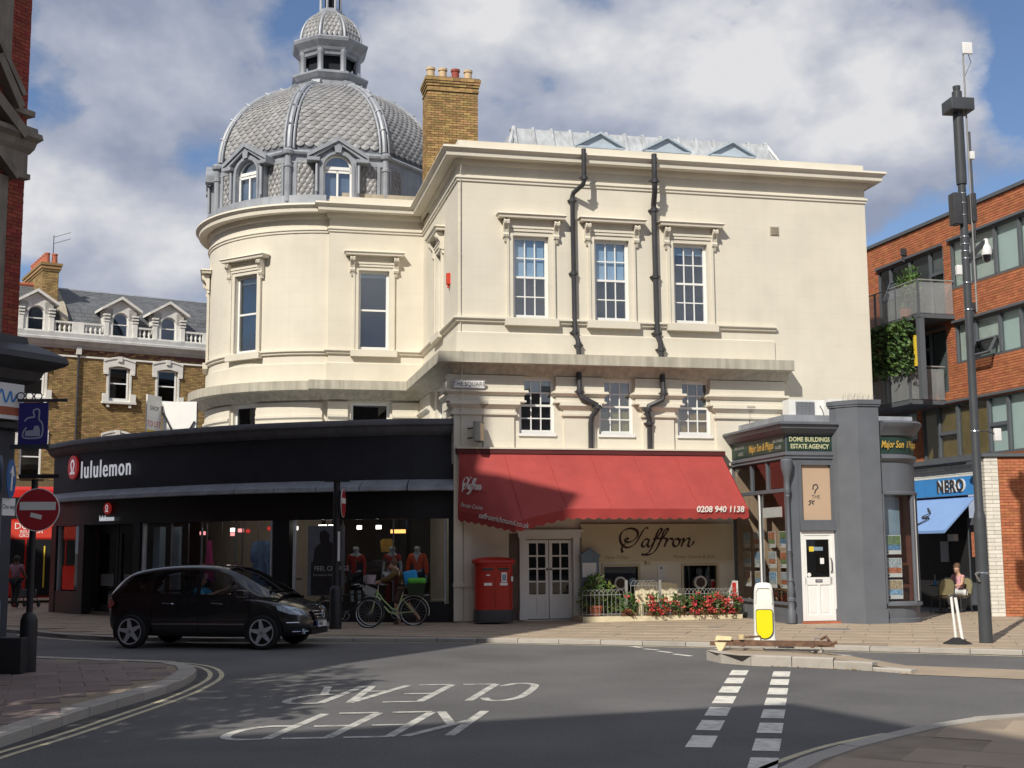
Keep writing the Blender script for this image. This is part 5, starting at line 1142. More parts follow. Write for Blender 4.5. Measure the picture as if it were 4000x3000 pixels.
# flat roof and inside
m = MB(); m.add([(SX, 0, 4.8), (SX, FY, 4.8), (8.8, FY, 4.8), (9.7, -4.0, 4.8), (10.6, -3.9, 4.8), (11.3, -2.6, 4.8), (11.6, 0, 4.8)], [(0, 1, 2, 3, 4, 5, 6)]); m.build('flat_roof', 'lead', EA)
m.v = [(a, b, 3.92) for a, b, c in m.v]; m.build('ceiling', 'agency_brown', EA); m.v = [(a, b, .03) for a, b, c in m.v]; m.build('shop_floor', 'agency_brown', EA)
box('inner_wall', 'agency_brown', EA, 9.3, 9.4, -3.3, -.05, .03, 3.9); box('inner_wall', 'tan_panel', EA, SX + .05, 9.3, -.12, -.02, .03, 3.9)
# side window wall: base, transom, mullions, glass
sw = link('shop_window', None, EA, (SX, 0, 0), -pi / 2); sw.empty_display_size = .1     # local x runs 0..-FY to the street corner, -y faces out
Lw = -FY
box('stall_riser', 'agency_grey', sw, 0, Lw, 0, .1, -.1, .42); box('stall_cap', 'agency_grey', sw, 0, Lw + .02, -.06, .12, .42, .48); box('stall_plinth', 'agency_grey', sw, 0, Lw + .04, -.05, .02, -.1, .14)
for x, z0, z1, w in ((.03, .48, 3.94, .06), (1.7, .48, 3.2, .07), (1.25, 3.24, 3.94, .07), (2.25, 3.24, 3.94, .07), (Lw - .12, .48, 3.94, .12)): box('mullion', 'agency_grey', sw, x - w / 2, x + w / 2, 0, .1, z0, z1)
box('transom', 'agency_grey', sw, .06, Lw - .18, -.02, .11, 3.15, 3.24); box('window_bead', 'white_paint', sw, 1.745, 1.775, -.015, .02, .5, 3.14)
for a, b, c, d in ((.07, 1.66, .5, 3.14), (1.78, Lw - .2, .5, 3.14), (.07, 1.2, 3.26, 3.92), (1.3, 2.2, 3.26, 3.92), (2.3, Lw - .2, 3.26, 3.92)): box('pane', 'shop_glass', sw, a, b, .04, .05, c, d)
mat('card_white', (.72, .73, .72), .5, .05, 3)
CARDS = [(.25, .42, .62), (.16, .24, .10), (.38, .12, .07), (.42, .48, .52), (.12, .25, .42), (.45, .36, .24), (.5, .18, .1), (.3, .34, .3)]
for i, c in enumerate(CARDS): mat('photo%d' % i, c, .4, .55, 22, speck=0)
PD = thing('property_display', 'rows of backlit property cards hung behind the agency side window', 'display', (OX, OY, 0), TH)
def card(par, x, y, z, w, h, i, rot):
    o = MB().box(-w / 2, w / 2, -.006, .006, -h / 2, h / 2).build('property_card', 'card_white', par, (x, y, z), rot)
    box('card_photo', 'photo%d' % (i % 8), o, -w / 2 + .015, w / 2 - .015, -.0095, -.006, -h / 2 + .1, h / 2 - .015); box('card_text', 'iron_black', o, -w / 2 + .03, -w / 2 + .08, -.0095, -.006, -h / 2 + .03, -h / 2 + .07)
    o2 = box('card_photo', 'photo%d' % ((i + 3) % 8), o, -w / 2 + .015, w / 2 - .015, -.0105, -.0097, -h / 2 + .1, -h / 2 + .1 + h * .28)
k = 0
for r_, z in enumerate((2.0, 1.5, 1.0)):
    for c_, yy in enumerate((-.55, -1.25, -2.15, -2.85)): card(PD, SX + .14, yy, z, .44, .4, k * 3 + r_, -pi / 2 + RD.uniform(-.03, .03)); k += 1
for yy in (-.3, -.8, -1.5, -1.9, -2.4, -3.1): MB().tube([(SX + .15, yy, .6), (SX + .15, yy, 3.1)], .004, 4).build('hanging_wire', 'iron_black', PD)
tag(MB().box(SX + .06, SX + .08, -2.95, -1.85, 2.55, 2.8).build('window_sign', 'sign_plain', None, (OX, OY, 0), TH), 'white horizontal sign hung high in the agency side window', 'sign')
dk = thing('desk', 'brown wooden desk inside the agency behind the property cards', 'desk', (*lw(8.3, -2.2), .03), TH)
mat('wood', (.3, .16, .06), .5, .15, 6); box('desk_top', 'wood', dk, -.3, .5, -.8, .8, .68, .72)
for x in (-.25, .42):
    for y in (-.75, .7): box('leg', 'wood', dk, x, x + .05, y, y + .05, 0, .68)
ps_ = thing('poster_stand', 'red and white leaning poster board outside the agency side window', 'poster stand', (*lw(7.3, -.55), .0), TH)
box('poster_board', 'card_white', ps_, -.1, -.07, -.3, .3, .35, .95, rot=.0); box('poster_print', 'logo_red', ps_, -.105, -.1, -.25, 0, .4, .9)
for y in (-.2, .2): MB().tube([(-.08, y, 0), (-.08, y, .4)], .012, 5).build('leg', 'iron_black', ps_)
# cast iron corner colonnette
cl_ = MB().lathe([(.1, 0), (.1, .3), (.075, .34), (.075, .5), (.095, .52), (.095, .58), (.06, .62), (.085, .78), (.055, .98), (.07, 1.0), (.07, 1.04), (.048, 1.08), (.046, 1.7), (.06, 1.72), (.046, 1.75), (.042, 3.0), (.06, 3.03), (.05, 3.07), (.075, 3.12), (.075, 3.2), (.06, 3.28), (.06, 3.4), (.09, 3.52), (.14, 3.72), (.15, 3.9), (.12, 3.94)], 14)
cl_.build('colonnette', 'agency_grey', EA, (SX - .02, FY - .06, 0), smooth=True)
# entrance front
box('door_jamb', 'agency_grey', EA, SX + .02, 7.80, FY - .0, FY + .12, -.1, 3.94); box('door_jamb', 'agency_grey', EA, 8.72, 8.82, FY - .0, FY + .12, -.1, 3.94); box('door_head', 'agency_grey', EA, 7.8, 8.72, FY - .0, FY + .12, 3.84, 3.94)
box('transom', 'agency_grey', EA, 7.80, 8.72, FY - .05, FY + .1, 2.2, 2.42)
m = MB(); x0, x1, z0, z1, r_ = 7.88, 8.66, 2.46, 3.80, .1
pts = [(x0, z0), (x1, z0)] + [(x1 - r_ + r_ * cos(t), z1 - r_ + r_ * sin(t)) for t in [pi / 2 * i / 6 for i in range(7)]] + [(x0 + r_ - r_ * sin(t), z1 - r_ + r_ * cos(t)) for t in [pi / 2 * i / 6 for i in range(7)]]
tp = MB().prism([(x, FY + .05, z) for x, z in pts], (0, .02, 0)).build('overdoor_panel', 'tan_panel', EA)
m = MB()
for a, b, c, d in ((7.80, 7.88, 2.42, 3.84), (8.66, 8.72, 2.42, 3.84), (7.88, 8.66, 3.80, 3.84), (7.88, 8.66, 2.42, 2.46)): m.box(a, b, FY - .02, FY + .08, c, d)
m.build('overdoor_frame', 'agency_grey', EA); text('panel_text', 'THE', 'iron_black', tp, (8.27, FY + .046, 3.02), size=.12)
m = MB(); stroke(m, [(-.07, 0), (-.05, .1), (.03, .12), (.06, .05), (.0, -.02), (-.03, -.1)], .03); stroke(m, [(-.2, -.38), (-.14, -.33), (-.18, -.28), (-.1, -.27)], .025); stroke(m, [(-.06, -.36), (-.1, -.31), (-.04, -.27)], .03); m.build('panel_crest', 'iron_black', tp, (8.27, FY + .046, 3.2), (pi / 2, 0, 0))
dr = link('front_door', None, EA, (8.26, FY + .02, .04)); dr.empty_display_size = .1
m = MB(); m.box(-.45, -.36, 0, .07, 0, 2.15); m.box(.36, .45, 0, .07, 0, 2.15); m.box(-.36, .36, 0, .07, 2.05, 2.15); m.box(-.36, .36, .01, .06, .0, .14); m.box(-.36, .36, .01, .06, .86, 1.04); m.box(-.36, -.3, .01, .06, .14, 2.05); m.box(.3, .36, .01, .06, .14, 2.05); m.box(-.03, .03, .01, .06, .14, .86); m.box(-.30, -.03, .03, .05, .14, .86); m.box(.03, .3, .03, .05, .14, .86)
m.box(-.25, -.08, .022, .032, .19, .81); m.box(.08, .25, .022, .032, .19, .81); m.box(-.3, .3, .015, .06, 1.95, 2.05); m.build('door_leaf', 'white_paint', dr)
box('door_glass', 'glass_dark', dr, -.3, .3, .03, .04, 1.04, 1.95); box('room', 'dark_room', dr, -.34, .34, .09, .1, .0, 2.1); box('letter_plate', 'iron_black', dr, -.09, .09, -.0, .012, .92, .99); box('letter_flap', 'lead', dr, -.07, .07, -.006, .001, .935, .975)
box('sticker', 'let_yellow', dr, -.22, -.1, .02, .028, 1.66, 1.78); box('sticker', 'panel_blue', dr, -.1, .14, .02, .028, 1.68, 1.77); box('sticker', 'sign_plain', dr, .06, .16, .02, .028, 1.36, 1.5); MB().lathe([(0, 0), (.05, 0), (.05, .006), (0, .006)], 16).build('sticker', 'sign_plain', dr, (-.24, .026, 1.1), (pi / 2, 0, 0))
MB().tube([(.33, .0, 1.15), (.33, -.05, 1.2), (.33, -.05, 1.45), (.33, 0, 1.5)], .014, 6).build('door_handle', 'iron_black', dr); box('door_step', 'terracotta', EA, 7.78, 8.76, FY - .12, FY + .1, -.1, .03)
# angled pier
m = MB(); pp = [(8.70, -3.42), (8.78, -3.62), (9.12, -4.06), (9.66, -4.10), (9.75, -3.9), (9.6, -3.2), (8.9, -3.2)]
def pr_(m, pts, z0, z1): m.prism([(x, y, z0) for x, y in pts], (0, 0, z1 - z0))
def grow(pts, g): c = Vector((sum(p[0] for p in pts) / len(pts), sum(p[1] for p in pts) / len(pts))); return [tuple(c + (Vector(p) - c) * g) for p in pts]
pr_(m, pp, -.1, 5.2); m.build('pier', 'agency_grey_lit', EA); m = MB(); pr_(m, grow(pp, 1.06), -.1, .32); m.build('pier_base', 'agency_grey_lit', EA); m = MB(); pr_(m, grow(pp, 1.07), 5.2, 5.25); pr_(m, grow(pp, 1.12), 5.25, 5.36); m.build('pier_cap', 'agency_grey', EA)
m = MB()
for i in range(40):
    t = i / 39; x, y = 8.85 + t * .8, -3.9 + .1 * sin(i); a = RD.uniform(-.5, .5); m.tube([(x, y, 5.36), (x + a * .08, y - .04, 5.36 + RD.uniform(.1, .2))], .0025, 3)
stuff(m.build('bird_spikes', 'rail_grey', EA))
# bow window
bow = [(p.x, p.y) for p in catmull([(9.72, -4.02, 0), (10.2, -4.05, 0), (10.6, -3.88, 0), (10.88, -3.5, 0), (11.0, -2.9, 0)], 6)]; bow = bow[::-1]
MB().sweep([(-.2, 4.86), (.2, 4.85), (.24, 4.8), (.22, 4.74), (.18, 4.68), (.1, 4.58), (.06, 4.5), (0, 4.5), (0, 4.02), (.07, 4.0), (.08, 3.94), (.03, 3.86), (0, 3.84)], bow).build('cornice', 'agency_grey', EA, smooth=True)
MB().sweep([(.004, 4.47), (.012, 4.47), (.012, 4.06), (.004, 4.06)], bow).build('fascia_board', 'agency_green', EA)
MB().sweep([(0, 3.84), (0, 3.14), (.05, 3.12), (.05, 3.06), (-.08, 3.04)], bow).build('bow_panel', 'agency_grey', EA)
MB().sweep([(-.08, .5), (.06, .46), (.07, .4), (0, .36), (-.02, .1), (.03, .08), (.03, -.15)], bow).build('bow_sill', 'agency_grey', EA)
text('fascia_text', 'Major Son', 'gold', EA, (10.0, -4.1, 4.27), radians(-1), size=.24, sx=.6, shear=.3, bold=.005); text('fascia_text', '& Phipps', 'gold', EA, (10.55, -3.99, 4.27), radians(32), size=.24, sx=.48, shear=.3, bold=.005)
def bow_piece(i0, i1, z0, z1, o0, o1, nm, mt): 
    MB().sweep([(o0, z0), (o1, z0), (o1, z1), (o0, z1), (o0, z0)], bow[i0:i1 + 1]).build(nm, mt, EA)
nb = len(bow) - 1
bow_piece(0, 6, .5, 3.06, -.05, -.04, 'bow_glass', 'shop_glass'); bow_piece(6, 13, .5, 3.06, -.05, -.04, 'bow_glass', 'shop_glass'); bow_piece(13, nb, .5, 3.06, -.05, -.04, 'bow_glass', 'shop_glass')
for i, mt in ((6, 'agency_grey'), (13, 'agency_grey'), (0, 'agency_grey'), (nb, 'agency_grey')):
    a = bow[i]; MB().tube([(a[0], a[1], .45), (a[0], a[1], 3.08)], .045, 8).build('bow_mullion', mt, EA)
a = bow[11]; MB().tube([(a[0] , a[1], .5), (a[0], a[1], 3.05)], .028, 6).build('bow_bead', 'white_paint', EA)
MB().tube([(11.08, -3.0, -.1), (11.06, -3.05, 4.0)], .03, 8).build('copper_pipe', 'copper', EA)
box('bow_back', 'panel_blue', EA, 9.75, 10.3, -3.75, -3.73, 2.0, 3.0); box('bow_back', 'agency_brown', EA, 9.75, 11.0, -3.2, -3.18, .1, 3.9)
PD2 = thing('property_display', 'column of three property cards in the agency bow window', 'display', (OX, OY, 0), TH)
for i, z in enumerate((1.85, 1.3, .78)): card(PD2, 10.02, -3.88, z, .42, .46, i * 2 + 1, .02)
# air conditioners on the flat roof
def aircon(x, y, z, lab, w=1.0):
    t = thing('air_conditioner', lab, 'air conditioner', (*lw(x, y), z), TH, 'air conditioners on the agency roof')
    box('case', 'white_soft', t, -w / 2, w / 2, -.2, .2, .06, .66); m = MB(); m.box(-w / 2 + .2, w / 2 - .26, -.215, -.2, .1, .6); m.build('grille_back', 'shop_grey', t)
    g = MB()
    for i in range(14): q = -w / 2 + .2 + (w - .46) * (i + .5) / 14; g.box(q - .006, q + .006, -.228, -.215, .1, .6)
    for i in range(11): q = .1 + .5 * (i + .5) / 11; g.box(-w / 2 + .2, w / 2 - .26, -.232, -.228, q - .004, q + .004)
    g.build('grille', 'lead', t); box('valve_cover', 'white_soft', t, w / 2, w / 2 + .06, -.12, .12, .1, .4)
    for s in (-1, 1): box('foot', 'iron_black', t, s * w * .3 - .04, s * w * .3 + .04, -.22, .22, 0, .06)
    MB().tube([(w / 2 - .1, -.21, .5), (w / 2 - .06, -.26, .4), (w / 2 + .02, -.24, .1), (w / 2 + .1, -.1, .02)], .012, 5).build('cable', 'iron_black', t)
aircon(9.35, -.6, 5.08, 'white air conditioner with mesh grille standing left of the grey pier'); aircon(10.1, -.9, 5.08, 'narrow white air conditioner half hidden behind the grey pier', .5)
box('roof_deck', 'lead', EA, SX + .2, 11.2, -3.0, .0, 4.85, 5.08)
# ================================================================ modern orange brick flats on the right
mat('frame_grey', (.10, .11, .125), .5, .06, 4); mat('paper_tan', (.24, .16, .06), .8, .2, 3, .2, 12); mat('curtain_white', (.62, .66, .64), .8, .1, 4); mat('white_brick', (.66, .63, .56), .6, .08, 5, island=.08); mat('mortar_pale', (.3, .27, .22), .9, .1, 8)
mat('nero_blue', (.05, .25, .60), .5, .05, 3); mat('awning_blue', (.22, .36, .66), .8, .05, 2, .1, 30); mat('cafe_dark', (.018, .018, .02), .7, .2, 2); mat('balcony_glass_back', (.2, .22, .22), .8, .1, 3)
glass('glass_grey', (.42, .45, .46), .05, .08)
def frosted(name, c, k):
    m = mat(name, c, .4, .08, 2); m.node_tree.nodes['Principled BSDF'].inputs['Alpha'].default_value = k
frosted('glass_frost', (.42, .44, .45), .3)
RO = (13.2, 35.6, 0); WA = atan2(-.964, .265)
RB = thing('brick_flats', 'modern orange brick flats with dark grey window frames behind the lamp column', 'building', RO)
X0, X1 = -5.9, 3.6
OPS = [(-5.0, -1.42, 8.6, 10.66), (-1.08, X1, 9.27, 10.70), (-1.03, X1, 7.06, 8.25), (-5.0, -1.45, 6.3, 8.2), (-2.92, X1, 4.34, 5.95), (-4.6, -3.15, 5.0, 5.93), (X0, -3.1, 6.1, 7.03)]
m = MB(); wallgrid(m, X0, X1, 4.2, 11.5, OPS[:6], lambda x, d, z: (x, d + .02, z), .22); m.build('wall_core', 'mortar_brown', RB, rot=WA)
bw_ = link('brick_wall', None, RB, (0, 0, 0), WA); bw_.empty_display_size = .1
brickwork(bw_, [((X0, 0, 4.34), (1, 0, 0), (0, -1, 0), X1 - X0, 7.13, [(a - X0, b - X0, c - 4.34, d - 4.34) for a, b, c, d in OPS])], .225, .075, .013, 'orange_brick', 'mortar_brown', 300, proud=0, thick=.05, keyf=lambda c: c.x > -1.2)
MB().box(X0, X1, -.06, .3, 11.48, 11.58).build('coping', 'frame_grey', RB, rot=WA)
def ribbon_window(x0, x1, z0, z1, mull, trans=(), back='curtain_white', gl='glass_milky', panes=None):
    o = link('window_band', None, RB, (0, 0, 0), WA); o.empty_display_size = .1; f = .06
    m = MB()
    for b in ((x0, x1, z1 - f, z1), (x0, x1, z0, z0 + f), (x0, x0 + f, z0 + f, z1 - f), (x1 - f, x1, z0 + f, z1 - f)): m.box(b[0], b[1], .02, .12, b[2], b[3])
    m.box(x0 - .04, x1, -.09, .02, z1, z1 + .07)
    m.build('window_frame', 'frame_grey', o)
    for x in mull: box('mullion', 'frame_grey', o, x - .05, x + .05, .01, .11, z0 + f, z1 - f)
    for (a, b, z) in trans: box('transom', 'frame_grey', o, a + .05, b - .05, .01, .11, z - .05, z + .05)
    xs = [x0 + f] + list(mull) + [x1 - f]
    for i, (a, b) in enumerate(zip(xs[:-1], xs[1:])):
        bk = back[i % len(back)] if isinstance(back, (list, tuple)) else back
        box('pane', gl, o, a + .03, b - .03, .06, .07, z0 + f, z1 - f)
        if bk: box('curtain', bk, o, a, b, .14 + .0, .15, z0 + f, z1 - f)
    box('room', 'dark_room', o, x0, x1, .22, .9, z0, z1); return o
ribbon_window(-1.08, X1, 9.27, 10.70, (-.05, .97, 2.02, 3.0), ((-.05, .97, 9.98),), ('curtain_white', 'curtain_white', 'blind', 'blind'))
ribbon_window(-1.03, X1, 7.06, 8.25, (-.1, 1.0, 1.9, 2.8), ((-.1, 1.0, 7.55),), ('curtain_white', 'curtain_white', 'blind', 'blind'))
ribbon_window(-2.92, X1, 4.34, 5.95, (-2.1, -1.15, -.35, .3, 1.15, 2.2), ((-2.1, -1.15, 5.1), (.3, 1.15, 5.15)), ('paper_tan', 'paper_tan', 'paper_tan', 'paper_tan', 'blind', 'blind', 'blind'))
ribbon_window(-5.0, -1.42, 8.6, 10.66, (-4.3, -3.2, -2.13), ((-2.13, -1.42, 9.9),), (None, None, 'balcony_glass_back', 'curtain_white'), gl='glass_grey')
ribbon_window(-5.0, -1.45, 6.3, 8.2, (-3.4, -2.3), (), (None, 'cafe_dark', 'curtain_white'), gl='glass_grey')
ribbon_window(-4.6, -3.15, 5.0, 5.93, (-3.9,), (), 'curtain_white')
# open casements
for (x, z, w, h, a) in ((-3.75, 9.75, .95, .75, 25), (.45, 7.3, .95, .55, 30)):
    o = link('open_casement', None, RB, (0, 0, 0), WA); q = MB(); 
    for b in ((-w / 2, w / 2, -.05, 0), (-w / 2, w / 2, -h, -h + .05), (-w / 2, -w / 2 + .05, -h, 0), (w / 2 - .05, w / 2, -h, 0)): q.box(b[0], b[1], -.03, .03, b[2], b[3])
    c = q.build('casement_frame', 'frame_grey', o, (x, -.03, z + h / 2), (radians(-a), 0, 0)); box('pane', 'glass_grey', c, -w / 2 + .05, w / 2 - .05, -.005, .005, -h + .05, -.05)
for x, z in ((-3.35, 10.9), (.0, 8.55), (-1.7, 6.3)):
    o = MB().box(-.07, .07, -.14, 0, -.1, .12).build('wall_light', 'iron_black', RB, rot=WA); M = Matrix.Rotation(WA, 4, 'Z'); o.location = M @ Vector((x, 0, z)); MB().lathe([(.045, -.1), (.05, -.3), (.02, -.32)], 10, (0, -.07)).build('lamp_tube', 'iron_black', o)
# balconies: slab, glass panels, steel rail
def balcony(z, xr, xl, dep, nm, post=True):
    o = link('balcony', None, RB, (0, 0, 0), WA); o.empty_display_size = .1
    box('slab', 'frame_grey', o, xl, xr, -dep, 0, z - .12, z); 
    m = MB(); m.tube([(xl, -dep, z + 1.0), (xr, -dep, z + 1.0), (xr, 0, z + 1.0)], .022, 8); m.build('handrail', 'rail_grey', o, smooth=True)
    n = 4
    for i in range(n):
        a, b = xl + (xr - xl) * i / n, xl + (xr - xl) * (i + 1) / n; box('glass_panel', 'glass_frost', o, a + .03, b - .03, -dep - .006, -dep + .006, z + .02, z + .93); box('post', 'frame_grey', o, b - .025, b + .025, -dep - .02, -dep + .03, z - .1, z + 1.0)
    box('glass_panel', 'glass_frost', o, xr - .006, xr + .006, -dep + .05, -.05, z + .02, z + .93); return o
balcony(8.5, -.98, -5.6, 1.2, 'upper'); balcony(6.05, -1.6, -5.6, 1.2, 'lower')
MB().box(-1.15, -.98, -1.2, -1.03, 6.0, 8.4).build('balcony_column', 'frame_grey', RB, rot=WA)
MB().box(-1.32, -1.24, -1.2, -1.1, 7.0, 7.9).build('timber_post', 'let_yellow', RB, rot=WA)
hr = random.Random(3); M = Matrix.Rotation(WA, 4, 'Z')
hd = thing('climbing_hedge', 'dense green climber hanging between the two balconies of the flats', 'climber', (13.2, 35.6, 6.05)); sp_ = []
for _ in range(1900):
    p = Vector((hr.uniform(-5.2, -1.25), -1.25 + hr.gauss(0, .1), hr.uniform(.85, 2.42) - (.15 * abs(sin(_)))))
    sp_.append((M @ p, M @ Vector((0, -1, .2))))
leaves('foliage', 'leaf_green', hd, sp_[:1100], .16, hr); leaves('dark_foliage', 'leaf_dark', hd, [(Vector(p) + M @ Vector((0, .12, 0)), d) for p, d in sp_[1100:]], .17, hr)
m = MB()
for i in range(8): x = -5.2 + i * .5; m.tube([M @ Vector((x, -1.15, .0)), M @ Vector((x + .2, -1.2, 1.2)), M @ Vector((x + .1, -1.2, 2.3))], .02, 5)
m.build('stems', 'stem', hd)
pl_ = thing('balcony_plant', 'tall feathery potted plant on the upper balcony of the flats', 'plant', tuple(Vector(RO) + M @ Vector((-2.2, -.85, 8.5)))); MB().lathe([(.14, 0), (.18, .35), (.15, .35)], 12).build('pot', 'terracotta', pl_)
sp_ = []
for (c, r) in (((0, 0, 1.0), (.3, .3, .65)), ((.35, .25, 1.15), (.25, .25, .6))): sp_ += blob_spots(hr, 200, c, r, .2)
leaves('foliage', 'leaf_green', pl_, sp_, .13, hr, 1.0); MB().tube([(0, 0, .3), (.05, .02, 1.5)], .015, 5).build('stem', 'stem', pl_)
# ground floor: frontal brick panel with white glazed quoin, cafe front
fw = link('street_wall', None, RB, (-.89, -2.4, 0)); fw.empty_display_size = .1
box('wall_core', 'mortar_brown', fw, .36, 5, .01, .36, -.1, 4.12); box('quoin_core', 'mortar_pale', fw, .02, .36, .006, .35, -.1, 4.12)
brickwork(fw, [((.36, 0, 0), (1, 0, 0), (0, -1, 0), 3.6, 4.12, [])], .225, .075, .012, 'orange_brick', 'mortar_brown', 300, thick=.05, proud=0)
brickwork(fw, [((0.0, 0, 0), (1, 0, 0), (0, -1, 0), .36, 4.12, []), ((0.0, .36, 0), (0, -1, 0), (-1, 0, 0), .36, 4.12, [])], .36, .1, .012, 'white_brick', 'mortar_pale', 120, thick=.05, proud=.0, name='glazed_brick')
box('panel_coping', 'frame_grey', fw, -.06, 5, -.06, .42, 4.12, 4.2); box('porch_roof', 'frame_grey', RB, -.5, 4, -2.0, 0, 4.06, 4.14); MB().box(-4.2, .2, -.25, .25, 4.2, 4.34).build('floor_beam', 'frame_grey', RB, rot=WA)
wb = link('white_band', None, RB, (0, 0, 0), WA); wb.empty_display_size = .1; box('band_core', 'mortar_pale', wb, -4, -.2, .012, .1, 3.78, 4.2)
brickwork(wb, [((-4, 0, 3.79), (1, 0, 0), (0, -1, 0), 3.75, .42, [])], .6, .07, .01, 'white_brick', 'mortar_pale', 60, thick=.03, proud=.0, name='glazed_brick')
sg = tag(MB().box(-4, -.3, -.1, .05, 3.26, 3.78).build('cafe_sign', 'nero_blue', None, RO, WA), 'bright blue cafe sign with black letters NERO', 'sign')
text('sign_letters', 'NERO', 'sign_plain', sg, (-1.42, -.112, 3.515), size=.5, sx=.95, ext=.01, bold=.012, space=1.1); text('sign_letters', 'NERO', 'iron_black', sg, (-1.46, -.135, 3.525), size=.47, sx=.95, ext=.01, bold=.012, space=1.16)
ca = tag(MB().add([(-4, -.02, 3.2), (-.45, -.02, 3.2), (-.55, -1.0, 2.25), (-4, -1.0, 2.25), (-4, -1.0, 2.17), (-.55, -1.0, 2.17), (-4, -.0, 3.17), (-.45, -.0, 3.17)], [(0, 1, 2, 3), (3, 2, 5, 4), (6, 4, 5, 7), (1, 7, 5, 2)]).build('cafe_awning', 'awning_blue', None, RO, WA), 'pale blue sloping cafe awning under the NERO sign', 'awning')
m = MB(); stroke(m, [(-.2, .3), (.1, .1), (-.15, -.05), (.25, -.1), (-.1, -.35)], .06); m.build('awning_mark', 'iron_black', ca, (-2.0, -.62, 2.7), (radians(48), 0, 0))
box('heater', 'white_soft', RB, 0, .3, 0, .15, 0, .2, loc=tuple(M @ Vector((-1.6, -.2, 1.95))), rot=WA)
cf = link('cafe_front', None, RB, (0, 0, 0), WA); cf.empty_display_size = .1
box('dark_glazing', 'cafe_dark', cf, -4, -1.0, .1, .14, 0, 3.26); box('cafe_door', 'frame_grey', cf, -1.0, -.2, .06, .14, 0, 2.6); box('door_pane', 'glass_dark', cf, -.9, -.3, .04, .06, .8, 2.4); box('door_panel', 'agency_grey', cf, -.9, -.3, .04, .06, .15, .65); box('door_poster', 'photo6', cf, -.8, -.4, .03, .04, 1.5, 2.2); box('window_notice', 'frame_pale', cf, -2.4, -2.0, .08, .1, 1.35, 1.95); box('floor', 'lead_dark', cf, -4, -.2, -1.4, .1, -.09, .002)
# cafe furniture and seated woman
mat('wicker', (.10, .07, .035), .7, .2, 12); mat('chair_pad', (.25, .22, .12), .8, .1, 8)
def cafe_chair(loc, rot, lab):
    t = thing('cafe_chair', lab, 'chair', loc, rot, 'cafe chairs under the blue awning')
    box('seat', 'wicker', t, -.21, .21, -.21, .21, .43, .47); MB().prism([(-.21, .2, .5), (.21, .2, .5), (.23, .24, .75), (.18, .26, .88), (.08, .265, .93), (-.08, .265, .93), (-.18, .26, .88), (-.23, .24, .75)], (0, .03, 0)).build('backrest', 'chair_pad', t)
    MB().tube([(-.23, .22, .45), (-.25, .255, .75), (-.19, .275, .9), (0, .28, .96), (.19, .275, .9), (.25, .255, .75), (.23, .22, .45)], .017, 6).build('back_frame', 'iron_black', t, smooth=True)
    for x in (-.19, .19):
        for y in (-.19, .19): MB().tube([(x, y, .44), (x * 1.15, y * 1.15, 0)], .014, 6).build('leg', 'iron_black', t)
    return t
cafe_chair((11.6, 34.9, .0), radians(195), 'cafe chair with olive back turned towards the street'); cafe_chair((12.3, 35.5, 0), radians(-60), 'cafe chair carrying the seated woman')
tb = thing('cafe_table', 'small round dark cafe table in front of the seated woman', 'table', (11.75, 35.45, 0)); MB().lathe([(0, .72), (.3, .72), (.3, .745), (0, .745)], 24).build('table_top', 'iron_black', tb); MB().lathe([(.03, .02), (.03, .72)], 8).build('pedestal', 'iron_black', tb); MB().lathe([(.0, .03), (.2, .02), (.2, 0)], 16).build('foot', 'iron_black', tb)
cup = thing('drink_glass', 'blue drink with a straw on the cafe table', 'drink', (11.6, 35.4, .745)); MB().lathe([(.0, 0), (.035, 0), (.045, .12), (.04, .12)], 12).build('tumbler', 'nero_blue', cup); MB().tube([(0, 0, .05), (.01, 0, .3)], .006, 5).build('straw', 'sign_plain', cup)
cloth('top_pink', (.62, .32, .36)); cloth('trousers_white', (.62, .62, .62)); cloth('trousers_grey', (.28, .29, .33))
wmn = thing('person', 'seated woman in pink top and pale trousers reading at the cafe table', 'person', (12.28, 35.47, 0), radians(-60))
P = pose(1.62, pelvis=(0, 0, .56), spine=(0, .02, .74), chest=(0, -.01, .93), neck=(0, -.03, 1.07), head=(0, -.08, 1.17), crown=(0, -.06, 1.25), shL=(.16, -.01, 1.0), elL=(.2, -.12, .76), wrL=(.06, -.3, .72), paL=(.0, -.36, .72), shR=(-.16, -.01, 1.0), elR=(-.22, -.16, .77), wrR=(-.06, -.32, .76), paR=(.0, -.38, .74), hipL=(.09, -.02, .53), hipR=(-.09, -.02, .53), knL=(.1, -.42, .55), knR=(-.04, -.44, .6), anL=(.1, -.42, .1), anR=(.12, -.5, .2), toL=(.11, -.56, .04), toR=(.16, -.64, .14))
figure(wmn, P, 'skin_tone', [top('top', 'top_pink', False, .02, .35), trousers('trousers', 'trousers_white', .02)] + shoes('cloth_black'), 'hair_brown', look=(.1, -1, -.5), hairstyle='bun')
MB().prism([(-.12, -.45, .66), (.14, -.45, .66), (.16, -.62, .62), (-.1, -.62, .62)], (0, 0, .012)).build('magazine', 'sign_plain', wmn)
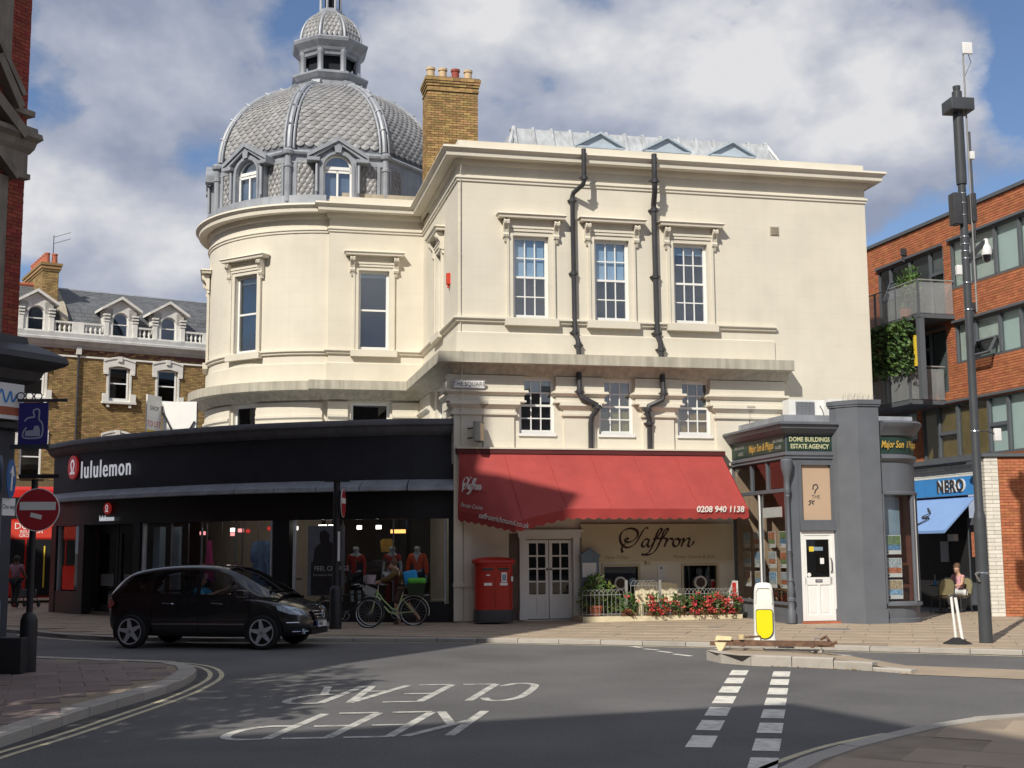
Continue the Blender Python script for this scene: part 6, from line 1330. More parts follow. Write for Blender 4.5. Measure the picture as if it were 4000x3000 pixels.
# ================================================================ Victorian terrace far left
mat('terrace_white', (.68, .67, .63), .7, .1, 3, dirt=.2, dirtcol=(.35, .33, .3), dscale=2); mat('lead_white', (.5, .5, .49), .7, .12, 3, dirt=.35, dirtcol=(.25, .24, .23), dscale=2.5)
TA = atan2(.53, .848); TB = thing('brick_terrace', 'yellow brick Victorian terrace with white dormers and slate roof behind the shop', 'building', (-18.4, 58, 0), TA)
X0, X1 = -7.6, 6.2; BX = (-3.45, .3, 2.55)
def twin(x): return (x - .47, x + .47, 8.72, 10.28)
OPS = [twin(x) for x in BX] + [(x - .47, x + .47, 5.1, 6.9) for x in BX]
m = MB(); wallgrid(m, X0, X1, -.2, 11.0, OPS, lambda x, d, z: (x, d + .02, z), .25); m.quad((X1, 0.02, -.2), (X1, 9, -.2), (X1, 9, 13), (X1, .02, 13)); m.build('wall_core', 'mortar_tan', TB)
bwl = link('brick_wall', None, TB); bwl.empty_display_size = .1
brickwork(bwl, [((X0, 0, 5.0), (1, 0, 0), (0, -1, 0), X1 - X0, 6.0, [(a - X0, b - X0, c - 5.0, d - 5.0) for a, b, c, d in OPS])], .225, .075, .014, 'terrace_brick', 'mortar_tan', 300, proud=0, thick=.04, keyf=lambda c: -2.9 < c.x < 0 and c.z > 8)
MB().sweep([(0, 11.62), (.34, 11.6), (.34, 11.42), (.40, 11.38), (.40, 11.28), (.28, 11.2), (.2, 11.1), (.06, 11.05), (.06, 10.98), (0, 10.96)], [(X1, 0), (X0, 0)]).build('eaves_cornice', 'lead_white', TB)
MB().sweep([(0, 10.66), (.06, 10.65), (.07, 10.58), (0, 10.56)], [(X1, 0), (X0, 0)]).build('string_course', 'terrace_white', TB)
m = MB(); m.box(X0, X1, -.001, .03, 10.72, 10.94); m.build('dark_frieze', 'mortar_dark', TB)
for x in BX:
    sash(TB, (x, 0.0, 8.72), 0, .92, 1.55, 1, 2, gl='glass_dark', bar=.03); sash(TB, (x, 0.0, 5.1), 0, .92, 1.8, 1, 2, gl='glass_dark', bar=.03)
    # segmental white heads with keystone, jambs, sill with brackets
    def head(z, flat):
        A_ = [(-.72 + 1.44 * i / 10, z + .0 + .16 * sin(pi * i / 10)) for i in range(11)]; B_ = [(-.5 + 1.0 * i / 10, z - .32 + .10 * sin(pi * i / 10)) for i in range(11)]
        m = MB(); m.prism([(a, -.06, b) for a, b in A_] + [(.72, -.06, z - .55), (.5, -.06, z - .55)] + [(a, -.06, b) for a, b in reversed(B_)] + [(-.5, -.06, z - .55), (-.72, -.06, z - .55)], (0, .08, 0)); o = m.build('window_head', 'terrace_white', TB, (x, 0, 0))
        MB().sweep([(0, 0)], [(0, 0), (1, 0)]) if 0 else None
        MB().prism([(a, -.1, b - .04) for a, b in A_] + [(a, -.1, b + .05) for a, b in reversed(A_)], (0, .1, 0)).build('head_mould', 'terrace_white', TB, (x, 0, 0))
        box('keystone', 'terrace_white', TB, x - .1, x + .1, -.13, 0, z - .02, z + .22)
        for s in (-1, 1): box('head_bracket', 'terrace_white', TB, x + s * .6 - .1, x + s * .6 + .1, -.1, 0, z - .62, z - .5)
    head(10.52, 0); head(7.12, 0)
    for s in (-1, 1): box('jamb', 'terrace_white', TB, x + s * .52 - .05, x + s * .52 + .05, -.04, 0.02, 8.62, 9.98)
    box('window_sill', 'terrace_white', TB, x - .78, x + .78, -.22, 0, 8.54, 8.64)
    for s in (-1, 1): box('sill_bracket', 'terrace_white', TB, x + s * .5 - .06, x + s * .5 + .06, -.16, 0, 8.38, 8.54); box('window_box', 'terrace_white', TB, x + s * .62 - .13, x + s * .62 + .13, -.2, -.02, 8.645, 9.0)
# parapet, balustrades, dormers
box('parapet_base', 'terrace_white', TB, X0, X1, -.05, .2, 11.6, 11.72)
def dorm(x):
    o = link('dormer', None, TB, (x, 0, 11.68)); o.empty_display_size = .1; W, hs = .36, .78
    m = MB()
    for s in (-1, 1):
        m.box(min(s * W, s * .72), max(s * W, s * .72), 0, .35, 0, 1.3)
        sp = [(s * .72, 0, 1.3), (0, 0, 1.7)] + [(s * W * sin(t), 0, hs + W * cos(t)) for t in [pi / 2 * i / 8 for i in range(9)]] + [(s * W, 0, 1.3 - .6)]
        sp = [(s * .72, 0, .7), (s * .72, 0, 1.3), (0, 0, 1.7)] + [(s * W * sin(t), 0, hs + W * cos(t)) for t in [pi / 2 * i / 8 for i in range(9)]]
        m.prism(sp, (0, .35, 0))
    m.box(-.72, -.6, .35, 2.2, 0, 1.25); m.box(.6, .72, .35, 2.2, 0, 1.25); m.build('dormer_front', 'terrace_white', o)
    p = MB()
    for s in (-1, 1):
        p.prism([(s * .95, -.2, 1.16), (s * .95, -.2, 1.28), (0, -.2, 1.88), (0, -.2, 1.74)], (0, 2.4, 0))
        for j in range(3): p.box(min(s * .52, s * .8), max(s * .52, s * .8), -.14 + .03 * j, .05, .95 - j * .14, 1.02 - j * .14)
        p.box(min(s * .56, s * .76), max(s * .56, s * .76), -.07, .02, 0, .62)
    p.build('pediment', 'terrace_white', o)
    w = MB(); w.box(-W, -W + .05, .12, .2, 0, hs); w.box(W - .05, W, .12, .2, 0, hs); w.box(-W, W, .12, .2, 0, .06); w.box(-W, W, .11, .19, .55, .6); w.prism([(W * cos(t), .12, hs + W * sin(t)) for t in [pi * i / 12 for i in range(13)]] + [((W - .05) * cos(t), .12, hs + (W - .05) * sin(t)) for t in [pi * (12 - i) / 12 for i in range(13)]], (0, .07, 0)); w.build('window', 'terrace_white', o)
    MB().prism([(-W, .15, 0), (W, .15, 0)] + [(W * cos(t), .15, hs + W * sin(t)) for t in [pi * i / 12 for i in range(13)]], (0, .01, 0)).build('pane', 'glass_sky', o); box('room', 'dark_room', o, -.4, .4, .36, .5, 0, 1.2)
for x in BX: dorm(x)
BAL = MB().lathe([(.05, 0), (.05, .04), (.03, .06), (.065, .16), (.05, .24), (.028, .34), (.04, .38), (.05, .4)], 8).mesh('baluster', 'terrace_white', True)
for (a, b) in ((-2.72, -1.88), (-1.36, -.5), (1.1, 1.75), (3.35, 4.2)):
    box('balustrade_rail', 'terrace_white', TB, a - .02, b + .02, -.02, .16, 12.12, 12.2)
    n = max(3, int((b - a) / .2))
    for i in range(n): link('baluster', BAL, TB, (a + (b - a) * (i + .5) / n, .07, 11.72))
for (a, b) in ((-1.88, -1.36), (-7.5, -4.2), (4.2, 6.2)): box('balustrade_pier', 'terrace_white', TB, a, b, -.03, .17, 11.72, 12.2)
# slate roof: steep lower slope, flatter upper slope
ym, zm_, yr, zr = 1.1, 13.0, 3.2, 14.25
m = MB(); m.quad((X0, .3, 11.66), (X1, .3, 11.66), (X1, ym, zm_), (X0, ym, zm_)); m.quad((X0, ym, zm_), (X1, ym, zm_), (X1, yr, zr), (X0, yr, zr)); m.quad((X0, yr, zr), (X1, yr, zr), (X1, 7, 12.0), (X0, 7, 12.0)); m.build('roof_deck', 'lead_dark', TB)
U = MB().box(-.5, .5, -.5, .5, 0, 1); ume = U.mesh('slate', 'slate'); rest = MB(); k = 0
for (p0, p1, rows) in (((.3, 11.66), (ym, zm_), 7), ((ym, zm_), (yr, zr), 11)):
    a, b = Vector((0, *p0)), Vector((0, *p1)); d = b - a; step = d / rows; nrm = Vector((1, 0, 0)).cross(d).normalized()
    for r_ in range(rows):
        n = 46
        for i in range(n):
            x = X0 + (X1 - X0) * (i + .5 + (.5 if r_ % 2 else 0)) / n
            if x > X1 - .1: continue
            M_ = tile_matrix(a + step * (r_ + .55) + Vector((x, 0, 0)) + nrm * .014, Vector(((X1 - X0) / n - .012, 0, 0)), step * 1.12 - nrm * .012, nrm * .012)
            if k < 300 and -3 < x < 4.5 and p0[0] > .5: place('slate', ume, TB, M_); k += 1
            else: rest.join(U, M_)
stuff(rest.build('slates', 'slate', TB, fix=False))
MB().tube([(X0, yr, zr + .04), (X1, yr, zr + .04)], .07, 8).build('ridge', 'lead', TB); MB().tube([(X0, yr, zr + .1), (-2.8, yr, zr + .1)], .1, 8).build('ridge_tiles', 'terracotta', TB)
MB().prism([(-2.35, .35, 11.7), (-2.35, .25, 12.4), (-2.35, 1.0, 13.15), (-2.35, 3.2, 14.5), (-2.35, 3.2, 13.9), (-2.35, 1.1, 12.6)], (.35, 0, 0)).build('party_wall', 'pale_stone', TB)
MB().tube([(-1.57, -.1, 10.8), (-1.57, -.1, 5)], .05, 8).build('downpipe', 'iron_black', TB); box('hopper', 'terrace_white', TB, -1.68, -1.46, -.2, -.02, 10.7, 11.05)
tc_ = thing('terrace_chimney', 'long brick chimney stack with a row of terracotta pots on the terrace roof', 'chimney', (-18.4, 58, 0), TA)
box('stack_core', 'mortar_tan', tc_, -3.0, -2.3, 1.2, 5.2, 12.5, 14.95)
brickwork(tc_, [((-3.0, 1.2, 12.6), (1, 0, 0), (0, -1, 0), .7, 2.25, []), ((-3.0, 5.2, 12.6), (0, -1, 0), (-1, 0, 0), 4.0, 2.25, [])], .225, .075, .012, 'terrace_brick', 'mortar_tan', 150, thick=.03)
for z, p in ((14.7, .05), (14.8, .1), (14.95, .14)): box('stack_course', 'terrace_brick', tc_, -3.0 - p, -2.3 + p, 1.2 - p, 5.2 + p, z, z + .12)
for i in range(8): MB().lathe([(.14, 15.06), (.12, 15.5), (.14, 15.51), (.14, 15.58), (.1, 15.58)], 12, (-2.8 if i < 7 else -2.45, 1.45 + i * .5 if i < 7 else 1.5)).build('chimney_pot', 'terracotta', tc_, smooth=True)
m = MB(); m.tube([(-2.5, 1.6, 15), (-2.5, 1.6, 16.5)], .02, 5); m.build('aerial_mast', 'iron_black', tc_)
for z in (16.4, 16.1): MB().tube([(-2.5, 1.6, z), (-1.9, .9, z + .15)], .012, 4).build('aerial', 'iron_black', tc_)

# ================================================================ red double-decker bus
mat('bus_red', (.50, .02, .015), .3, .05, 2, coat=.4); mat('bus_black', (.015, .015, .017), .3, .1, 3); mat('tyre', (.02, .02, .021), .85, .1, 8); mat('rim_pale', (.5, .48, .4), .5, .1, 5); mat('ad_red', (.6, .05, .03), .5, .05, 2)
BS = thing('double_decker_bus', 'red double-decker bus passing behind the round no-entry sign', 'bus', (-16.1, 47.3, ZR), radians(14))
def rbox(name, mt, par, x0, x1, y0, y1, z0, z1, r=.12, **k):
    bm = bmesh.new(); bmesh.ops.create_cube(bm, size=1); bmesh.ops.scale(bm, vec=(x1 - x0, y1 - y0, z1 - z0), verts=bm.verts); bmesh.ops.translate(bm, vec=((x0 + x1) / 2, (y0 + y1) / 2, (z0 + z1) / 2), verts=bm.verts)
    bmesh.ops.bevel(bm, geom=bm.edges[:], offset=r, segments=3, affect='EDGES', profile=.6); me = bpy.data.meshes.new(name); bm.to_mesh(me); bm.free(); me.materials.append(MT[mt]); me.polygons.foreach_set('use_smooth', [True] * len(me.polygons)); me.set_sharp_from_angle(angle=radians(40)); return link(name, me, par, **k)
rbox('body', 'bus_red', BS, -9.3, 1.2, 0, 2.5, .32, 4.38, .16)
for i in range(7): box('upper_window', 'bus_black', BS, -9.0 + i * 1.45, -9.0 + i * 1.45 + 1.38, -.012, .0, 3.2, 3.98)
for i in range(5): box('lower_window', 'bus_black', BS, -9.0 + i * 1.45, -9.0 + i * 1.45 + 1.38, -.012, 0, 1.45, 2.45)
box('door', 'bus_black', BS, -1.75, -.62, -.014, 0, .4, 2.45); box('door_bar', 'let_yellow', BS, -1.15, -1.1, -.04, -.014, .7, 2.2); box('lower_window', 'bus_black', BS, -.2, 1.0, -.012, 0, 1.45, 2.45)
box('advert_panel', 'ad_red', BS, -8.6, .8, -.016, 0, 2.5, 3.12); text('advert_text', 'DO', 'sign_plain', BS, (-1.95, -.02, 2.92), size=.32); text('advert_text', 'RELIGION', 'sign_plain', BS, (-1.6, -.02, 2.72), size=.18); text('advert_text', 'GROUP', 'sign_plain', BS, (-1.75, -.02, 2.58), size=.16)
box('pillar', 'bus_red', BS, -.6, -.24, -.02, 0, .9, 1.5); MB().lathe([(0, 0), (.1, 0), (.1, .01), (0, .01)], 16).build('info_roundel', 'nero_blue', BS, (-.42, -.0, 1.75), (pi / 2, 0, 0))
for x in (.65, -6.2):
    w = MB().lathe([(0.3, .0), (.5, .02), (.52, .1), (.52, .3), (.3, .3)], 24); o = w.build('tyre', 'tyre', BS, (x, -.03, .5), (-pi / 2, 0, 0), smooth=True); MB().lathe([(.0, .12), (.1, .1), (.12, .02), (.22, .06), (.31, -.0), (.31, .1)], 20).build('rim', 'rim_pale', o, smooth=True)
    MB().prism([(x + .72 * cos(t), -.02, .5 + .68 * sin(t)) for t in [pi * (-.1 + 1.2 * i / 16) for i in range(17)]], (0, .03, 0)).build('wheel_arch', 'bus_black', BS)

# ================================================================ red brick corner building near left
LA = atan2(.879, .477); LB = thing('corner_building', 'dark red brick building with carved stone cornice at the left edge', 'building', (-9.15, 23.5, 0), LA)
X0 = -6; XE = -.13
m = MB(); m.quad((X0, .01, -.2), (XE, .01, -.2), (XE, .01, 16.0), (X0, .01, 16.0)); m.quad((XE, .01, -.2), (XE, 20, -.2), (XE, 20, 16.0), (XE, .01, 16.0)); m.quad((X0, .01, 16.0), (XE, .01, 16.0), (XE, 20, 16.0), (X0, 20, 16.0)); m.build('wall_core', 'mortar_dark', LB)
brickwork(LB, [((X0, 0, 5.7), (1, 0, 0), (0, -1, 0), XE - X0, 10.2, []), ((XE, 0, 5.7), (0, 1, 0), (1, 0, 0), 2.0, 10.2, [])], .225, .075, .01, 'red_brick', 'mortar_dark', 300, proud=.0, thick=.03, keyf=lambda c: -1.0 < c.x and c.y < .1)
box('window_surround', 'dark_stone', LB, -1.2, -.62, -.08, 0, 10.7, 15.9); box('window_surround', 'dark_stone', LB, -1.2, -.56, -.08, 0, 5.7, 8.75); box('window_glass', 'glass_sky', LB, -2.2, -1.2, -.02, -.01, 11, 15.9)
def corn(z, pr, path, nm='stone_cornice'): MB().sweep([(o, z + h) for o, h in pr], path).build(nm, 'dark_stone', LB)
pe = [(XE, 2), (XE, 0), (-.5, 0)]
corn(9.3, [(0, .42), (.2, .40), (.22, .3), (.14, .22), (.11, .1), (.05, .0), (0, 0)], [(XE, 2), (XE, 0), (X0, 0)]); corn(9.66, [(0, .16), (.14, .15), (.15, .05), (0, .0)], pe); corn(8.78, [(0, .14), (.07, .13), (.07, .03), (0, 0)], pe); corn(10.02, [(0, .14), (.1, .13), (.1, .02), (0, 0)], pe)
MB().box(-1.2, XE, -.06, 0, 8.9, 9.3).build('stone_frieze', 'dark_stone', LB)
for (a, b, w) in (((-1.0, 10.95), (-.45, 10.1), .16), ((-1.0, 11.2), (-.4, 10.35), .1), ((-1.2, 10.3), (-.3, 9.6), .2), ((-1.1, 9.3), (-.45, 8.75), .14)):
    d = Vector((b[0] - a[0], 0, b[1] - a[1])); nn = Vector((-d.z, 0, d.x)).normalized() * w / 2; P_ = [Vector((a[0], -.24, a[1])) + nn, Vector((b[0], -.24, b[1])) + nn, Vector((b[0], -.24, b[1])) - nn, Vector((a[0], -.24, a[1])) - nn]; MB().prism(P_, (0, .24, 0)).build('raking_mould', 'dark_stone', LB)
# black shopfront with deep cornice and hanging signs
MB().sweep([(0, 5.8), (.12, 5.78), (.14, 5.66), (.3, 5.6), (.62, 5.42), (.66, 5.3), (.6, 5.24), (.35, 5.12), (.28, 4.95), (.12, 4.86), (.1, 4.2), (.22, 4.16), (.22, 4.05), (0, 4.0)], [(XE, 3), (XE, 0), (X0, 0)]).build('shopfront_cornice', 'iron_black', LB)
mat('left_black', (.02, .021, .026), .5, .15, 3); mat('left_slate', (.05, .055, .07), .55, .15, 3)
box('shopfront_pier', 'left_slate', LB, -.75, XE, -.05, .3, -.1, 4.05); box('shopfront_wall', 'left_black', LB, X0, -.75, .0, .3, -.1, 4.05)
sgn = thing('box_sign', 'white shop box sign with orange stripe on the black shopfront at the left edge', 'sign', (-9.15, 23.5, 0), LA); o = MB().box(-1.0, -.2, -.32, -.1, 4.2, 4.85).build('case', 'sign_plain', sgn); box('stripe', 'terracotta', sgn, -.98, -.22, -.324, -.321, 4.27, 4.42); m = MB(); stroke(m, [(-.8, 4.5), (-.7, 4.72), (-.6, 4.5), (-.5, 4.7), (-.45, 4.52), (-.35, 4.66)], .04); m.build('sign_mark', 'nero_blue', sgn, (0, -.325, 0), (pi / 2, 0, 0))
mat('banner_purple', (.035, .03, .2), .6, .05, 3); mat('banner_pale', (.42, .42, .55), .6, .05, 3)
bn = thing('hanging_banner', 'dark blue hanging banner sign with pale house logo on the corner building', 'sign', (-8.7, 23.0, 0))
box('banner_panel', 'banner_purple', bn, -.27, .26, -.02, .02, 3.74, 4.5); box('arm', 'left_slate', bn, -.4, .3, -.04, .04, 3.66, 3.74); box('arm', 'left_slate', bn, -.3, .6, -.03, .03, 4.52, 4.57)
m = MB()
for i, g in enumerate(([(-.16, 4.16), (-.1, 4.22), (.02, 4.24)], [(.02, 4.24), (.0, 4.36), (.1, 4.37), (.1, 4.2)], [(.1, 4.2), (.17, 4.1), (.17, 3.92), (.1, 3.86), (-.15, 3.86), (-.18, 3.95), (-.12, 4.05)])): stroke(m, g, .028, n=5, z=i * .0005)
m.build('banner_outline', 'banner_pale', bn, (0, -.022, 0), (pi / 2, 0, 0)); MB().prism([(-.14, -.024, 3.89), (.13, -.024, 3.89), (.13, -.024, 4.0), (.1, -.024, 4.08), (-.05, -.024, 4.08), (-.14, -.024, 3.98)], (0, .003, 0)).build('banner_house', 'banner_pale', bn); MB().prism([(-.13, -.026, 3.99), (.0, -.026, 4.0), (.03, -.026, 4.08), (-.06, -.026, 4.08)], (0, .002, 0)).build('banner_roof', 'banner_purple', bn)
m = MB(); [m.tube([(-.25 + i * .16 + .07 * cos(t), -.02, 4.62 + .07 * sin(t)) for t in [2 * pi * j / 12 for j in range(13)]], .012, 5) for i in range(3)]; m.build('scrollwork', 'iron_black', bn)

# lamp column with one-way signs, cabinet, no-entry post
mat('column_grey', (.10, .13, .19), .5, .1, 3); mat('sign_blue', (.02, .12, .35), .4, .04, 3); mat('sign_red', (.36, .02, .03), .45, .06, 3); mat('post_black', (.02, .02, .024), .4, .15, 5)
lc = thing('lamp_column', 'blue-grey lamp column carrying one-way signs at the left edge', 'lamp post', (-7.24, 17.85, -.05))
MB().lathe([(.13, 0), (.13, 1.15), (.12, 1.2), (.085, 1.26), (.08, 3.1), (.06, 3.2), (0, 3.22)], 20).build('shaft', 'column_grey', lc, smooth=True)
ang = radians(62)
o = link('one_way_roundel', None, lc, (.24, -.1, 2.87), radians(99)); MB().lathe([(0, 0), (.27, 0), (.27, .012), (0, .012)], 32).build('disc', 'sign_blue', o, (0, 0, 0), (pi / 2, 0, 0)); m = MB(); m.box(-.04, .04, -.02, -.014, -.17, .08); m.prism([(-.12, -.02, .06), (.12, -.02, .06), (0, -.02, .19)], (0, .006, 0)); m.build('arrow', 'sign_plain', o, rot=(0, radians(8), 0))
o = link('one_way_plate', None, lc, (.22, -.1, 2.48), radians(72)); box('plate', 'sign_plain', o, -.13, .13, -.01, 0, -.12, .12); text('plate_text', 'One way', 'iron_black', o, (0, -.014, .0), size=.1, sx=.7)
tag(rbox('street_cabinet', 'left_black', None, -.2, .2, -.15, .15, 0, .55, .02, loc=(-7.75, 20.0, -.05)), 'low black street cabinet behind the left lamp column', 'cabinet')
def no_entry(parent, loc, rot, r=.34, sticker=True):
    o = link('no_entry_roundel', None, parent, loc, rot); o.empty_display_size = .05; MB().lathe([(0, 0), (r, 0), (r, .012), (0, .012)], 40).build('disc', 'sign_plain', o, (0, 0, 0), (pi / 2, 0, 0)); MB().lathe([(0, 0.0125), (r * .96, .0125), (r * .96, .0145), (0, .0145)], 40).build('red_face', 'sign_red', o, (0, 0, 0), (pi / 2, 0, 0)); box('bar', 'white_soft', o, -r * .82, r * .82, -.0185, -.0148, -r * .02, r * .36)
    if sticker: box('sticker', 'white_soft', o, -.09, .09, -.018, -.0148, -.035, .035, loc=(-.02, 0, -.1), rot=(0, radians(14), 0))
    return o
ne = thing('no_entry_post', 'black post with round red no-entry sign at the left pavement corner', 'road sign', (-7.62, 20.3, -.05))
MB().lathe([(.13, 0), (.13, .78), (.1, .88), (.05, .92), (.05, 3.0)], 18).build('post', 'post_black', ne, smooth=True); no_entry(ne, (.1, -.09, 2.52), radians(4)); box('lamp_bar', 'post_black', ne, -.22, .42, -.12, .08, 3.02, 3.08)
np_ = thing('no_entry_post', 'black post with no-entry sign seen edge-on in front of the shop window', 'road sign', (-4.25, 30.8, zfar(-4.25, 30.8)))
MB().lathe([(.15, 0), (.15, .9), (.12, .98), (.085, 1.02), (.08, 3.5)], 18).build('post', 'post_black', np_, smooth=True); no_entry(np_, (.16, -.05, 2.98), radians(88), sticker=False); box('lamp_bar', 'post_black', np_, -.3, .3, -.1, .1, 3.5, 3.56); box('post_plate', 'white_soft', np_, .05, .1, -.12, -.08, 1.6, 2.3)
# woman walking away with a wheeled walker
cloth('top_mauve', (.34, .17, .22)); wo = thing('person', 'woman in mauve top and dark trousers seen from behind pushing a walker', 'person', (-16.4, 42.4, -.02), radians(172))
P = pose(1.7, elL=(.21, -.1, 1.1), wrL=(.2, -.3, .98), paL=(.2, -.38, .97), elR=(-.21, -.1, 1.1), wrR=(-.2, -.3, .98), paR=(-.2, -.38, .97), knL=(.1, -.12, .5), anL=(.1, .0, .1), toL=(.11, -.15, .05), knR=(-.1, .06, .5), anR=(-.1, .25, .15), toR=(-.1, .14, .05))
figure(wo, P, 'skin_dark', [top('top', 'top_mauve', False, .03), trousers('trousers', 'cloth_black', .025)] + shoes('cloth_maroon'), 'hair_dark')
wk = thing('wheeled_walker', 'dark four-wheeled walking frame pushed by the woman in mauve', 'walker', (-16.25, 43.1, -.02), radians(172))
m = MB()
for s in (-1, 1): m.tube([(s * .22, .3, .97), (s * .22, .15, .9), (s * .24, -.05, .45), (s * .25, -.25, .12)], .016, 6); m.tube([(s * .24, -.05, .45), (s * .25, .25, .12)], .016, 6)
m.build('frame', 'iron_black', wk); box('seat_bag', 'shop_grey', wk, -.22, .22, -.15, .15, .35, .6)
for s in (-1, 1):
    for y in (-.25, .25): MB().lathe([(0, -.02), (.1, -.02), (.1, .02), (0, .02)], 14).build('wheel', 'tyre', wk, (s * .25, y, .1), (0, pi / 2, 0))
# ================================================================ black hatchback
mat('car_paint', (.008, .008, .011), .25, 0, 1, coat=1.0, spec=.6); mat('car_trim', (.012, .012, .013), .6, .1, 5); mat('chrome', (.62, .64, .68), .2, .05, 5, metal=1); mat('alloy', (.55, .55, .57), .35, .08, 8, metal=.3); mat('lamp_lens', (.55, .65, .75), .15, .25, 14, coat=.6); mat('lamp_red', (.35, .02, .02), .2, .1, 8, coat=.6); mat('plate_white', (.7, .7, .68), .5, .02, 4)
glass('car_glass', (.5, .52, .54), .05)
CAR = thing('hatchback_car', 'black five-door hatchback driving past the clothing shop', 'car', (-6.28, 27.2, ZR), radians(-12)); CAR.scale = (1.04, 1.02, 1.06)
def interp(T, x, k):
    for a, b in zip(T[:-1], T[1:]):
        if a[0] <= x <= b[0]:
            t = (x - a[0]) / (b[0] - a[0]); return a[k] + (b[k] - a[k]) * t
    return T[0][k] if x < T[0][0] else T[-1][k]
LOW = [(-2.03, .55, .46, .74, .76), (-1.99, .70, .32, .93, .95), (-1.85, .80, .26, 1.02, 1.04), (-1.39, .875, .22, 1.03, 1.06), (-.5, .885, .2, 1.0, 1.04), (.5, .885, .2, .97, 1.02), (1.05, .88, .2, .96, 1.03), (1.39, .87, .22, .93, 1.0), (1.75, .83, .22, .84, .93), (2.0, .76, .24, .74, .84), (2.16, .62, .3, .66, .76), (2.24, .40, .38, .60, .66)]
def loft(rings, closed_ends=True):
    m = MB(); q = len(rings[0])
    for r in rings: m.v += r
    for i in range(len(rings) - 1):
        for j in range(q - 1): m.f.append((i * q + j, i * q + j + 1, (i + 1) * q + j + 1, (i + 1) * q + j))
    if closed_ends: m.f += [tuple(range(q)), tuple(range(len(rings) * q - 1, (len(rings) - 1) * q - 1, -1))]
    return m
def sub(mesh, n=1):
    o = bpy.data.objects.new('t', mesh); COL.objects.link(o); md = o.modifiers.new('s', 'SUBSURF'); md.levels = n; md.render_levels = n
    r = bpy.data.meshes.new_from_object(o.evaluated_get(bpy.context.evaluated_depsgraph_get())); bpy.data.objects.remove(o); r.polygons.foreach_set('use_smooth', [True] * len(r.polygons)); return r
def full(h): return [(x, -y, z) for x, y, z in h] + [(x, y, z) for x, y, z in reversed(h[:-1])]
rings = []
for (x, w, zb, zs, zt) in LOW:
    rings.append(full([(x, .02, zb), (x, w * .8, zb), (x, w * .96, zb + .07), (x, w * 1.0, zb + (zs - zb) * .45), (x, w * .99, zs - .08), (x, w * .95, zs), (x, w * .75, zs + (zt - zs) * .5), (x, w * .4, zt), (x, 0, zt + .005)]))
me = loft(rings).mesh('body_shell', 'car_paint'); link('body_shell', sub(me, 2), CAR)
CAB = [(-2.0, .66, .98, .60, 1.0), (-1.86, .77, 1.02, .62, 1.2), (-1.6, .81, 1.03, .63, 1.40), (-1.3, .83, 1.03, .635, 1.50), (-.7, .845, 1.01, .64, 1.57), (0, .85, .99, .64, 1.585), (.45, .85, .98, .625, 1.54), (.8, .845, .975, .61, 1.42), (1.15, .82, .98, .60, 1.24), (1.5, .76, .98, .58, 1.06), (1.62, .70, .97, .56, 1.0)]
def cinterp(T, x, k):
    xs = [r[0] for r in T]
    if x <= xs[0]: return T[0][k]
    if x >= xs[-1]: return T[-1][k]
    i = max(j for j in range(len(xs) - 1) if xs[j] <= x); p1, p2 = T[i], T[i + 1]; p0 = T[i - 1] if i else None; p3 = T[i + 2] if i + 2 < len(T) else None
    h = p2[0] - p1[0]; t = (x - p1[0]) / h; m1 = (p2[k] - p0[k]) / (p2[0] - p0[0]) * h if p0 else p2[k] - p1[k]; m2 = (p3[k] - p1[k]) / (p3[0] - p1[0]) * h if p3 else p2[k] - p1[k]
    return (2 * t ** 3 - 3 * t * t + 1) * p1[k] + (t ** 3 - 2 * t * t + t) * m1 + (-2 * t ** 3 + 3 * t * t) * p2[k] + (t ** 3 - t * t) * m2
def cabside(x, t, o=0):
    wb, zb, wr, zr = (cinterp(CAB, x, k) for k in (1, 2, 3, 4)); zr -= .05; wr += .04
    y = wb + (wr - wb) * t + .025 * sin(pi * t); return (x, -(y + o), zb + (zr - zb) * t)
SW = [((.06, 1.12), (.06, .52)), ((-1.0, -.03), (-.95, -.03)), ((-1.72, -1.08), (-1.45, -1.03))]      # side window spans at belt and at roof
rings = []; XS = [-2.0 + 3.62 * i / 74 for i in range(75)]; TS = [0, .08, .2, .32, .44, .56, .68, .8, .9, 1.0]
for x in XS:
    wr, zr = cinterp(CAB, x, 3), cinterp(CAB, x, 4)
    h = [(x, -cabside(x, 0)[1], cabside(x, 0)[2] - .06)] + [(x, -cabside(x, t)[1], cabside(x, t)[2]) for t in TS] + [(x, wr * .97, zr - .012), (x, wr * .75, zr + .0), (x, wr * .4, zr + .01), (x, 0, zr + .012)]
    rings.append(full(h))
m = MB(); q = len(rings[0])
for r in rings: m.v += r
for i in range(len(rings) - 1):
    x = (XS[i] + XS[i + 1]) / 2
    for j in range(q - 1):
        jj = j if j < q // 2 else q - 2 - j
        skip = False
        if 1 <= jj <= 9:
            t = (TS[jj - 1] + TS[min(jj, 9)]) / 2
            if .08 < t < .9: skip = any(lo[0] + (hi[0] - lo[0]) * (t - .08) / .82 < x < lo[1] + (hi[1] - lo[1]) * (t - .08) / .82 for lo, hi in SW)
        if jj >= 11 and .54 < x < 1.5: skip = True
        if not skip: m.f.append((i * q + j, i * q + j + 1, (i + 1) * q + j + 1, (i + 1) * q + j))
m.f.append(tuple(range(q))); m.build('cabin_shell', 'car_paint', CAR, smooth=True, ang=40)
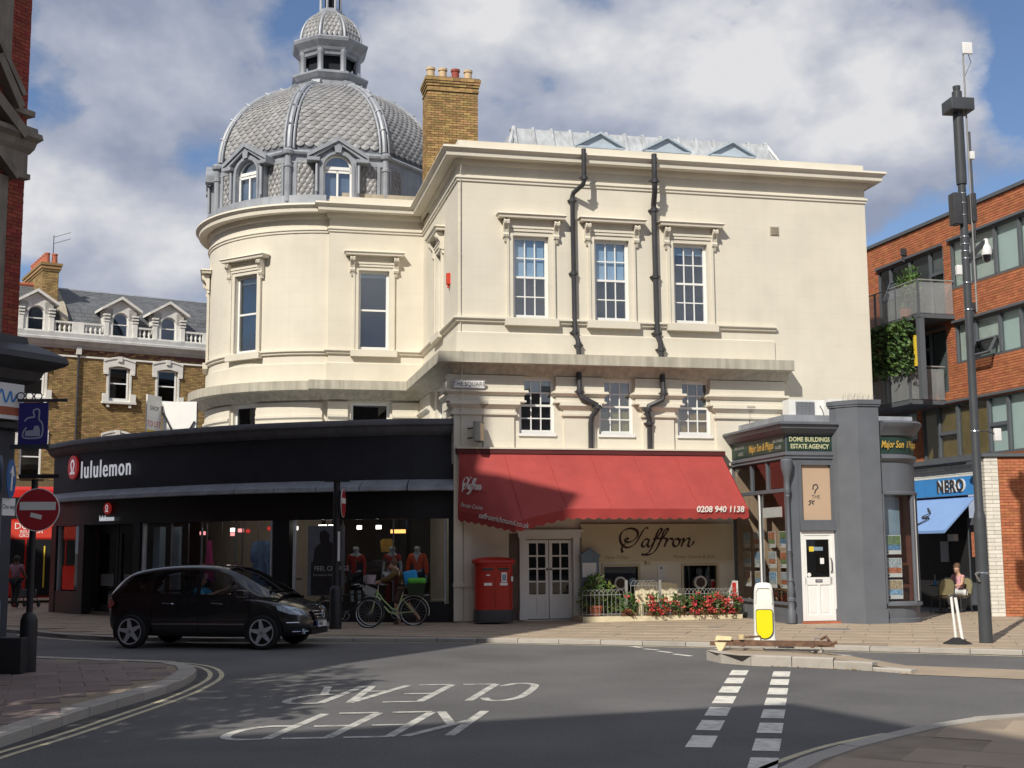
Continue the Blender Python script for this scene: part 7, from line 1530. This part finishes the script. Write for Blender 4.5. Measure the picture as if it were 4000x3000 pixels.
def sidewin(name, xs_lo, xs_hi, t0, t1, mt='car_glass', s=-1):
    m = MB(); n, k = 10, 6
    for i in range(n + 1):
        for j in range(k + 1):
            t = t0 + (t1 - t0) * j / k; a, b = xs_lo[0] + (xs_hi[0] - xs_lo[0]) * j / k, xs_lo[1] + (xs_hi[1] - xs_lo[1]) * j / k; x = a + (b - a) * i / n; p = cabside(x, t, .008); m.v.append((p[0], p[1] * (1 if s < 0 else -1), p[2]))
    for i in range(n):
        for j in range(k): m.f.append((i * (k + 1) + j, (i + 1) * (k + 1) + j, (i + 1) * (k + 1) + j + 1, i * (k + 1) + j + 1))
    return m.build(name, mt, CAR, smooth=True)
for s in (-1, 1):
    sidewin('front_door_glass', (.06, 1.12), (.06, .52), .08, .9, 'car_glass', s); sidewin('rear_door_glass', (-1.0, -.03), (-.95, -.03), .08, .9, 'car_glass', s); sidewin('quarter_glass', (-1.72, -1.08), (-1.45, -1.03), .08, .8, 'car_glass', s)
m = MB(); n = 8
for i in range(n + 1):
    x = .52 + .98 * i / n; wr, zr = interp(CAB, x, 3), interp(CAB, x, 4)
    for j in range(9): u_ = -1 + j / 4; m.v.append((x + .012, wr * .97 * u_, zr + .022 - .02 * u_ * u_))
for i in range(n):
    for j in range(8): m.f.append((i * 9 + j, i * 9 + j + 1, (i + 1) * 9 + j + 1, (i + 1) * 9 + j))
m.build('windscreen', 'car_glass', CAR, smooth=True)
for s in (-1, 1):
    P_ = [cabside(x, .0, .012) for x in (-1.75, -1.2, -.5, .3, 1.05)]; MB().tube([(a, b * -s * -1 if s < 0 else -b, c - .02) for a, b, c in P_], .016, 6).build('belt_trim', 'chrome', CAR)
    P_ = [(x, s * (interp(LOW, x, 1) * 1.0 + .004), .47) for x in (-.95, -.3, .4, 1.0)]; MB().tube(P_, .012, 5).build('side_moulding', 'chrome', CAR)
    for x in (-.62, .42): MB().tube([(x - .12, s * .895, .86), (x - .1, s * .92, .87), (x + .1, s * .92, .86), (x + .12, s * .895, .85)], .014, 6).build('door_handle', 'chrome', CAR)
    for x in (-.99, .02, 1.08): box('door_shut_line', 'car_trim', CAR, x - .006, x + .006, s * .886 - .004, s * .886 + .004, .3, .95)
    mr_ = rbox('door_mirror', 'car_paint', CAR, -.09, .09, -.1, .1, -.06, .06, .035, loc=(1.0, s * .98, 1.06)); box('mirror_trim', 'chrome', mr_, -.09, .09, -.1, .1, -.075, -.06)
    for wx, nm in ((1.39, 'front'), (-1.39, 'rear')):
        MB().prism([(wx + .385 * cos(t), 0, .34 + .385 * sin(t)) for t in [pi * (-.12 + 1.24 * i / 18) for i in range(19)]], (0, .03, 0)).build('wheel_arch', 'car_trim', CAR, (0, s * .9 - (0 if s < 0 else .03) + (.0 if s < 0 else .0) - (.0 if s > 0 else .0), 0))
        w = link('wheel', None, CAR, (wx, s * .83, .325), 0 if s < 0 else pi); w.empty_display_size = .05
        MB().lathe([(.2, -.1), (.235, -.11), (.3, -.105), (.322, -.08), (.325, 0), (.322, .08), (.3, .1), (.2, .1)], 32).build('tyre', 'tyre', w, rot=(pi / 2 * -1, 0, 0), smooth=True)
        rim = MB().lathe([(.245, -.108), (.25, -.118), (.228, -.115), (.215, -.06), (.2, .0)], 32).build('rim', 'alloy', w, rot=(-pi / 2, 0, 0), smooth=True); rim.rotation_euler = (-pi / 2, 0, 0)
        MB().lathe([(0, -.05), (.22, -.05)], 24).build('brake_shadow', 'car_trim', w, rot=(-pi / 2, 0, 0))
        for k in range(5):
            a = pi / 2 + 2 * pi * k / 5 + .15; c_, s_ = cos(a), sin(a); q = MB(); r0, r1 = .03, .232
            pts = [(r0 * c_ - .05 * -s_ * -1, r0 * s_ + .05 * c_ * -1), (r0 * c_ + .05 * -s_, r0 * s_ + .05 * c_), (r1 * c_ + .026 * -s_, r1 * s_ + .026 * c_), (r1 * c_ - .026 * -s_, r1 * s_ - .026 * c_)]
            pts[0] = (r0 * c_ - .05 * -s_, r0 * s_ - .05 * c_); q.prism([(x, -.112, z) for x, z in pts], (0, .03, 0)); q.build('spoke', 'alloy', w)
        MB().lathe([(0, -.12), (.03, -.12), (.035, -.1)], 12).build('hub', 'chrome', w, rot=(-pi / 2, 0, 0))
    hl = MB()
    P_ = [(1.66, .838, .74), (1.62, .838, .82), (1.75, .825, .83), (2.0, .70, .78), (2.1, .60, .73), (2.12, .56, .66), (2.06, .68, .64), (1.9, .79, .66)]
    hl.add([(x + .02, s * (y + .012), z) for x, y, z in P_] + [(1.92, s * .815, .74)], [(i, (i + 1) % 8, 8) for i in range(8)]); hl.build('headlight', 'lamp_lens', CAR, smooth=True)
    MB().add([(-1.9, s * .79, 1.0), (-1.99, s * .66, .98), (-2.02, s * .66, .78), (-1.93, s * .8, .74), (-1.78, s * .85, .85)], [(0, 1, 2, 3, 4)]).build('tail_light', 'lamp_red', CAR)
    MB().tube([(2.16, s * .55, .5), (2.0, s * .76, .5), (1.85, s * .82, .5)], .014, 6).build('bumper_trim', 'chrome', CAR)
    MB().tube([(2.18, s * .5, .33), (2.08, s * .66, .33), (1.95, s * .77, .33)], .01, 6).build('bumper_trim', 'chrome', CAR); MB().lathe([(0, 0), (.05, 0), (.05, .03)], 14).build('fog_lamp', 'lamp_lens', CAR, (2.12, s * .62, .33), (0, pi / 2, 0))
gr = link('grille', None, CAR, (2.24, 0, .62)); gr.empty_display_size = .05
MB().prism([(-.05, -.42, .1), (-.0, -.34, -.09), (-.0, .34, -.09), (-.05, .42, .1)], (.03, 0, 0)).build('grille_back', 'car_trim', gr)
for z, w in ((.08, .41), (.02, .38), (-.04, .36), (-.09, .34)): MB().tube([(-.03, -w, z), (.02, -w * .5, z), (.03, 0, z), (.02, w * .5, z), (-.03, w, z)], .013, 6).build('grille_bar', 'chrome', gr)
m = MB(); m.tube([(.06, .075 * cos(t), .02 + .075 * sin(t)) for t in [2 * pi * i / 18 for i in range(19)]], .01, 6); [m.tube([(.06, 0, .02), (.06, .07 * sin(a), .02 + .07 * cos(a))], .009, 5) for a in (0, 2.094, 4.189)]; m.build('emblem', 'chrome', gr)
pt = MB().box(-.01, .01, -.26, .26, -.056, .056).build('number_plate', 'plate_white', CAR, (2.27, 0, .45)); box('plate_band', 'sign_blue', pt, -.012, .0125, -.26, -.22, -.056, .056)
me = text_mesh('EF60', .105, sx=.95, bold=.002); me.materials.append(MT['iron_black']); link('plate_text', me, pt, (.0135, -.07, 0), (pi / 2, 0, pi / 2))
box('lower_grille', 'car_trim', CAR, 2.1, 2.235, -.45, .45, .26, .37); box('wiper', 'car_trim', CAR, 1.4, 1.46, -.6, .5, 1.085, 1.1)
for y in (-.38, .38):
    st = link('car_seat', None, CAR, (-.15, y, .35)); rbox('cushion', 'cloth_black', st, -.2, .3, -.23, .23, 0, .18, .05); rbox('seat_back', 'cloth_black', st, -.32, -.16, -.22, .22, .1, .75, .05, ); rbox('headrest', 'cloth_black', st, -.32, -.22, -.12, .12, .78, .95, .03)
MB().tube([(.62 + .05 * sin(t), -.38 + .18 * cos(t), .98 + .17 * sin(t)) for t in [2 * pi * i / 20 for i in range(21)]], .015, 6).build('steering_wheel', 'car_trim', CAR); rbox('dashboard', 'car_trim', CAR, .7, 1.35, -.72, .72, .7, .98, .06)
cloth('shirt_blue', (.08, .42, .68)); F = Vector(CAR.location); R_ = Matrix.Rotation(radians(-12), 4, 'Z'); q = F + R_ @ Vector((-.12, -.4, .13))
dv = thing('person', 'driver in bright blue shirt at the wheel of the black car', 'person', q, radians(-12 + 90))
P = pose(1.7, pelvis=(0, .02, .62), spine=(0, .06, .80), chest=(0, .08, .98), neck=(0, .06, 1.12), head=(0, .02, 1.22), crown=(0, .03, 1.30), shL=(.17, .06, 1.05), elL=(.22, -.18, .88), wrL=(.16, -.5, 1.02), paL=(.12, -.62, 1.08), shR=(-.17, .06, 1.05), elR=(-.24, -.16, .9), wrR=(-.16, -.46, 1.02), paR=(-.12, -.6, 1.08), hipL=(.09, 0, .6), hipR=(-.09, 0, .6), knL=(.12, -.45, .66), knR=(-.12, -.45, .66), anL=(.12, -.75, .34), anR=(-.12, -.75, .34), toL=(.12, -.9, .38), toR=(-.12, -.9, .38))
figure(dv, P, 'skin_tone', [top('shirt', 'shirt_blue', False, .025, .8), trousers('trousers', 'cloth_black', .015)] + shoes('cloth_black'), 'hair_brown')

# ================================================================ bicycles
mat('bike_green', (.42, .55, .24), .4, .05, 4); mat('bike_white', (.6, .62, .55), .45, .05, 4); mat('steel', (.45, .45, .46), .3, .1, 6, metal=.8); mat('crate_green', (.025, .04, .02), .8, .2, 10)
def bicycle(name, label, loc, rot, fm, gm, step=True, lean=0, group=None):
    t = thing(name, label, 'bicycle', loc, rot, group); t.rotation_euler = (lean, 0, rot); R = .34
    def wheel(x):
        w = link('wheel', None, t, (x, 0, R)); w.empty_display_size = .05
        MB().tube([(R * cos(a), 0, R * sin(a)) for a in [2 * pi * i / 36 for i in range(37)]], .02, 8, cap=False).build('tyre', 'tyre', w, smooth=True)
        MB().tube([((R - .025) * cos(a), 0, (R - .025) * sin(a)) for a in [2 * pi * i / 36 for i in range(37)]], .011, 6, cap=False).build('rim', 'steel', w, smooth=True); m = MB()
        for k in range(20): a = 2 * pi * k / 20; m.tube([(.02 * cos(a + 1), .02 * (-1) ** k, .02 * sin(a + 1)), ((R - .03) * cos(a), 0, (R - .03) * sin(a))], .0018, 3)
        stuff(m.build('spokes', 'steel', w)); MB().tube([(0, -.05, 0), (0, .05, 0)], .02, 8).build('hub', 'steel', w)
    wheel(-.52); wheel(.52)
    bb = (.08, 0, .28); hd_t, hd_b = (-.36, 0, .88), (-.40, 0, .68); st = (.24, 0, .72)
    def tb(nm, pts, r, mt=fm): MB().tube(pts, r, 8).build(nm, mt, t, smooth=True)
    tb('head_tube', [hd_t, hd_b], .022); tb('fork', [hd_b, (-.44, 0, .6), (-.50, .045, .36), (-.52, .05, .34)], .013); tb('fork', [hd_b, (-.44, 0, .6), (-.50, -.045, .36), (-.52, -.05, .34)], .013)
    if step: tb('down_tube', [(-.385, 0, .74), (-.25, 0, .52), (-.08, 0, .33), bb], .019); tb('top_tube', [(-.37, 0, .82), (-.22, 0, .62), (-.02, 0, .42), (.13, 0, .38)], .015)
    else: tb('down_tube', [hd_b, bb], .019); tb('top_tube', [(-.37, 0, .82), (.23, 0, .76)], .017)
    tb('seat_tube', [bb, st, (.26, 0, .82)], .017); 
    for s in (-1, 1): tb('chain_stay', [bb, (.3, s * .045, .32), (.52, s * .05, .34)], .01); tb('seat_stay', [(.22, 0, .68), (.38, s * .045, .5), (.52, s * .05, .34)], .009)
    tb('stem', [hd_t, (-.35, 0, .98)], .013, 'steel'); tb('handlebar', [(-.2, -.28, 1.0), (-.3, -.22, 1.02), (-.37, -.06, .98), (-.37, .06, .98), (-.3, .22, 1.02), (-.2, .28, 1.0)], .012, 'steel')
    for s in (-1, 1): tb('grip', [(-.2, s * .28, 1.0), (-.12, s * .29, .99)], .017, 'iron_black')
    tb('seat_post', [(.26, 0, .8), (.28, 0, .9)], .012, 'steel'); MB().prism([(.12, -.02, .9), (.22, -.03, .9), (.42, -.09, .9), (.44, 0, .9), (.42, .09, .9), (.22, .03, .9), (.12, .02, .9)], (0, 0, .05)).build('saddle', 'wicker', t)
    tb('crank', [(.08, -.08, .28), (.2, -.08, .16)], .009, 'steel'); tb('crank', [(.08, .08, .28), (-.04, .08, .4)], .009, 'steel'); box('pedal', 'iron_black', t, .16, .26, -.14, -.07, .145, .17); box('pedal', 'iron_black', t, -.09, .01, .07, .14, .385, .41)
    MB().tube([(.08 + .1 * cos(a), -.045, .28 + .1 * sin(a)) for a in [2 * pi * i / 20 for i in range(21)]], .006, 5).build('chainring', 'steel', t); tb('chain', [(.08, -.045, .38), (.52, -.045, .375)], .005, 'iron_black'); tb('chain', [(.08, -.045, .18), (.52, -.045, .305)], .005, 'iron_black')
    for cx, a0, a1 in ((-.52, -20, 130), (.52, 10, 165)):
        P_ = [(cx + (R + .045) * cos(radians(180 - a)) * (1 if cx < 0 else 1), 0, R + (R + .045) * sin(radians(180 - a))) for a in range(a0 if cx < 0 else 15, (a1 if cx < 0 else 200) + 1, 10)]
        MB().tube(P_, .025, 6, flat=.5).build('mudguard', gm, t, smooth=True)
    return t
bz = zfar(-3, 31.5)
gb = bicycle('bicycle', 'lime green step-through bicycle wheeled along the pavement by a woman', (-2.98, 31.75, bz), radians(2), 'bike_green', 'bike_white')
mat('basket_pattern', (.35, .3, .32), .8, .6, 30); mat('bag_green', (.10, .42, .04), .7, .1, 8)
rk = link('rear_rack', None, gb, (0, 0, 0)); m = MB(); [m.tube([(.25, s * .06, .74), (.9, s * .06, .74)], .007, 5) for s in (-1, 1)]; [m.tube([(.8, s * .06, .74), (.54, s * .05, .36)], .006, 5) for s in (-1, 1)]; m.build('rack_frame', 'steel', rk)
cr_ = tag(MB().lathe([(.0, 0), (.26, 0), (.33, .28), (.30, .28), (.25, .02)], 4, ph=pi / 4).build('pannier_crate', 'crate_green', None, (-2.98 + .58, 31.75, bz + .75), radians(2)), 'dark green crate on the rear rack of the lime bicycle', 'crate')
bg = rbox('green_bag', 'bag_green', None, -.22, .22, -.15, .15, 0, .16, .07, loc=(-2.98 + .6, 31.74, bz + 1.0)); tag(bg, 'bright green shopping bag in the crate on the bicycle', 'bag')
fb = tag(MB().lathe([(.0, 0), (.11, 0), (.15, .22), (.135, .22), (.1, .01)], 10).build('front_basket', 'basket_pattern', None, (-2.98 - .55, 31.74, bz + 1.02), 0), 'patterned bag on the handlebar of the lime bicycle', 'bag')
nb_ = MB().box(-.15, .15, -.01, .01, -.11, .11).build('front_carrier', 'rail_grey', gb, (-.56, -.05, .84), (0, radians(25), 0))
cloth('jacket_brown', (.13, .08, .03)); cloth('skirt_dark', (.09, .05, .045)); cloth('bag_cyan', (.03, .28, .62))
wb_ = thing('person', 'woman in brown jacket bending to push the lime green bicycle', 'person', (-2.72, 32.1, bz), radians(-90))
P = pose(1.66, pelvis=(0, .05, .92), spine=(0, -.02, 1.1), chest=(0, -.14, 1.26), neck=(0, -.22, 1.38), head=(0, -.29, 1.45), crown=(0, -.27, 1.54), shL=(.16, -.17, 1.33), elL=(.2, -.36, 1.16), wrL=(.12, -.58, 1.08), paL=(.08, -.66, 1.05), shR=(-.16, -.17, 1.33), elR=(-.22, -.34, 1.14), wrR=(-.2, -.56, 1.08), paR=(-.2, -.64, 1.06), knL=(.1, -.2, .5), anL=(.1, -.1, .09), toL=(.1, -.26, .04), knR=(-.1, .08, .5), anR=(-.1, .38, .14), toR=(-.1, .28, .05))
figure(wb_, P, 'skin_tone', [top('jacket', 'jacket_brown', True, .035), trousers('skirt', 'skirt_dark', .05, True)] + shoes('wicker'), 'hair_brown', look=(0, -1, -.3))
hb = tag(rbox('shoulder_bag', 'bag_cyan', None, -.17, .17, -.09, .09, 0, .42, .06, loc=(-2.5, 31.88, bz + .92), rot=(0, radians(-10), 0)), 'bright blue tote bag hanging at the side of the woman with the bicycle', 'bag')
bicycle('bicycle', 'black bicycle chained to the dark post in front of the shop window', (-4.0, 31.1, bz), radians(172), 'car_trim', 'car_trim', False, lean=radians(6))

# ================================================================ island bollard and the rusty frame
BO = thing('traffic_bollard', 'white illuminated traffic bollard with a yellow panel on the island', 'bollard', (4.66, 24.0, -.0), radians(-10)); mat('bollard_white', (.78, .77, .72), .45, .05, 3, dirt=.15, dirtcol=(.4, .36, .3), dscale=4); mat('bollard_yellow', (.80, .72, .01), .4, .03, 3)
secs = [(0, .235, .17), (.05, .225, .16), (.14, .20, .14), (.4, .195, .13), (.8, .185, .12), (1.02, .172, .11), (1.10, .155, .10), (1.14, .12, .075), (1.155, .06, .03)]
m = MB(); n = 32
for (z, a, b) in secs:
    for i in range(n): t = 2 * pi * i / n; f = lambda v: (abs(v) ** .45) * (1 if v > 0 else -1); m.v.append((a * f(cos(t)), b * f(sin(t)), z))
for j in range(len(secs) - 1):
    for i in range(n): m.f.append((j * n + i, j * n + (i + 1) % n, (j + 1) * n + (i + 1) % n, (j + 1) * n + i))
m.f.append(tuple(range((len(secs) - 1) * n, len(secs) * n))); m.build('shell', 'bollard_white', BO, smooth=True)
def shield(w, z0, z1, y, d, nm, mt): pts = [(w, z1 - .03), (w - .03, z1), (-w + .03, z1), (-w, z1 - .03)] + [(-w * cos(t), z0 + w * 1.1 - w * 1.1 * sin(t)) for t in [pi * i / 12 for i in range(13)]]; MB().prism([(x, y, z) for x, z in pts], (0, d, 0)).build(nm, mt, BO)
shield(.155, .13, .67, -.165, .06, 'panel_rim', 'iron_black'); shield(.145, .142, .658, -.17, .06, 'yellow_panel', 'bollard_yellow')
MB().tube([(-.15, -.135, .78), (-.14, -.13, 1.0), (-.1, -.122, 1.06), (.1, -.122, 1.06), (.14, -.13, 1.0), (.15, -.135, .78)], .008, 5).build('moulded_edge', 'bollard_white', BO)
RF = thing('rusty_frame', 'collapsed rusty steel sign frame lying across the traffic island', 'metal frame', (4.65, 22.9, .02), radians(-16)); mat('rust', (.135, .075, .05), .85, .3, 9, .3, 40, dirt=.5, dirtcol=(.33, .2, .12), dscale=6); mat('cream_metal', (.62, .5, .28), .6, .12, 6, dirt=.3, dirtcol=(.25, .12, .05), dscale=5)
box('long_bar', 'rust', RF, -1.15, 1.0, -.2, -.14, .06, .13); box('long_bar', 'rust', RF, -1.05, .95, .1, .16, .08, .14); box('cross_bar', 'rust', RF, .6, .66, -.3, .3, .05, .1); box('cross_bar', 'rust', RF, -.6, -.55, -.25, .25, .05, .1)
MB().tube([(.5, .05, .1), (.9, -.35, .1), (1.05, -.3, .16)], .03, 6).build('bent_leg', 'rust', RF); MB().tube([(-.7, .2, .18), (-.3, .25, .2), (-.28, .25, .05)], .02, 6).build('bent_leg', 'rust', RF); MB().tube([(.75, .2, .16), (.85, .18, .22), (.9, .1, .15)], .025, 6).build('bolt', 'rust', RF)
MB().prism([(-1.06, -.24, .12), (-.86, -.24, .12), (-.9, -.27, .03), (-.94, -.29, -.03), (-.99, -.29, -.03)], (.02, .03, 0)).build('end_plate', 'cream_metal', RF); MB().prism([(-1.08, .0, .14), (-.8, .0, .14), (-.78, .03, .2), (-1.06, .03, .22)], (0, .08, 0)).build('end_plate', 'cream_metal', RF); MB().lathe([(0, 0), (.06, 0), (.06, .08), (0, .08)], 12).build('end_knob', 'cream_metal', RF, (-.62, .1, .16)); box('foot_bar', 'iron_black', RF, -.2, .75, -.36, -.33, .0, .03)
# leaf litter along the island kerb
m = MB(); rl = random.Random(9)
for i in range(70): x = rl.uniform(4.3, 6.3); y = 21.68 - (x - 4.3) * .55 - rl.uniform(.0, .16) - (max(0, x - 5.4) * .5); a = rl.uniform(0, 6.28); s = rl.uniform(.02, .05); m.join(LU, tile_matrix((x, y, ZR + .012), Vector((cos(a), sin(a), .1)) * s, Vector((-sin(a), cos(a), .1)) * s, Vector((0, 0, s))))
mat('dry_leaf', (.36, .22, .08), .8, .2, 9, island=.4); tag(stuff(m.build('leaf_litter', 'dry_leaf', None, fix=False)), 'dry leaves swept along the foot of the island kerb', 'leaves')

# ================================================================ right lamp column and barrier post
mat('column_dark', (.055, .06, .068), .45, .12, 3, dirt=.2, dirtcol=(.1, .11, .1), dscale=4); mat('cam_white', (.75, .75, .74), .4, .03, 4)
RL = thing('lamp_column', 'tall dark grey column with camera and boxes on the right pavement', 'lamp post', (9.2, 25.2, -.08), radians(8))
MB().lathe([(.13, 0), (.125, .5), (.118, 2.4), (.115, 2.46), (.085, 2.58), (.08, 6), (.078, 9.28)], 20).build('shaft', 'column_dark', RL, smooth=True); MB().lathe([(.1, 9.2), (.105, 9.25), (.105, 10.75), (.09, 10.75)], 18).build('sleeve', 'column_dark', RL, smooth=True)
rbox('lamp_head', 'column_dark', RL, -.24, .26, -.22, .22, 10.72, 10.98, .02); MB().lathe([(.1, 10.95), (.1, 11.16), (.07, 11.18), (.08, 11.28), (0, 11.3)], 14).build('photocell', 'column_dark', RL, smooth=True)
rbox('equipment_box', 'iron_black', RL, -.25, -.07, -.12, .12, 8.35, 9.0, .015); rbox('equipment_box', 'iron_black', RL, .14, .24, -.12, .12, 8.4, 9.0, .015)
for z in (9.0, 8.8, 8.55, 8.1, 7.95, 7.8, 7.65, 7.15, 6.6, 4.15): MB().lathe([(.084, z - .012), (.088, z), (.084, z + .012)], 16).build('steel_band', 'chrome', RL, smooth=True)
MB().tube([(.15, -.06, 6.55), (.15, -.06, 11.95)], .018, 6).build('conduit', 'rail_grey', RL); MB().tube([(.19, -.08, 8.0), (.19, -.07, 10.3)], .02, 6).build('cable', 'iron_black', RL)
rbox('antenna_panel', 'cam_white', RL, .12, .34, -.12, -.07, 11.95, 12.2, .02); MB().tube([(.26, -.07, 11.95), (.32, -.05, 11.8), (.22, -.05, 11.6), (.17, -.06, 11.5)], .008, 5).build('antenna_lead', 'iron_black', RL)
MB().prism([(.08, -.03, 7.75), (.36, -.03, 8.02), (.5, -.03, 8.1), (.5, -.03, 8.04), (.2, -.03, 7.7), (.08, -.03, 7.55)], (0, .06, 0)).build('camera_arm', 'iron_black', RL)
MB().lathe([(.03, 8.08), (.05, 8.06), (.05, 7.98), (.09, 7.9), (.105, 7.8), (.1, 7.74), (.0, 7.73)], 18, (.46, 0)).build('camera_housing', 'cam_white', RL, smooth=True); MB().lathe([(.085, 7.74), (.083, 7.68), (.06, 7.61), (0, 7.58)], 16, (.46, 0)).build('camera_dome', 'car_paint', RL, smooth=True)
rbox('sensor_box', 'cam_white', RL, -.24, -.13, -.1, .0, 7.3, 7.5, .015); rbox('sensor_box', 'cam_white', RL, .36, .5, -.12, -.04, 3.95, 4.2, .015); MB().tube([(.08, 0, 4.15), (.24, -.03, 4.15), (.36, -.08, 4.1)], .015, 6).build('sensor_arm', 'iron_black', RL); rbox('sensor_box', 'cam_white', RL, .17, .27, -.1, -.02, 9.72, 9.88, .01)
MB().tube([(-.12, -.1, 1.38), (-.22, -.14, 1.35), (-.12, -.1, 1.2)], .02, 6).build('bracket', 'steel', RL); MB().lathe([(.124, 1.34), (.128, 1.36), (.124, 1.38)], 16).build('steel_band', 'chrome', RL)
BP = thing('barrier_post', 'pair of white barrier stakes on a black rubber base beside the column', 'barrier post', (8.62, 25.15, -.09))
MB().lathe([(.28, 0), (.28, .02), (.18, .07), (.08, .13), (0, .14)], 24).build('rubber_base', 'tyre', BP, smooth=True)
for (a, b, w) in (((-.02, 0, .08), (-.07, .02, .92), .026), ((.09, -.06, .02), (.0, -.02, .9), .03)): MB().tube([a, b], w, 8).build('stake', 'sign_plain', BP)
MB().tube([(-.1, 0, .93), (-.03, 0, .96), (.04, 0, .92)], .02, 6).build('clip', 'iron_black', BP)
# ================================================================ buildings and a street tree behind the viewer, which shade the road
mat('far_brick', (.2, .17, .15), .85, .15, 2, .2, 20)
def behind(name, label, org, ux, uy, w, d, h):
    t = thing(name, label, 'building', (*org, -.1), atan2(ux[1], ux[0])); box('wall', 'far_brick', t, 0, w, 0, d, 0, h) if uy > 0 else box('wall', 'far_brick', t, 0, w, -d, 0, 0, h)
    s = 1 if uy > 0 else -1
    box('roof_slab', 'slate', t, -.0, w, min(0, s * d), max(0, s * d), h + .002, h + .12)
    return t
# office block straight behind: its roof corner throws the shadow edge across the near road
c = (3.58 - .454 * 24, 16.7 - .891 * 24)
b1 = behind('office_block', 'brick block behind the viewer shading the near road', c, (-.933, -.359), 1, 16, 22, 19.9)
c2 = (1.25 - .454 * 22, 31.0 - .891 * 22); ax = (-.891, .454)
b2 = behind('corner_block', 'brick block left of the viewer shading the black shop', c2, ax, 1, 14, 8, 22.4)
box('roof_stack', 'far_brick', b2, 2.5, 14, 0, 6, 22.5, 24.9)
b3 = behind('unseen_terrace_block', 'unseen brick terrace added far behind the viewer to darken reflections', (34, -26), (-1, 0), 1, 60, 10, 14)  # unseen blocks added to hide the bare horizon and cut sky light
b4 = behind('unseen_terrace_block', 'unseen brick terrace added far to the left to darken reflections', (-42, -5), (0, 1), 1, 55, 10, 13)
b5 = behind('unseen_terrace_block', 'unseen brick terrace added far to the right to darken reflections', (48, 40), (0, -1), 1, 60, 10, 13)
for t, w, s, d in ((b1, 16, 1, 22), (b2, 14, 1, 8), (b3, 60, 1, 10), (b4, 55, 1, 10), (b5, 60, 1, 10)):
    for i in range(4):
        for k in range(4): box('window', 'glass_sky', t, 1.2 + i * w / 4.6, 2.3 + i * w / 4.6, -.04, -.01, 3 + k * 3.8, 5 + k * 3.8)
rt = random.Random(21)
for (tx_, ty_, nl, lab) in ((-9.1, 9.5, 150, 'leafy street tree left of the viewer dappling the road'), (-10.1, 7.4, 260, 'dense street tree left of the viewer shading the left pavement')):
    tr = thing('street_tree', lab, 'tree', (tx_, ty_, -.06))
    MB().tube([(0, 0, 0), (.05, .02, 2), (-.05, .05, 4.5), (.1, 0, 8)], [.2, .16, .12, .05], 10).build('trunk', 'stem', tr, smooth=True); m = MB(); sp_ = []
    for i in range(12):
        a = i * 2.4; z = 4.2 + i * .36; e = Vector((cos(a) * (2.3 - i * .06), sin(a) * (2.3 - i * .06), z + 1.4)); m.tube([(0, 0, z), tuple(e * .5 + Vector((0, 0, z * .5 + .2))), tuple(e)], [.07, .045, .015], 6); sp_ += blob_spots(rt, nl, e, (.95, .95, .7), .2)
    m.build('limbs', 'stem', tr); leaves('crown', 'leaf_green', tr, sp_, .27, rt)
